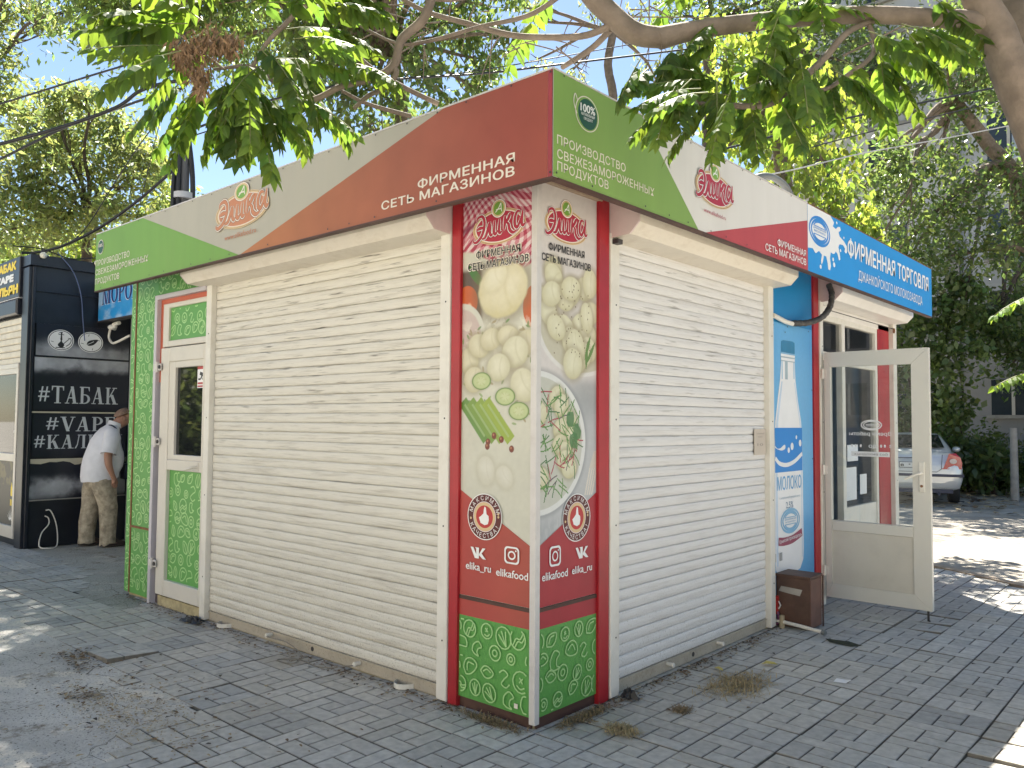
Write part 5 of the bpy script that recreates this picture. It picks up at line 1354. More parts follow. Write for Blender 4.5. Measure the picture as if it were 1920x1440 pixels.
def blades(name, cx, cy, rx, ry, n, hgt, label, seed, m):
    r_ = random.Random(seed); b = MB()
    for k in range(n):
        x, y = r_.gauss(cx, rx * .45), r_.gauss(cy, ry * .45); a = r_.uniform(0, 6.28); L = hgt * r_.uniform(.5, 1.3); t = r_.uniform(.15, .9)
        dx, dy = math.cos(a), math.sin(a); w = .0022
        p0 = np.array((x, y, .003)); p1 = p0 + np.array((dx * L * t, dy * L * t, L * (1 - t) * .5 + .004)); p2 = p0 + np.array((dx * L * t * 1.9, dy * L * t * 1.9, L * (1 - t) * .45))
        q = np.array((-dy, dx, 0)) * w
        b.add([p0 - q, p0 + q, p1 + q, p1 - q, p2], [(0, 1, 2, 3), (3, 2, 4)], m)
    return tag(b.build(name), label, 'dry grass')


STRAW = mat('straw', (.36, .28, .15), rough=.8, var=.35, scale=40)
blades('dry_grass', .45, 1.40, .17, .30, 900, .055, 'largest tuft of dry straw grass in front of the white shutter', 1, STRAW)
blades('dry_grass', .42, .78, .05, .07, 200, .04, 'small brown tuft of dry grass between corner and white shutter', 2, mat('brown straw', (.25, .18, .10), rough=.8, var=.3, scale=40))
blades('dry_grass', .34, .30, .10, .07, 300, .06, 'tuft of dry straw grass beside the right face of the corner board', 3, STRAW)
blades('dry_grass', -.25, -.06, .25, .04, 420, .05, 'line of dry weeds along the foot of the left corner board', 4, mat('brown straw', (.25, .18, .10)))
blades('dry_grass', .08, .35, .04, .25, 420, .05, 'line of dry weeds along the foot of the right corner board', 5, mat('brown straw', (.25, .18, .10)))
LIT = [mat('litter brown', (.16, .10, .05), rough=.9, var=.4, scale=30), mat('litter straw', (.34, .27, .16), rough=.9, var=.3, scale=30), mat('litter dark', (.05, .04, .03), rough=.9, var=.3)]


def flake(b, x, y, s, m, r_, z=.006):
    a = r_.uniform(0, 6.28); ca, sa = math.cos(a), math.sin(a); L, w = s, s * r_.uniform(.25, .6); tl = r_.uniform(-.35, .35)
    P = [(-L, 0), (-L * .3, w), (L * .6, w * .7), (L, 0), (L * .5, -w), (-L * .4, -w * .8)]
    b.add([(x + p * ca - q * sa, y + p * sa + q * ca, z + abs(q) * .5 + (p + L) * max(tl, 0) * .5) for p, q in P], [(0, 1, 2, 3, 4, 5)], m)


b = MB(); r_ = random.Random(9)
for k in range(1500):
    t = r_.random()
    if t < .40: x, y = r_.uniform(-4.9, -.2), -.02 - abs(r_.gauss(0, .07))
    elif t < .72: x, y = .03 + abs(r_.gauss(0, .06)), r_.uniform(.1, 2.9)
    elif t < .9: x, y = r_.gauss(-2.0, .7), r_.gauss(-1.15, .25)
    else: x, y = r_.uniform(-9, 3), r_.uniform(-3, 5)
    if -4.9 < x < 0 and y > 0: continue
    flake(b, x, y, r_.uniform(.006, .02), LIT[r_.choice([0, 0, 1, 2])], r_)
for k in range(900):
    x, y = r_.gauss(-1.75, .35), r_.gauss(-1.30, .13); flake(b, x, y, r_.uniform(.004, .012), LIT[1], r_, .004)
for cx, cy2, n in ((-3.1, -1.07, 120), (-3.9, -1.5, 90), (-2.9, -1.15, 60), (-2.25, -1.35, 90), (-2.9, -1.75, 120), (-3.4, -2.1, 90)):
    for k in range(n): flake(b, r_.gauss(cx, .12), r_.gauss(cy2, .06), r_.uniform(.006, .02), LIT[r_.choice([0, 0, 1, 2])], r_, .004)
for k in range(1600):
    x, y = r_.uniform(-8, 5), r_.uniform(13.6, 22); flake(b, x, y, r_.uniform(.04, .14), LIT[r_.choice([0, 1, 1, 2])], r_, .0)
tag(b.build('leaf_litter'), 'scattered dry leaf crumbs and grit along the walls and path', 'litter', kind='stuff')
YL = mat('yellow leaf', (.52, .42, .10), rough=.6, var=.15, scale=30); PALE = mat('pale leaf', (.55, .49, .35), rough=.6, var=.12, scale=30)
for (x, y, s, m, lb) in ((.42, 1.93, .055, YL, 'long yellow leaf on the pavers, farther from the shutter'), (.22, 1.60, .04, YL, 'pale yellow leaf touching the foot of the white shutter'), (1.43, .60, .05, PALE, 'cream coloured leaf lying at the bottom of the picture')):
    b = MB(); flake(b, x, y, s, m, random.Random(int(s * 1000)), .008); tag(b.build('fallen_leaf'), lb, 'leaf', 'fallen leaves on the pavers')
b = MB(); b.add([(.86, 1.86, .006), (.93, 1.88, .006), (.95, 1.93, .02), (.90, 1.95, .008), (.86, 1.92, .014)], [(0, 1, 2, 3, 4)], LETTER_W); tag(b.build('paper_scrap'), 'torn scrap of white paper on the pavers right of the shutter', 'paper')
# thin wire lying along the left shutter foot
b = MB(); b.tube(smooth_line([LW.P(-2.48, .05, .04), LW.P(-2.2, .06, .05), LW.P(-1.95, .03, .10), LW.P(-1.9, .008, .2), LW.P(-2.05, .008, .22), LW.P(-1.95, .008, .12), LW.P(-1.7, .008, .12), LW.P(-1.46, .05, .05)], 6), .004, mat('old wire', (.2, .18, .15), rough=.6), 6)
tag(b.build('wire_tangle'), 'thin grey wire hanging between two stoppers of the warm-lit left shutter', 'wire')

# ================================================================== FAR BUILDING (right)
PLAST = mat('grey plaster', (.30, .29, .28), rough=.9, var=.12, scale=1.2, dirt=.5, dirtcol=(.2, .19, .175), dscale=1.5, stretch=(1, 1, .5))
PLAST2 = mat('pale panel plaster', (.46, .47, .50), rough=.85, var=.08, scale=1.2, dirt=.3, dirtcol=(.33, .33, .34), dscale=2)
BF = Frame((0, 23.0, 0), (1, 0, 0), (0, 0, 1), (0, -1, 0))
bld = thing('apartment_building', 'tall grey plaster apartment building behind the trees on the right', 'building', (0, 25, 0))
b = MB(); b.box(BF, -9, 14, -.03, 5.2, -8, .0, PLAST); b.box(BF, -9, 14, 5.2, 19, -8, -.12, PLAST2)
for z in (8.0, 10.9, 13.8, 16.7): b.box(BF, -9, 14, z, z + .10, -.12, -.06, PLAST)
for u in (-9, -3.4, 2.2, 7.8): b.box(BF, u, u + .35, 0, 19, -.1, .06, PLAST)
b.build('wall', bld)
WN = mat('far window', (.04, .05, .06), rough=.1, var=.1)
for fz in (1.9, 4.0, 6.4, 9.2, 12.1, 15.0):
    for u in (-7.6, -5.6, -2.3, .1, 3.6, 5.6, 9, 11):
        n0 = .0 if fz < 5 else -.12; b = MB(); h = 1.0 if fz < 3 else 1.4
        b.box(BF, u, u + 1.1, fz, fz + h, n0 - .005, n0 + .008, WN); b.box(BF, u - .12, u + 1.22, fz - .10, fz - .002, n0 - .0, n0 + .14, CONCRETE); b.box(BF, u + .5, u + .58, fz, fz + h, n0 + .009, n0 + .03, FRAMEW); b.build('window', bld)
for fz in (6.0, 8.9, 11.8, 14.7):
    for u in (-1.5, 6.6):
        b = MB(); b.box(BF, u, u + 3.2, fz - .15, fz, -.12, .95, CONCRETE); b.box(BF, u, u + 3.2, fz, fz + 1.0, .90, .95, mat('balcony blue grey', (.34, .40, .48), rough=.7)); b.box(BF, u, u + .05, fz, fz + 1.0, -.1, .9, mat('balcony blue grey', (.34, .40, .48))); b.build('balcony', bld)
# pale house added out of view behind the camera to bounce warm light on the kiosk
b2 = thing('house', 'unseen long pale house added behind the photographer to bounce warm light', 'house', (4, -18, 0))
HF = Frame((0, -17.0, 0), (1, 0, 0), (0, 0, 1), (0, 1, 0)); CREAMW = mat('pale bounce wall', (.74, .71, .63), rough=.9, var=.08, scale=1.2, dirt=.2, dirtcol=(.4, .35, .27), dscale=1.5)
b = MB(); b.box(HF, -24, 34, -.03, 9.0, -8, 0, CREAMW); b.box(HF, -24.4, 34.4, 9.0, 9.3, -8.4, .5, CONCRETE); b.build('wall', b2)
for u in range(-22, 33, 4):
    for z in (1.0, 4.2, 7.0):
        b = MB(); b.box(HF, u, u + 1.3, z, z + 1.4, -.01, .01, DARKGLASS); b.box(HF, u - .1, u + 1.4, z - .1, z - .002, 0, .12, FRAMEW); b.box(HF, u + .62, u + .68, z, z + 1.4, .011, .03, FRAMEW); b.build('window', b2)
fp = at(1902, 884, 17.5)
b = MB(); b.tube([(fp[0], fp[1], -.04), (fp[0], fp[1], 1.55)], [.085, .07], CONCRETE, 8); tag(b.build('concrete_post'), 'weathered concrete post standing in the bushes right of the silver car', 'post')

# ================================================================== CABLE POLE AND WIRES
pt = at(345, 360, 11.0)
pole = thing('cable_pole', 'dark pole wrapped in cables rising behind the kiosk roof', 'pole', (pt[0], pt[1], 0))
b = MB(); b.tube([(pt[0], pt[1], -.04), (pt[0], pt[1], 5.9)], [.085, .06], mat('grey pole', (.10, .10, .105), rough=.7), 12); b.build('post', pole)
b = MB()
for dx, dz, r in ((.10, .0, .035), (-.09, .02, .045), (.02, -.1, .03), (-.05, -.09, .03)):
    b.tube(smooth_line([(pt[0] + dx * RGT[0], pt[1] + dx * RGT[1] + dz, 2.5), (pt[0] + dx * 1.15 * RGT[0], pt[1] + dx * 1.15 * RGT[1] + dz, 4.2), (pt[0] + dx * 1.3 * RGT[0], pt[1] + dx * RGT[1] + dz, 4.9), (pt[0] + dx * .4, pt[1] + dz * .5, 5.6)], 5), r, CABLE, 8)
b.build('cable_bundle', pole)
b = MB(); b.tube([(pt[0], pt[1], 4.60), (pt[0], pt[1], 4.68)], .14, mat('white band', (.5, .5, .52), rough=.5), 12); b.build('band', pole)
b = MB(); b.tube([(pt[0], pt[1], 4.0), (pt[0], pt[1], 4.12)], .13, CABLE, 12); b.box(WORLD, pt[0] - .1, pt[0] + .1, pt[1] - .16, pt[1] + .05, 5.5, 5.75, CABLE); b.build('junction_box', pole)


def cable(pix, r, label, m=CABLE, grp='cables strung from the pole'):
    b = MB(); b.tube(smooth_line([at(*p) for p in pix], 8), r, m, 6); tag(b.build('overhead_cable'), label, 'cable', grp)


cable([(-60, 215, 12), (0, 195, 12), (160, 145, 11.6), (310, 97, 11.1), (350, 60, 11)], .014, 'topmost thin cable running left from the pole')
cable([(-80, 290, 11), (0, 270, 11), (110, 240, 11), (215, 203, 11), (260, 172, 11), (300, 158, 11), (345, 150, 11)], .024, 'thick bundled cable running left from the pole')
cable([(-60, 320, 12), (0, 298, 12), (120, 240, 11.8), (230, 200, 11.4), (290, 180, 11.1), (345, 165, 11)], .018, 'second bundled cable just under the thick one')
cable([(40, 474, 11.5), (70, 473, 11.6), (120, 460, 11.5), (190, 425, 11.3), (260, 375, 11.1), (330, 315, 11)], .02, 'low cable sagging from the pole to the black kiosk roof')
cable([(80, 476, 12), (150, 440, 11.8), (220, 335, 11.4), (270, 260, 11.2), (318, 205, 11)], .008, 'thin service wire dropping from the pole to the black kiosk')
cable([(262, 385, 11.5), (300, 230, 11.2), (325, 180, 11)], .006, 'thinnest wire hanging steeply beside the pole')
cable([(288, 165, 11), (292, 135, 11), (300, 125, 11), (312, 118, 11)], .03, 'short curled thick cable end beside the pole top')
cable([(345, 250, 11), (500, 190, 11), (673, 155, 11.5), (900, 138, 12), (1040, 122, 12.5), (1290, 92, 14)], .016, 'cable passing right from the pole above the corner')
cable([(345, 260, 11), (673, 158, 12), (900, 132, 12.5), (1300, 62, 15)], .009, 'thin wire above the corner running right')
cable([(1280, 300, 9.5), (1340, 284, 10), (1560, 228, 11), (1740, 190, 12), (1960, 145, 13)], .016, 'dark cable rising right above the milk shop roof', CABLE, 'wires above the shop roof')
cable([(1400, 334, 9), (1480, 320, 9.5), (1620, 287, 10.5), (1780, 258, 12), (1960, 222, 13)], .009, 'pale wire low above the milk shop roof', mat('pale wire', (.42, .42, .42), rough=.5), 'wires above the shop roof')
cable([(1500, 282, 10), (1620, 250, 11), (1780, 212, 12), (1960, 168, 13)], .009, 'thin wire between the dark cable and the pale wire', CABLE, 'wires above the shop roof')

# ================================================================== TREES
BARK = mat('grey brown bark', (.17, .13, .10), rough=.9, var=.3, scale=14, bump=.6, bscale=40, dirt=.3, dirtcol=(.07, .055, .04))
BARK2 = mat('dark bark', (.085, .065, .05), rough=.9, var=.35, scale=9, bump=.5, bscale=30)
LEAF_A = mat_leaf('olive leaf', (.11, .135, .05), (.36, .43, .12), .5, .40, .6)
LEAF_B = mat_leaf('dark leaf', (.085, .12, .048), (.27, .38, .085), .46, .34, .7)
LEAF_V = mat_leaf('vine leaf', (.085, .14, .03), (.46, .58, .08), .5, .45, .5)
LEAF_T = mat_leaf('frond leaf', (.075, .125, .03), (.25, .38, .04), .46, .6, .3)


def leaves_mesh(name, clusters, size, parent, m, seed, droop=.3, clump=.22, per=34, aspect=.42, flat=.35):
    """clusters: (centre, radii, count). Leaves sit in small sprays spread through each cluster's volume"""
    rg = np.random.default_rng(seed); P, C = [], []
    for c, r, n in clusters:
        r = np.array(r if hasattr(r, '__len__') else (r, r, r)); k = max(1, int(n / per))
        d = rg.normal(size=(k, 3)); d /= np.linalg.norm(d, axis=1)[:, None]; d *= (rg.random(k) ** .42)[:, None]
        sub = np.array(c) + d * r; cs = rg.uniform(.7, 1.25, k)
        idx = rg.integers(0, k, n); P.append(sub[idx] + rg.normal(size=(n, 3)) * r * clump); C.append(cs[idx])
    P = np.concatenate(P); C = np.concatenate(C); n = len(P)
    d = rg.normal(size=(n, 3)); d[:, 2] -= droop * 1.5; d /= np.linalg.norm(d, axis=1)[:, None]
    up = rg.normal(size=(n, 3)); up[:, 2] += flat * 3; s = np.cross(d, up); s /= np.linalg.norm(s, axis=1)[:, None] + 1e-9; nn = np.cross(s, d)
    L = size * rg.uniform(.6, 1.35, n)[:, None]; w = L * aspect
    v = np.stack([P, P + d * L * .45 + s * w * .5 - nn * L * .06, P + d * L, P + d * L * .45 - s * w * .5 - nn * L * .06], 1).reshape(-1, 3)
    me = bpy.data.meshes.new(name); me.vertices.add(4 * n); me.vertices.foreach_set('co', v.astype(np.float32).ravel())
    me.loops.add(4 * n); me.loops.foreach_set('vertex_index', np.arange(4 * n, dtype=np.int32)); me.polygons.add(n)
    me.polygons.foreach_set('loop_start', np.arange(0, 4 * n, 4, dtype=np.int32)); me.polygons.foreach_set('loop_total', np.full(n, 4, dtype=np.int32))
    me.update(calc_edges=True); me.materials.append(m)
    br = (C * rg.uniform(.75, 1.25, n)); hue = rg.normal(0, .10, n)
    col = np.stack([br * (1 + hue), br, br * (1 - hue * .5), np.ones(n)], 1)
    a = me.attributes.new('Col', 'FLOAT_COLOR', 'FACE'); a.data.foreach_set('color', np.clip(col, 0, 3).astype(np.float32).ravel())
    return link(name, me, parent)


def grow(b, p0, p1, r0, r1, m, sag=.0, seg=7, wob=.06, seed=0):
    rgx = np.random.default_rng(seed); p0, p1 = np.array(p0, float), np.array(p1, float); L = np.linalg.norm(p1 - p0)
    pts = [p0 + (p1 - p0) * t + rgx.normal(0, wob * L * .5, 3) * math.sin(math.pi * t) + np.array((0, 0, sag * L)) * math.sin(math.pi * t) for t in np.linspace(0, 1, 5)]
    q = smooth_line(pts, 3); b.tube(q, list(np.linspace(r0, r1, len(q))), m, seg)
    return q


def tree(name, label, base, r0, forks, clusters, size, leafm, bark, seed, group=None, **kw):
    """base -> forks (points) -> one limb to each leaf cluster, thin twigs inside each"""
    t = thing(name, label, 'tree', tuple(base), group); b = MB(); rgx = np.random.default_rng(seed)
    prev = np.array(base, float); rr = r0; F = []
    for i, f in enumerate(forks):
        q = grow(b, prev, f, rr, rr * .78, bark, wob=.05, seed=seed + i, seg=9); rr *= .78; prev = np.array(f, float); F.append((prev, rr))
    for j, (c, r, n) in enumerate(clusters):
        c = np.array(c); k = min(range(len(F)), key=lambda i: np.linalg.norm(F[i][0] - c) + .4 * abs(i - len(F)))
        q = grow(b, F[k][0], c, F[k][1] * .6, .018, bark, sag=.06, seed=seed + 20 + j)
        R = r if not hasattr(r, '__len__') else max(r)
        for e in range(5):
            d = rgx.normal(size=3); d /= np.linalg.norm(d); s = q[int(len(q) * rgx.uniform(.5, .98))]; grow(b, s, c + d * R * rgx.uniform(.5, .95), .016, .004, bark, seed=seed + 90 + j * 7 + e, seg=5)
    b.build('trunk', t)
    leaves_mesh('crown', clusters, size, t, leafm, seed, **kw)
    return t


def CL(lst, depth, dens, flat=1.0, jit=.06, seed=0):
    """clusters given by where they stand: bearing point, distance, radius in photo pixels"""
    out = []; rgx = random.Random(seed)
    for px, py, r in lst:
        d = depth * (1 + rgx.uniform(-jit, jit)); R = r * d / FPX
        out.append((at(px, py, d), (R, R, R * flat), int(dens * R ** 2 * 2.0)))
    return out


def gp(px, depth):
    p = at(px, 800, depth); return (p[0], p[1], -.04)


# left: two airy narrow-leaved trees and a low bright one
tree('tree', 'airy narrow-leaved tree with a forked trunk above the black kiosk roof', gp(165, 19), .15, [at(163, 480, 19), at(166, 405, 19)],
     CL([(60, 330, 80), (140, 260, 80), (225, 255, 62), (115, 400, 70), (240, 330, 70), (20, 430, 75), (275, 410, 42), (50, 230, 60), (160, 175, 36), (205, 400, 45), (295, 300, 36), (110, 205, 40)], 19, 950, seed=1), .19, LEAF_A, BARK2, 101, aspect=.32, clump=.2, per=26)
tree('tree', 'tall leafy tree filling the far upper left corner', gp(-190, 16), .16, [at(-170, 500, 16), at(-120, 200, 16)],
     CL([(5, 15, 62), (80, 42, 38), (118, 22, 22), (-20, 120, 62), (10, 190, 40), (-70, 60, 80), (-90, 180, 90), (-60, 300, 70), (-40, -70, 80), (40, -50, 40), (-150, 60, 100), (-180, 250, 100)], 16, 900, seed=2), .16, LEAF_A, BARK2, 102, aspect=.34, clump=.2, per=26)
tree('tree', 'low sunlit yellow green tree just above the black kiosk roof', gp(250, 27), .16, [at(250, 600, 27)],
     CL([(90, 470, 60), (180, 480, 60), (270, 470, 60), (340, 440, 60), (400, 420, 55), (-10, 500, 70), (320, 380, 45)], 27, 520, seed=3), .24, LEAF_V, BARK2, 103, aspect=.45)
# middle, behind the kiosk
tree('tree', 'tree with hanging dark sprays behind the middle of the kiosk roof', gp(760, 13.5), .16, [at(760, 330, 13.5), at(735, 90, 13.5)],
     CL([(540, 70, 60), (620, 30, 75), (700, 60, 70), (700, 160, 55), (780, 150, 60), (800, 60, 60), (860, 40, 60), (900, 110, 55), (760, 215, 45), (640, 190, 42), (840, 190, 50), (600, 140, 45), (950, 70, 40), (690, 235, 45), (560, 215, 35), (870, -30, 70), (640, -50, 80), (950, -40, 60), (890, 165, 40)], 13.5, 800, seed=4) + [((x, y, 9.4 + .5 * math.sin(x * 3 + y)), 1.05, 1500) for x in (-12.2, -10.6, -9.0, -7.4, -5.8) for y in (.9, 2.3, 3.8, 5.2)] + [((-4.6, .6, 8.6), 1.0, 1200), ((-6.4, -.2, 8.8), 1.0, 1200), ((-8.2, .0, 9), 1.0, 1200), ((-10.2, 3.2, 10), 1.0, 1500), ((-11.6, 3.9, 9.8), 1.0, 1500), ((-9.2, 4.4, 10), 1.0, 1300), ((-12.8, 3.0, 9.6), 1.0, 1400), ((-5.4, 1.9, 9.9), .9, 1300), ((-6.6, 2.9, 9.9), .9, 1300), ((-11.4, 2.6, 9.0), 1.0, 1400)], .15, LEAF_B, BARK, 104, droop=.9, aspect=.42, clump=.24, per=22)
tree('tree', 'half bare tree with thin hanging twigs above the red corner', gp(1130, 15), .12, [at(1140, 300, 15), at(1150, 60, 15)],
     CL([(1010, 40, 40), (1075, 130, 35), (1010, 110, 40), (1230, 150, 40), (1190, 30, 50), (1110, -30, 60), (1260, 200, 35), (980, 15, 40)], 15, 330, seed=5), .12, LEAF_A, BARK, 105, droop=.9, aspect=.3)
# right: vine-hung tree, big tree, ivy
vine = CL([(1400, 170, 60), (1480, 200, 65), (1560, 220, 60), (1420, 250, 55), (1500, 290, 60), (1560, 320, 55), (1590, 390, 40), (1620, 420, 26), (1530, 380, 45), (1455, 310, 40), (1640, 450, 18), (1570, 430, 30), (1380, 250, 45), (1340, 200, 45), (1490, 370, 42), (1350, 110, 60), (1450, 100, 60), (1650, 470, 14)], 12.5, 720, 1.35, seed=6)
tree('vine_covered_tree', 'tree hung with bright yellow green creeper above the milk shop', gp(1470, 12.5), .17, [at(1470, 420, 12.5), at(1460, 200, 12.5)], vine, .13, LEAF_V, BARK, 106, droop=1.4, aspect=.62, clump=.26, per=20, flat=.1)
tree('tree', 'big small-leaved tree with sloping limbs in front of the apartment building', gp(1985, 17.5), .26, [at(1960, 480, 17.5), at(1880, 300, 17.5), at(1790, 190, 17.5)],
     CL([(1760, 80, 70), (1840, 110, 80), (1920, 180, 80), (1660, 290, 50), (1760, 290, 62), (1690, 340, 70), (1800, 380, 80), (1740, 430, 75), (1660, 430, 60), (1900, 330, 70), (1870, 460, 55), (1960, 420, 80), (1800, 190, 50), (1700, 500, 60), (1620, 350, 50), (1840, -10, 90), (1990, 60, 90), (1780, 480, 50), (1640, 510, 50)], 17.5, 600, seed=7), .14, LEAF_B, BARK, 107, droop=.35, aspect=.5, clump=.22, per=26)
tree('tree', 'dark tree whose limb crosses the pale wall above the blue fascia end', gp(2080, 20.5), .3, [at(2060, 560, 20.5), at(1960, 400, 20.5), at(1850, 320, 20.5)],
     CL([(1870, 600, 55), (1930, 560, 70), (1900, 680, 60), (1960, 700, 60), (1810, 560, 42), (1840, 640, 35), (1930, 480, 60), (1990, 600, 80)], 20.5, 480, seed=8), .16, LEAF_B, BARK2, 108, aspect=.5)
ivy = thing('climbing_ivy', 'mass of dark glossy ivy covering the grey wall behind the silver car', 'ivy', gp(1790, 20))
b = MB()
for k, (px, py) in enumerate(((1730, 560), (1770, 600), (1690, 640), (1800, 700))): grow(b, gp(px + 20, 20.3), at(px, py, 20.2), .05, .02, BARK2, seed=300 + k)
b.build('stem', ivy)
leaves_mesh('foliage', CL([(1720, 620, 55), (1790, 590, 55), (1760, 680, 55), (1700, 700, 50), (1820, 640, 30), (1740, 760, 50), (1700, 800, 50), (1760, 830, 50), (1650, 650, 50), (1640, 760, 50), (1790, 760, 35), (1860, 620, 40), (1900, 640, 40), (1800, 530, 35), (1720, 540, 40), (1830, 840, 35), (1660, 560, 45)], 20, 620, seed=9), .17, ivy, LEAF_B, 109, droop=.5, aspect=.7, clump=.24, per=24)
tree('tree', 'tall tree behind everything to the right of the red corner', gp(1330, 24), .25, [at(1330, 300, 24), at(1330, 40, 24)],
     CL([(1280, 30, 70), (1380, 30, 80), (1470, 20, 80), (1560, 120, 80), (1340, 120, 60), (1440, 130, 80), (1550, -20, 90), (1290, 130, 45), (1520, 220, 60), (1340, -60, 90), (1440, 230, 60), (1630, 90, 75), (1610, 190, 60), (1690, 170, 55)], 24, 260, seed=10), .2, LEAF_B, BARK2, 110, aspect=.45)


def bush(px, depth, h, r, n, label, m, seed, size=.12, grp='bushes by the far wall'):
    g0 = np.array(gp(px, depth)); t = thing('bush', label, 'bush', tuple(g0), grp); b = MB(); rgx = np.random.default_rng(seed)
    for k in range(7):
        d = rgx.normal(0, 1, 2); grow(b, g0 + np.array((d[0] * .08, d[1] * .08, 0)), g0 + np.array((d[0] * r * .5, d[1] * r * .5, h * rgx.uniform(.6, 1))), .02, .005, BARK2, seed=seed + k, seg=5)
    b.build('stem', t)
    leaves_mesh('foliage', [(g0 + np.array((rgx.uniform(-r, r) * .7, rgx.uniform(-r, r) * .5, h * rgx.uniform(.25, .85))), (r * .5, r * .5, h * .3), n // 6) for k in range(6)], size, t, m, seed, aspect=.45, clump=.3, per=20)


bush(1810, 20, 1.5, .9, 2600, 'dark bush beside the silver car', LEAF_B, 401)
bush(1860, 19, 1.1, .8, 2000, 'long leaved bush left of the concrete post', LEAF_B, 402, .22)
bush(1945, 18.5, 1.3, .9, 2200, 'dark bush right of the concrete post', LEAF_B, 403)
bush(1750, 22, 1.6, 1.2, 2200, 'dark bush seen over the roof of the silver car', LEAF_B, 404)
bush(1660, 21, 2.0, 1.3, 2400, 'dark bush seen through the open glass door', LEAF_B, 405)
bush(2040, 19, 1.6, 1.2, 1500, 'dark bush at the far right edge', LEAF_B, 406)

# greenery across the street, behind the camera: it gives the glass something to mirror
for k, (x, y) in enumerate(((-14.5, -5.4), (-18, -8.5))):
    tree('tree', ('low broad tree across the path facing the service door', 'low broad tree farther along the path behind the photographer')[k], (x, y, -.04), .2, [(x + .2, y, 1.6), (x, y + .3, 2.6)],
         [((x + dx, y + dy, dz), 1.1, 1500) for dx, dy, dz in ((0, 0, 3.2), (1.5, .3, 2.4), (-1.5, .2, 2.4), (.3, 1.2, 1.5), (0, -1.2, 1.4), (1.3, 0, .9), (-1.3, 0, .9), (2.3, 0, 1.4), (-2.3, 0, 1.4))], .22, LEAF_A, BARK2, 500 + k, aspect=.5, clump=.25)

# ------------------------------------------------------------------ near tree with long compound leaves
near = thing('tree_of_heaven', 'near tree leaning in from the right with long compound leaves over the kiosk', 'tree', (2.75, 1.75, -.03))
TB = mat('smooth grey bark', (.20, .155, .12), rough=.85, var=.25, scale=10, bump=.35, bscale=45, dirt=.35, dirtcol=(.09, .07, .05), dscale=7)
b = MB()


def limb(pts, radii):
    q = smooth_line(pts, 6); r = np.interp(np.linspace(0, 1, len(q)), np.linspace(0, 1, len(radii)), radii); b.tube(q, list(r), TB, 10)
    return q


T0 = at(1838, 0, 4.0)
limb([(2.75, 1.75, -.05), (2.52, 1.66, 1.2), (2.25, 1.49, 2.4), tuple(at(1945, 255, 4.03)), tuple(at(1893, 130, 4.0)), tuple(at(1868, 60, 4.0)), tuple(T0), tuple(at(1800, -120, 4.0)), tuple(at(1780, -320, 4.05)), (1.7, 1.2, 5.4), (1.5, 1.3, 6.4)],
     [.17, .14, .12, .096, .09, .088, .078, .07, .06, .045, .02])
limb([at(1935, 190, 4.15), at(1925, 60, 4.25), at(1900, -60, 4.4), (2.3, 1.9, 4.8), (2.6, 2.4, 6.0)], [.07, .08, .07, .05, .02])
L1 = limb([at(1850, 45, 4.0), at(1760, 34, 4.0), at(1613, 28, 4.0), at(1447, 38, 4.0), at(1313, 55, 4.0), at(1235, 72, 4.0)], [.06, .044, .042, .042, .045, .055])
limb([at(1250, 72, 4.0), at(1190, 62, 4.0), at(1140, 22, 4.0), at(1100, -20, 4.0), at(1040, -120, 4.0), at(940, -260, 4.1)], [.05, .055, .055, .05, .04, .02])
limb([at(1150, 45, 4.0), at(1100, 66, 4.05), at(1040, 70, 4.1), at(960, 66, 4.1), at(880, 45, 4.15), at(800, 22, 4.2), at(740, -10, 4.2)], [.018, .017, .016, .015, .014, .012, .010])
limb([at(1145, 55, 4.1), at(1110, 90, 4.25), at(1055, 126, 4.5)], [.017, .016, .015])
limb([at(1090, -40, 4.0), at(1000, 25, 4.0), at(900, 50, 4.0), at(800, 78, 4.0), at(740, 80, 4.0), at(660, 40, 4.0)], [.014, .012, .010, .009, .008, .006])
limb([at(1100, -10, 4.0), at(1010, -5, 4.0), at(900, -8, 4.0), at(830, 0, 3.9), at(700, -20, 3.8)], [.012, .012, .011, .01, .008])
limb([at(840, -120, 3.8), at(808, 0, 3.8), at(790, 40, 3.8), at(752, 76, 3.8), at(737, 125, 3.8), at(690, 150, 3.8), at(640, 162, 3.75), at(590, 186, 3.7), at(545, 185, 3.65), at(510, 150, 3.6), at(470, 125, 3.6), at(400, 130, 3.55)], [.026, .022, .022, .021, .020, .015, .014, .014, .013, .012, .010, .006])
limb([at(738, 125, 3.8), at(742, 140, 3.8), at(720, 165, 3.82), at(690, 180, 3.85), at(664, 203, 3.9)], [.016, .014, .012, .011, .009])
limb([at(655, 90, 4.3), at(700, 130, 4.3), at(760, 165, 4.35), at(822, 195, 4.4)], [.010, .012, .013, .014])
limb([at(640, 170, 3.9), at(690, 195, 4.0), at(770, 218, 4.1)], [.008, .01, .012])
limb([at(1650, 34, 4.0), at(1590, 60, 3.95), at(1545, 110, 3.9), at(1490, 160, 3.85), at(1440, 196, 3.8), at(1365, 198, 3.75), at(1320, 195, 3.7), at(1300, 185, 3.7)], [.012, .016, .017, .018, .016, .013, .010, .006])
limb([at(1625, 36, 4.0), at(1640, 80, 3.95), at(1630, 110, 3.9), at(1590, 140, 3.85), at(1545, 168, 3.8), at(1500, 160, 3.8)], [.012, .013, .012, .011, .010, .007])
limb([at(1580, 105, 3.95), at(1700, 45, 3.9)], [.006, .004])
limb([at(420, 130, 3.55), at(330, 60, 3.5)], [.006, .003]); limb([at(1000, -10, 3.7), at(640, -10, 3.6), at(520, 60, 3.55), at(470, 130, 3.55)], [.012, .012, .010, .008])
rt = np.random.default_rng(77)
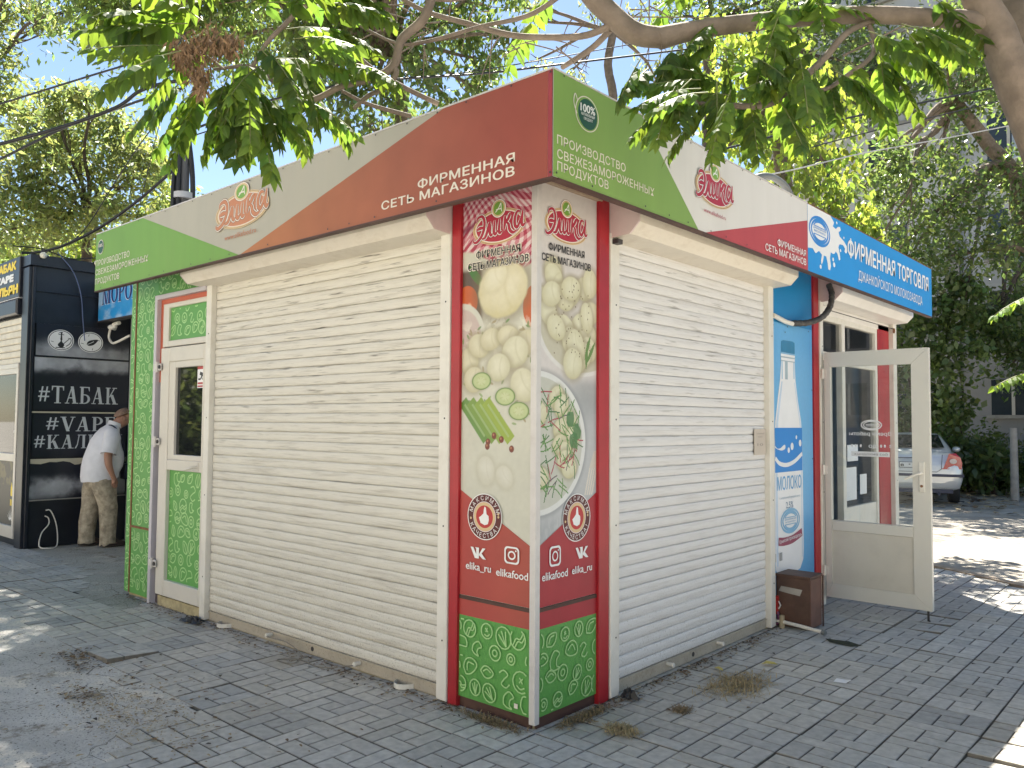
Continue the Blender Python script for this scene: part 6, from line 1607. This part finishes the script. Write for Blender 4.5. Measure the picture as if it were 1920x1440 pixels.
for k in range(46):      # bare twigs between the corner and the middle tree
    px, py = rt.uniform(700, 1300), rt.uniform(-40, 90); dx, dy = rt.normal(0, 70), abs(rt.normal(50, 30))
    limb([at(px, py, 4.2), at(px + dx * .5, py + dy * .35, 4.2), at(px + dx, py + dy, 4.25)], [.004, .003, .0015])
b.build('trunk', near)

fv, ff, fc = [], [], []
stem = MB(); STEM = mat('leaf stalk', (.16, .18, .06), rough=.6, var=.2)


def frond(p, d, L, rgx, pairs=9, droop=.6, leaf=.125):
    p = np.array(p, float); d = np.array(d, float); d /= np.linalg.norm(d); pts = [p]; cur = d.copy(); n = pairs + 2; st = L / n
    for i in range(n):
        cur = cur + np.array((0, 0, -droop / n)); cur /= np.linalg.norm(cur); pts.append(pts[-1] + cur * st)
    stem.tube(pts[::2] + [pts[-1]], [.003] * len(pts[::2]) + [.0012], STEM, 4, cap=False)
    side = np.cross(cur * .3 + d, (0, 0, 1)); side /= np.linalg.norm(side) + 1e-9; tone = rgx.uniform(.75, 1.25)
    for i in range(2, n + 1):
        q = pts[i]; tg = pts[i] - pts[i - 1]; tg /= np.linalg.norm(tg); t = i / n; sz = leaf * (1.05 - .45 * abs(t - .45) * 1.3) * rgx.uniform(.85, 1.12)
        ks = (1, -1) if i < n else (1, -1, 0)
        for s in ks:
            if rgx.random() < .05: continue
            if s == 0: ld = tg + np.array((0, 0, -.2))
            else: ld = side * s * rgx.uniform(.65, .95) + tg * rgx.uniform(.25, .5) + np.array((0, 0, -rgx.uniform(.35, .95)))
            ld = ld + rgx.normal(0, .07, 3); ld /= np.linalg.norm(ld)
            wv = np.cross(ld, np.cross(tg, ld) + rgx.normal(0, .25, 3)); wv = np.cross(ld, np.array((0, 0, 1)) + rgx.normal(0, .3, 3)) if np.linalg.norm(wv) < .2 else wv
            wv -= ld * np.dot(wv, ld); wv /= np.linalg.norm(wv) + 1e-9; nn = np.cross(wv, ld); nn *= math.copysign(1, nn[2] + 1e-6)
            W_ = sz * .235; base = len(fv); curl = rgx.uniform(.02, .14) * sz
            fv.extend([q, q + ld * sz * .22 + wv * W_ - nn * .10 * W_, q + ld * sz * .60 + wv * W_ * .82 - nn * (curl * .4), q + ld * sz - nn * curl * 1.2,
                       q + ld * sz * .60 - wv * W_ * .82 - nn * (curl * .4), q + ld * sz * .22 - wv * W_ - nn * .10 * W_, q + ld * sz * .3 + nn * .28 * W_, q + ld * sz * .64 + nn * .16 * W_])
            cc = tone * rgx.uniform(.8, 1.2); h = rgx.normal(0, .08); c4 = (cc * (1 + h), cc, cc * (1 - h), 1)
            for f in ((0, 1, 6), (1, 2, 7, 6), (2, 3, 7), (0, 6, 5), (6, 7, 4, 5), (7, 3, 4)): ff.append(tuple(base + i for i in f)); fc.append(c4)


def px_dir(dx, dy, toward=0.0):
    return dx * RGT - dy * UPV - toward * FWD


rf = np.random.default_rng(31)
# left cluster: (start px, py, depth) and direction across the picture
for (x, y, dp, dx, dy, L) in ((345, 48, 3.5, -1, .0, .46), (360, 60, 3.5, -.5, -.5, .40), (430, 30, 3.5, -.6, -.4, .42), (460, 60, 3.5, .5, -.8, .45), (520, 40, 3.55, .8, -.3, .45), (560, 60, 3.6, 1, .1, .42), (600, 40, 3.6, .9, -.5, .4), (500, 120, 3.55, .8, .3, .50), (540, 150, 3.6, .7, .7, .40), (480, 150, 3.55, .3, 1, .42),
                              (440, 150, 3.5, -.1, 1, .42), (400, 160, 3.5, -.5, .8, .46), (380, 180, 3.5, -.7, .6, .40), (420, 190, 3.5, .1, 1, .36), (470, 190, 3.6, .6, .8, .40), (520, 190, 3.6, .4, 1, .38), (360, 120, 3.45, -.8, .3, .44), (410, 100, 3.4, -.6, .7, .5), (580, 100, 3.7, .9, .3, .36), (550, 10, 3.6, .3, -.9, .4), (620, 90, 3.7, .9, -.1, .36), (460, 110, 3.4, .2, .9, .48), (340, 200, 3.5, -.4, .9, .32), (350, 30, 3.6, -.2, -.9, .4), (480, 0, 3.6, -.4, -.7, .4), (610, 0, 3.7, .6, -.6, .42), (650, 150, 3.7, .8, .4, .3), (560, 190, 3.65, .8, .5, .34), (430, 220, 3.55, -.3, 1, .28)):
    for r in range(2):
        frond(at(x + rf.normal(0, 14), y - 28 + rf.normal(0, 12), dp + rf.normal(0, .12)), px_dir(dx + rf.normal(0, .25), dy * .8 + rf.normal(0, .25), rf.uniform(-.5, .6)), L * rf.uniform(.68, .95), rf, int(rf.integers(7, 11)), rf.uniform(.3, .9), .108)
# the single frond that hangs out to the left, and the one below
frond(at(352, 44, 3.45), px_dir(-1, .02, .1), .42, rf, 8, .15, .14); frond(at(470, 165, 3.5), px_dir(.35, 1, .2), .40, rf, 8, .3, .12)
# right cluster along the two hanging twigs
for (x, y, dp, dx, dy, L) in ((1310, 190, 3.7, -1, .2, .42), (1320, 195, 3.7, -.6, .8, .44), (1360, 198, 3.75, -.2, 1, .42), (1400, 198, 3.75, .1, 1, .40), (1440, 195, 3.8, .4, 1, .44), (1470, 175, 3.8, .8, .7, .40), (1500, 155, 3.85, -.3, .9, .38), (1520, 165, 3.8, .3, 1, .38), (1560, 160, 3.8, .7, .7, .38), (1380, 190, 3.75, -.7, -.3, .40), (1430, 190, 3.75, -.3, -.9, .40), (1480, 165, 3.8, -.8, -.3, .42), (1330, 185, 3.65, -.9, -.4, .38),
                              (1540, 110, 3.9, -.8, .3, .38), (1560, 90, 3.9, -.4, -.5, .38), (1300, 180, 3.6, -.8, .6, .40), (1285, 190, 3.6, -.4, .9, .36), (1250, 120, 3.8, -.5, .6, .36), (1350, 80, 3.9, -.4, .7, .36), (1420, 60, 3.9, .2, .9, .36), (1260, 90, 3.9, .4, .9, .36), (1600, 140, 3.85, .9, .5, .36), (1640, 100, 3.9, .9, .4, .36), (1220, 150, 3.7, -.5, .8, .32), (1390, 130, 3.7, .3, .8, .36), (1450, 120, 3.7, -.2, .8, .36)):
    for r in range(2):
        frond(at(x + rf.normal(0, 14), y - 25 + rf.normal(0, 10), dp + rf.normal(0, .12)), px_dir(dx + rf.normal(0, .25), dy * .75 + rf.normal(0, .2), rf.uniform(-.4, .6)), L * rf.uniform(.62, .85), rf, int(rf.integers(7, 10)), rf.uniform(.3, .8), .104)
# bright fronds by the limb on the right
for (x, y, dp, dx, dy, L) in ((1500, 8, 3.95, .9, -.1, .36), (1530, 22, 3.9, -1, -.1, .30), (1690, 50, 3.85, 1, .1, .38), (1700, 48, 3.9, 1, -.1, .34), (1690, 45, 3.85, .8, .55, .36), (1640, 95, 3.9, .8, .9, .36), (1650, 100, 3.9, .3, 1, .36), (1700, 60, 3.8, .7, .8, .3), (1740, -10, 3.9, .9, .3, .4), (1600, 5, 3.9, .4, -.6, .4)):
    frond(at(x, y, dp), px_dir(dx + rf.normal(0, .1), dy + rf.normal(0, .1), rf.uniform(-.3, .4)), L, rf, int(rf.integers(7, 10)), rf.uniform(.3, .7), .11)
frond(at(1965, 690, 4.6), px_dir(-1, .1, .1), .34, rf, 8, .4, .085); frond(at(1960, 545, 4.8), px_dir(-1, .2, 0), .34, rf, 8, .5, .085)
# the rest of the crown, above and beside the picture: its shade lies on the pavers
for k in range(210):
    c = ((.6, .2, 5.0), (1.7, 1.4, 6.0), (2.9, 2.2, 5.6), (1.4, -.6, 5.3), (-.2, -.6, 4.9), (2.6, .6, 6.4), (3.6, 1.6, 4.8), (.8, 1.4, 5.8))[k % 8]
    p = np.array(c) + rf.normal(0, .55, 3); frond(p, rf.normal(0, 1, 3) * (1, 1, .4), rf.uniform(.4, .6), rf, 8, rf.uniform(.5, 1.0), .14)
me = bpy.data.meshes.new('crown'); me.from_pydata([tuple(v) for v in fv], [], ff); me.materials.append(LEAF_T)
a = me.attributes.new('Col', 'FLOAT_COLOR', 'FACE'); a.data.foreach_set('color', np.array(fc, np.float32).ravel()); link('crown', me, near)
stem.build('leaf_stalks', near)
# brown hanging seed bunches
fv, ff, fc = [], [], []; sc = np.random.default_rng(5)
sd_b = MB(); SEED = mat('dry seed wing', (.20, .12, .06), rough=.8, var=.35, scale=50)
for (px, py, rr_, n) in ((350, 90, 26, 260), (395, 75, 30, 260), (372, 135, 20, 220), (430, 80, 24, 200), (375, 165, 12, 110), (340, 105, 18, 120)):
    for k in range(n):
        p = at(px + sc.normal(0, rr_ * .5), py + sc.normal(0, rr_ * .5), 3.22 + sc.normal(0, .06)); d = np.array((sc.normal(0, .5), sc.normal(0, .5), -1.0)); d /= np.linalg.norm(d)
        w = np.cross(d, sc.normal(size=3)); w /= np.linalg.norm(w); L = .038
        sd_b.add([p, p + d * L * .5 + w * .005, p + d * L, p + d * L * .5 - w * .005], [(0, 1, 2, 3)], SEED)
sd_b.build('seed_bunch', near)

# ================================================================== PERSON at the hatch
SKIN = mat('skin', (.36, .19, .13), rough=.55, var=.08, scale=20)
SHIRT = mat('white shirt', (.68, .68, .72), rough=.85, var=.05, scale=12, bump=.25, bscale=14)
TROU = mat('camouflage trousers', (.38, .325, .245), rough=.9, var=.35, scale=16, dirt=.8, dirtcol=(.17, .14, .10), dscale=22, bump=.3, bscale=16)
HAIR = mat('cropped grey hair', (.24, .155, .115), rough=.9, var=.25, scale=60)
SHOE = mat('dark sandal', (.03, .02, .018), rough=.6, var=.3, scale=20)
PB = np.array((-8.02, 1.0, .0)); TH = rad(90 - 6)
Fv = np.array((math.cos(TH), math.sin(TH), 0.0)); Rv = np.array((Fv[1], -Fv[0], 0.0))


def B(f, s, z):          # forward, to his right, up
    return PB + f * Fv + s * Rv + np.array((0, 0, z))


man = thing('person', 'stooping man in white shirt and camouflage trousers at the ice cream hatch', 'person', tuple(PB))
sk_v, sk_r, sk_e = [], [], []


def J(f, s, z, r, parent=None, r2=None):
    sk_v.append(B(f, s, z)); sk_r.append((r, r2 or r))
    if parent is not None: sk_e.append((parent, len(sk_v) - 1))
    return len(sk_v) - 1


pel = J(-.04, 0, .92, .15); bel = J(.02, 0, 1.10, .20, pel); ch = J(.03, 0, 1.32, .155, bel); nk0 = J(.09, 0, 1.475, .085, ch); nk = J(.15, 0, 1.535, .070, nk0)
jaw = J(.215, 0, 1.56, .080, nk); hd = J(.232, 0, 1.635, .108, jaw, .095); J(.222, 0, 1.70, .092, hd, .082)
for s in (1, -1):
    hp = J(-.03, .10 * s, .86, .125, pel); f0 = .05 if s > 0 else -.11
    kn = J(f0 + .03, .12 * s, .50, .075, hp); an = J(f0 - .01, .13 * s, .09, .045, kn); J(f0 + .09, .14 * s, .045, .04, an); J(f0 + .17, .145 * s, .035, .03, len(sk_v) - 1)
    sh_ = J(.05, .165 * s, 1.385, .055, ch); el = J(-.02, .27 * s, 1.14, .052, sh_); fo = J(-.01, .275 * s, 1.03, .046, el); wr = J(.045, .255 * s, .90, .030, fo)
    pm = J(.06, .25 * s, .855, .034, wr, .024); p2 = J(.068, .247 * s, .82, .032, pm, .020)
    for q, (df, ds, L) in enumerate(((.028, .0, .070), (.010, .008, .078), (-.008, .008, .074), (-.024, .0, .058))):
        k1 = J(.068 + df, (.247 + ds) * s, .795, .0098, p2); k2 = J(.078 + df, (.235 + ds) * s, .795 - L * .5, .0088, k1); J(.078 + df * .9, (.215 + ds) * s, .795 - L * .75, .0075, k2)
    t1 = J(.092, .235 * s, .845, .0105, pm); t2 = J(.112, .225 * s, .81, .0095, t1); J(.115, .215 * s, .785, .0082, t2)
# face: nose, ears, brow
J(.345, 0, 1.615, .014, hd)
me = bpy.data.meshes.new('body'); me.from_pydata([tuple(v) for v in sk_v], sk_e, []); ob = bpy.data.objects.new('tmp_body', me); COL.objects.link(ob)
mod = ob.modifiers.new('skin', 'SKIN'); mod.use_smooth_shade = True
for i, r in enumerate(sk_r): me.skin_vertices[0].data[i].radius = r
me.skin_vertices[0].data[0].use_root = True
ss = ob.modifiers.new('sub', 'SUBSURF'); ss.levels = 2; ss.render_levels = 2
dg = bpy.context.evaluated_depsgraph_get(); bm_ = bpy.data.meshes.new_from_object(ob.evaluated_get(dg)); bpy.data.objects.remove(ob)
bm_.materials.clear(); bm_.materials.append(SKIN); link('body', bm_, man)


def ringp(f, s, z, rf_, rs_, tilt=0.0, k=20, bulge=0.0):
    out = []
    for i in range(k):
        a = 2 * math.pi * i / k; df, ds = rf_ * math.cos(a), rs_ * math.sin(a)
        out.append(B(f + df + (bulge if df > 0 else 0) * math.cos(a), s + ds, z + tilt * df))
    return out


b = MB()
R = [ringp(-.03, 0, .835, .215, .22, .14), ringp(-.028, 0, .90, .222, .225, .08), ringp(-.012, 0, 1.0, .232, .235, 0), ringp(.008, 0, 1.10, .236, .238, -.03), ringp(.02, 0, 1.20, .215, .232, -.10), ringp(.032, 0, 1.30, .178, .222, -.2), ringp(.05, 0, 1.38, .145, .208, -.3), ringp(.075, 0, 1.445, .108, .165, -.35), ringp(.105, 0, 1.50, .078, .105, -.4), ringp(.125, 0, 1.53, .068, .08, -.4)]
wr_ = np.random.default_rng(3)
R = [[p + wr_.normal(0, .0045, 3) for p in r] for r in R]
b.loft(R, SHIRT, cap=False)
for s in (1, -1):
    pts = [B(.055, .14 * s, 1.42), B(.045, .20 * s, 1.38), B(.01, .245 * s, 1.27), B(-.015, .27 * s, 1.165)]
    b.tube(pts, [.090, .098, .094, .092], SHIRT, 14, cap=False)
b.build('shirt', man)
b = MB(); b.loft([ringp(.122, 0, 1.515, .080, .09, -.4), ringp(.138, 0, 1.56, .076, .082, -.4)], SHIRT, cap=False); b.build('collar', man)
b = MB()
b.loft([ringp(-.01, 0, .99, .19, .20), ringp(-.02, 0, .90, .205, .21), ringp(-.03, 0, .80, .19, .205), ringp(-.03, 0, .74, .15, .18)], TROU)
for s in (1, -1):
    f0 = .06 if s > 0 else -.115
    rr = [ringp(-.03 + .0, .10 * s, .84, .16, .12), ringp(-.025 + f0 * .4, .11 * s, .70, .138, .115), ringp(f0 * .8, .12 * s, .50, .108, .10), ringp(f0 - .01, .125 * s, .30, .094, .092), ringp(f0 - .015, .13 * s, .12, .092, .088), ringp(f0 - .01, .13 * s, .035, .10, .092, .1)]
    rr = [[p + wr_.normal(0, .006, 3) for p in r] for r in rr]; b.loft(rr, TROU)
b.build('trousers', man)
for s in (1, -1):
    f0 = .06 if s > 0 else -.115; b = MB(); b.loft([[B(f0 + .06 + .17 * math.cos(a) , .14 * s + .055 * math.sin(a) * (1 - .15 * math.cos(a)), z) for a in np.linspace(0, 2 * math.pi, 18, endpoint=False)] for z in (.008, .035)], SHOE)
    b.loft([[B(f0 + .10 + .10 * math.cos(a), .14 * s + .048 * math.sin(a), z - .04 * math.cos(a)) for a in np.linspace(0, 2 * math.pi, 14, endpoint=False)] for z in (.036, .085)], SHOE); b.build('shoe', man)
b = MB(); c = B(.212, 0, 1.672); R = []
for i in range(7):
    t = rad(-8 + 98 * i / 6); R.append([c + (.090 * math.cos(t) * math.cos(a) - .006) * Fv + .078 * math.cos(t) * math.sin(a) * Rv + np.array((0, 0, (.070 * math.sin(t) + .035 * math.cos(a) * math.cos(t)))) for a in np.linspace(0, 2 * math.pi, 18, endpoint=False)])
b.loft(R, HAIR); b.build('hair', man)
b = MB()
for s in (1, -1):
    b.loft([[B(.20 + .022 * math.cos(a), (.080 + o) * s, 1.612 + .034 * math.sin(a)) for a in np.linspace(0, 2 * math.pi, 12, endpoint=False)] for o in (.0, .014)], SKIN); b.sphere(B(.318, .03 * s, 1.645), (.008, .008, .006), LETTER_K, 8, 5)
b.tube([B(.296, -.022, 1.572), B(.302, 0, 1.574), B(.296, .022, 1.572)], .005, mat('lips', (.26, .09, .08), rough=.5), 6); b.build('face', man)
b = MB(); NV = mat('navy strap', (.012, .015, .04), rough=.6)
b.tube(smooth_line([B(.02, -.09, 1.50), B(.06, .09, 1.525), B(.12, .15, 1.46), B(.185, .16, 1.33), B(.215, .14, 1.20), B(.245, .03, 1.08), B(.25, -.03, 1.0)], 5), .009, NV, 6); b.box(Frame(B(.275, -.02, .93), Rv, (0, 0, 1), Fv), -.1, .1, -.10, .10, -.025, .035, NV, .01); b.build('shoulder_bag', man)

# ================================================================== SILVER CAR
CARP = mat('silver car paint', (.72, .72, .71), rough=.28, var=.02, metal=.35, coat=.6)
CARB = mat('car bumper trim', (.05, .055, .09), rough=.5); TYRE = mat('tyre', (.025, .025, .027), rough=.8, var=.2)
TAIL = mat('tail light red', (.45, .012, .02), rough=.15, coat=.8); TAILW = mat('tail light white', (.62, .52, .50), rough=.2)
cpos = at(1714, 940, 16.4); cpos[2] = -.02; CH = rad(107)
CFw = np.array((math.cos(CH), math.sin(CH), 0)); CRt = np.array((CFw[1], -CFw[0], 0))
CF = Frame(cpos, CRt, CFw, (0, 0, 1))         # u right, v forward, n up
car = thing('car', 'silver saloon car parked with its tail towards the shop, on the dusty road', 'car', tuple(cpos))
b = MB()


def sec(v, w, zb, zt, crown=.02, inset=.06):
    h = zt - zb
    half = [(0, zb), (w * .75, zb), (w * .94, zb + .05), (w, zb + h * .30), (w * 1.0, zb + h * .62), (w - inset * .5, zb + h * .9), (w - inset - .03, zt), (w * .5, zt + crown * .8), (0, zt + crown)]
    pts = half + [(-a, z) for a, z in half[-2:0:-1]]
    return [CF.P(a, v, z) for a, z in pts]


R = [sec(-.02, .70, .46, .62), sec(.0, .80, .36, .78, .02, .05), sec(.05, .86, .32, .98, .02), sec(.14, .885, .30, 1.05, .02, .09), sec(.60, .89, .26, 1.06, .02, .10), sec(1.5, .89, .24, 1.04), sec(2.8, .89, .24, 1.0), sec(3.4, .88, .26, .97), sec(4.1, .84, .28, .86), sec(4.45, .74, .34, .72), sec(4.55, .6, .42, .62)]
b.loft(R, CARP)


def cab(v, w, z0, zt, wt):
    half = [(0, z0), (w, z0), ((w + wt) / 2 + .02, (z0 + zt) / 2), (wt, zt - .03), (wt - .06, zt), (0, zt + .02)]
    return [CF.P(a, v, z) for a, z in half + [(-a, z) for a, z in half[-2:0:-1]]]


b.loft([cab(.55, .74, 1.0, 1.06, .70), cab(.95, .77, 1.0, 1.28, .64), cab(1.25, .78, 1.0, 1.40, .58), cab(1.8, .78, 1.0, 1.44, .57), cab(2.5, .78, 1.0, 1.41, .57), cab(3.0, .77, .98, 1.2, .62), cab(3.35, .74, .95, 1.0, .70)], CARP)
body = b.build('body', car)
b = MB(); b.face([CF.P(-.60, .665, 1.125), CF.P(.60, .665, 1.125), CF.P(.515, 1.205, 1.385), CF.P(-.515, 1.205, 1.385)], DARKGLASS)
o = b.build('rear_window', car)
for v_ in o.data.vertices: v_.co += Vector(tuple(-.028 * CFw)) + Vector((0, 0, .03))
for s in (1, -1):
    b = MB(); b.face([CF.P(s * .775, 1.0, 1.08), CF.P(s * .785, 3.0, 1.06), CF.P(s * .66, 2.45, 1.36), CF.P(s * .655, 1.35, 1.36)], DARKGLASS); b.build('side_window', car)
    b = MB(); A = [(.50, .745), (.80, .745), (.845, .85), (.80, 1.00), (.70, 1.045), (.60, 1.02)]
    b.prism(CF, [(0, 0)] * 0 or [(s * .505, -.03), (s * .835, .03), (s * .835, .16), (s * .505, .08)], .74, .755, TAIL)
    V = []; 
    for dv in (0.0, 1.0):
        V += [CF.P(s * u, (-.012 if u < .7 else .028) + dv * .16, z) for u, z in ((.53, .745), (.86, .745), (.872, .86), (.845, .975), (.76, 1.06), (.64, 1.05))]
    b.add(V, [(0, 1, 2, 3, 4, 5), (6, 7, 8, 9, 10, 11)] + [(i, (i + 1) % 6, 6 + (i + 1) % 6, 6 + i) for i in range(6)], TAIL)
    b.loft([[CF.P(s * (.71 + .065 * math.cos(a)), -.03 + o_, .90 + .05 * math.sin(a)) for a in np.linspace(0, 2 * math.pi, 16, endpoint=False)] for o_ in (0, .03)], TAILW); b.build('tail_light', car)
    for vv in (.92, 3.55):
        b = MB(); R_ = [(.0, .30), (.02, .31), (.17, .31), (.20, .29)]
        b.loft([[CF.P(s * (.67 + d_), vv + r_ * math.cos(a), .31 + r_ * math.sin(a)) for a in np.linspace(0, 2 * math.pi, 22, endpoint=False)] for d_, r_ in R_], TYRE); w_ = b.build('wheel', car)
        b = MB(); b.loft([[CF.P(s * d_, vv + r_ * math.cos(a), .31 + r_ * math.sin(a)) for a in np.linspace(0, 2 * math.pi, 16, endpoint=False)] for d_, r_ in ((.84, .2), (.875, .19), (.88, .05))], ALU); b.build('rim', w_)
    b = MB(); b.sphere(CF.P(s * .97, 2.75, 1.07), (.09, .07, .065), CARP, 10, 6); b.build('wing_mirror', car)
b = MB(); b.box(CF, -.84, .84, -.036, -.012, .585, .64, CARB); b.box(CF, .84, .90, .0, .20, .585, .64, CARB); b.box(CF, -.90, -.84, .0, .20, .585, .64, CARB); b.box(CF, -.70, .70, -.01, .10, .26, .33, CARB)
b.build('bumper_trim', car)
b = MB(); SEAM = mat('panel seam', (.10, .10, .11), rough=.6)
b.tube([CF.P(-.52, -.012, 1.03), CF.P(-.50, -.018, .74), CF.P(-.42, -.022, .68), CF.P(.42, -.022, .68), CF.P(.50, -.018, .74), CF.P(.52, -.012, 1.03)], .006, SEAM, 5); b.tube([CF.P(-.3, -.0, .955), CF.P(.3, -.0, .955)], .010, SEAM, 5); b.build('boot_seam', car)
PF = Frame(CF.P(0, -.034, 0), CRt, (0, 0, 1), -CFw)
b = MB(); b.box(PF, -.265, .265, .755, .875, -.01, .0, LETTER_K); b.box(PF, -.255, .255, .765, .865, .0, .004, LETTER_W); pl = b.build('number_plate', car)
d = Decal(PF, .006); d.text(LETTER_K, 'в59', -.235, -.06, .785, .845, .03); d.rect(LETTER_K, .135, .142, .77, .86); d.build('lettering', pl)
b = MB(); b.tube([CF.P(.45, -.03, .24), CF.P(.45, .15, .26)], .03, CARB, 8); b.build('exhaust_pipe', car)
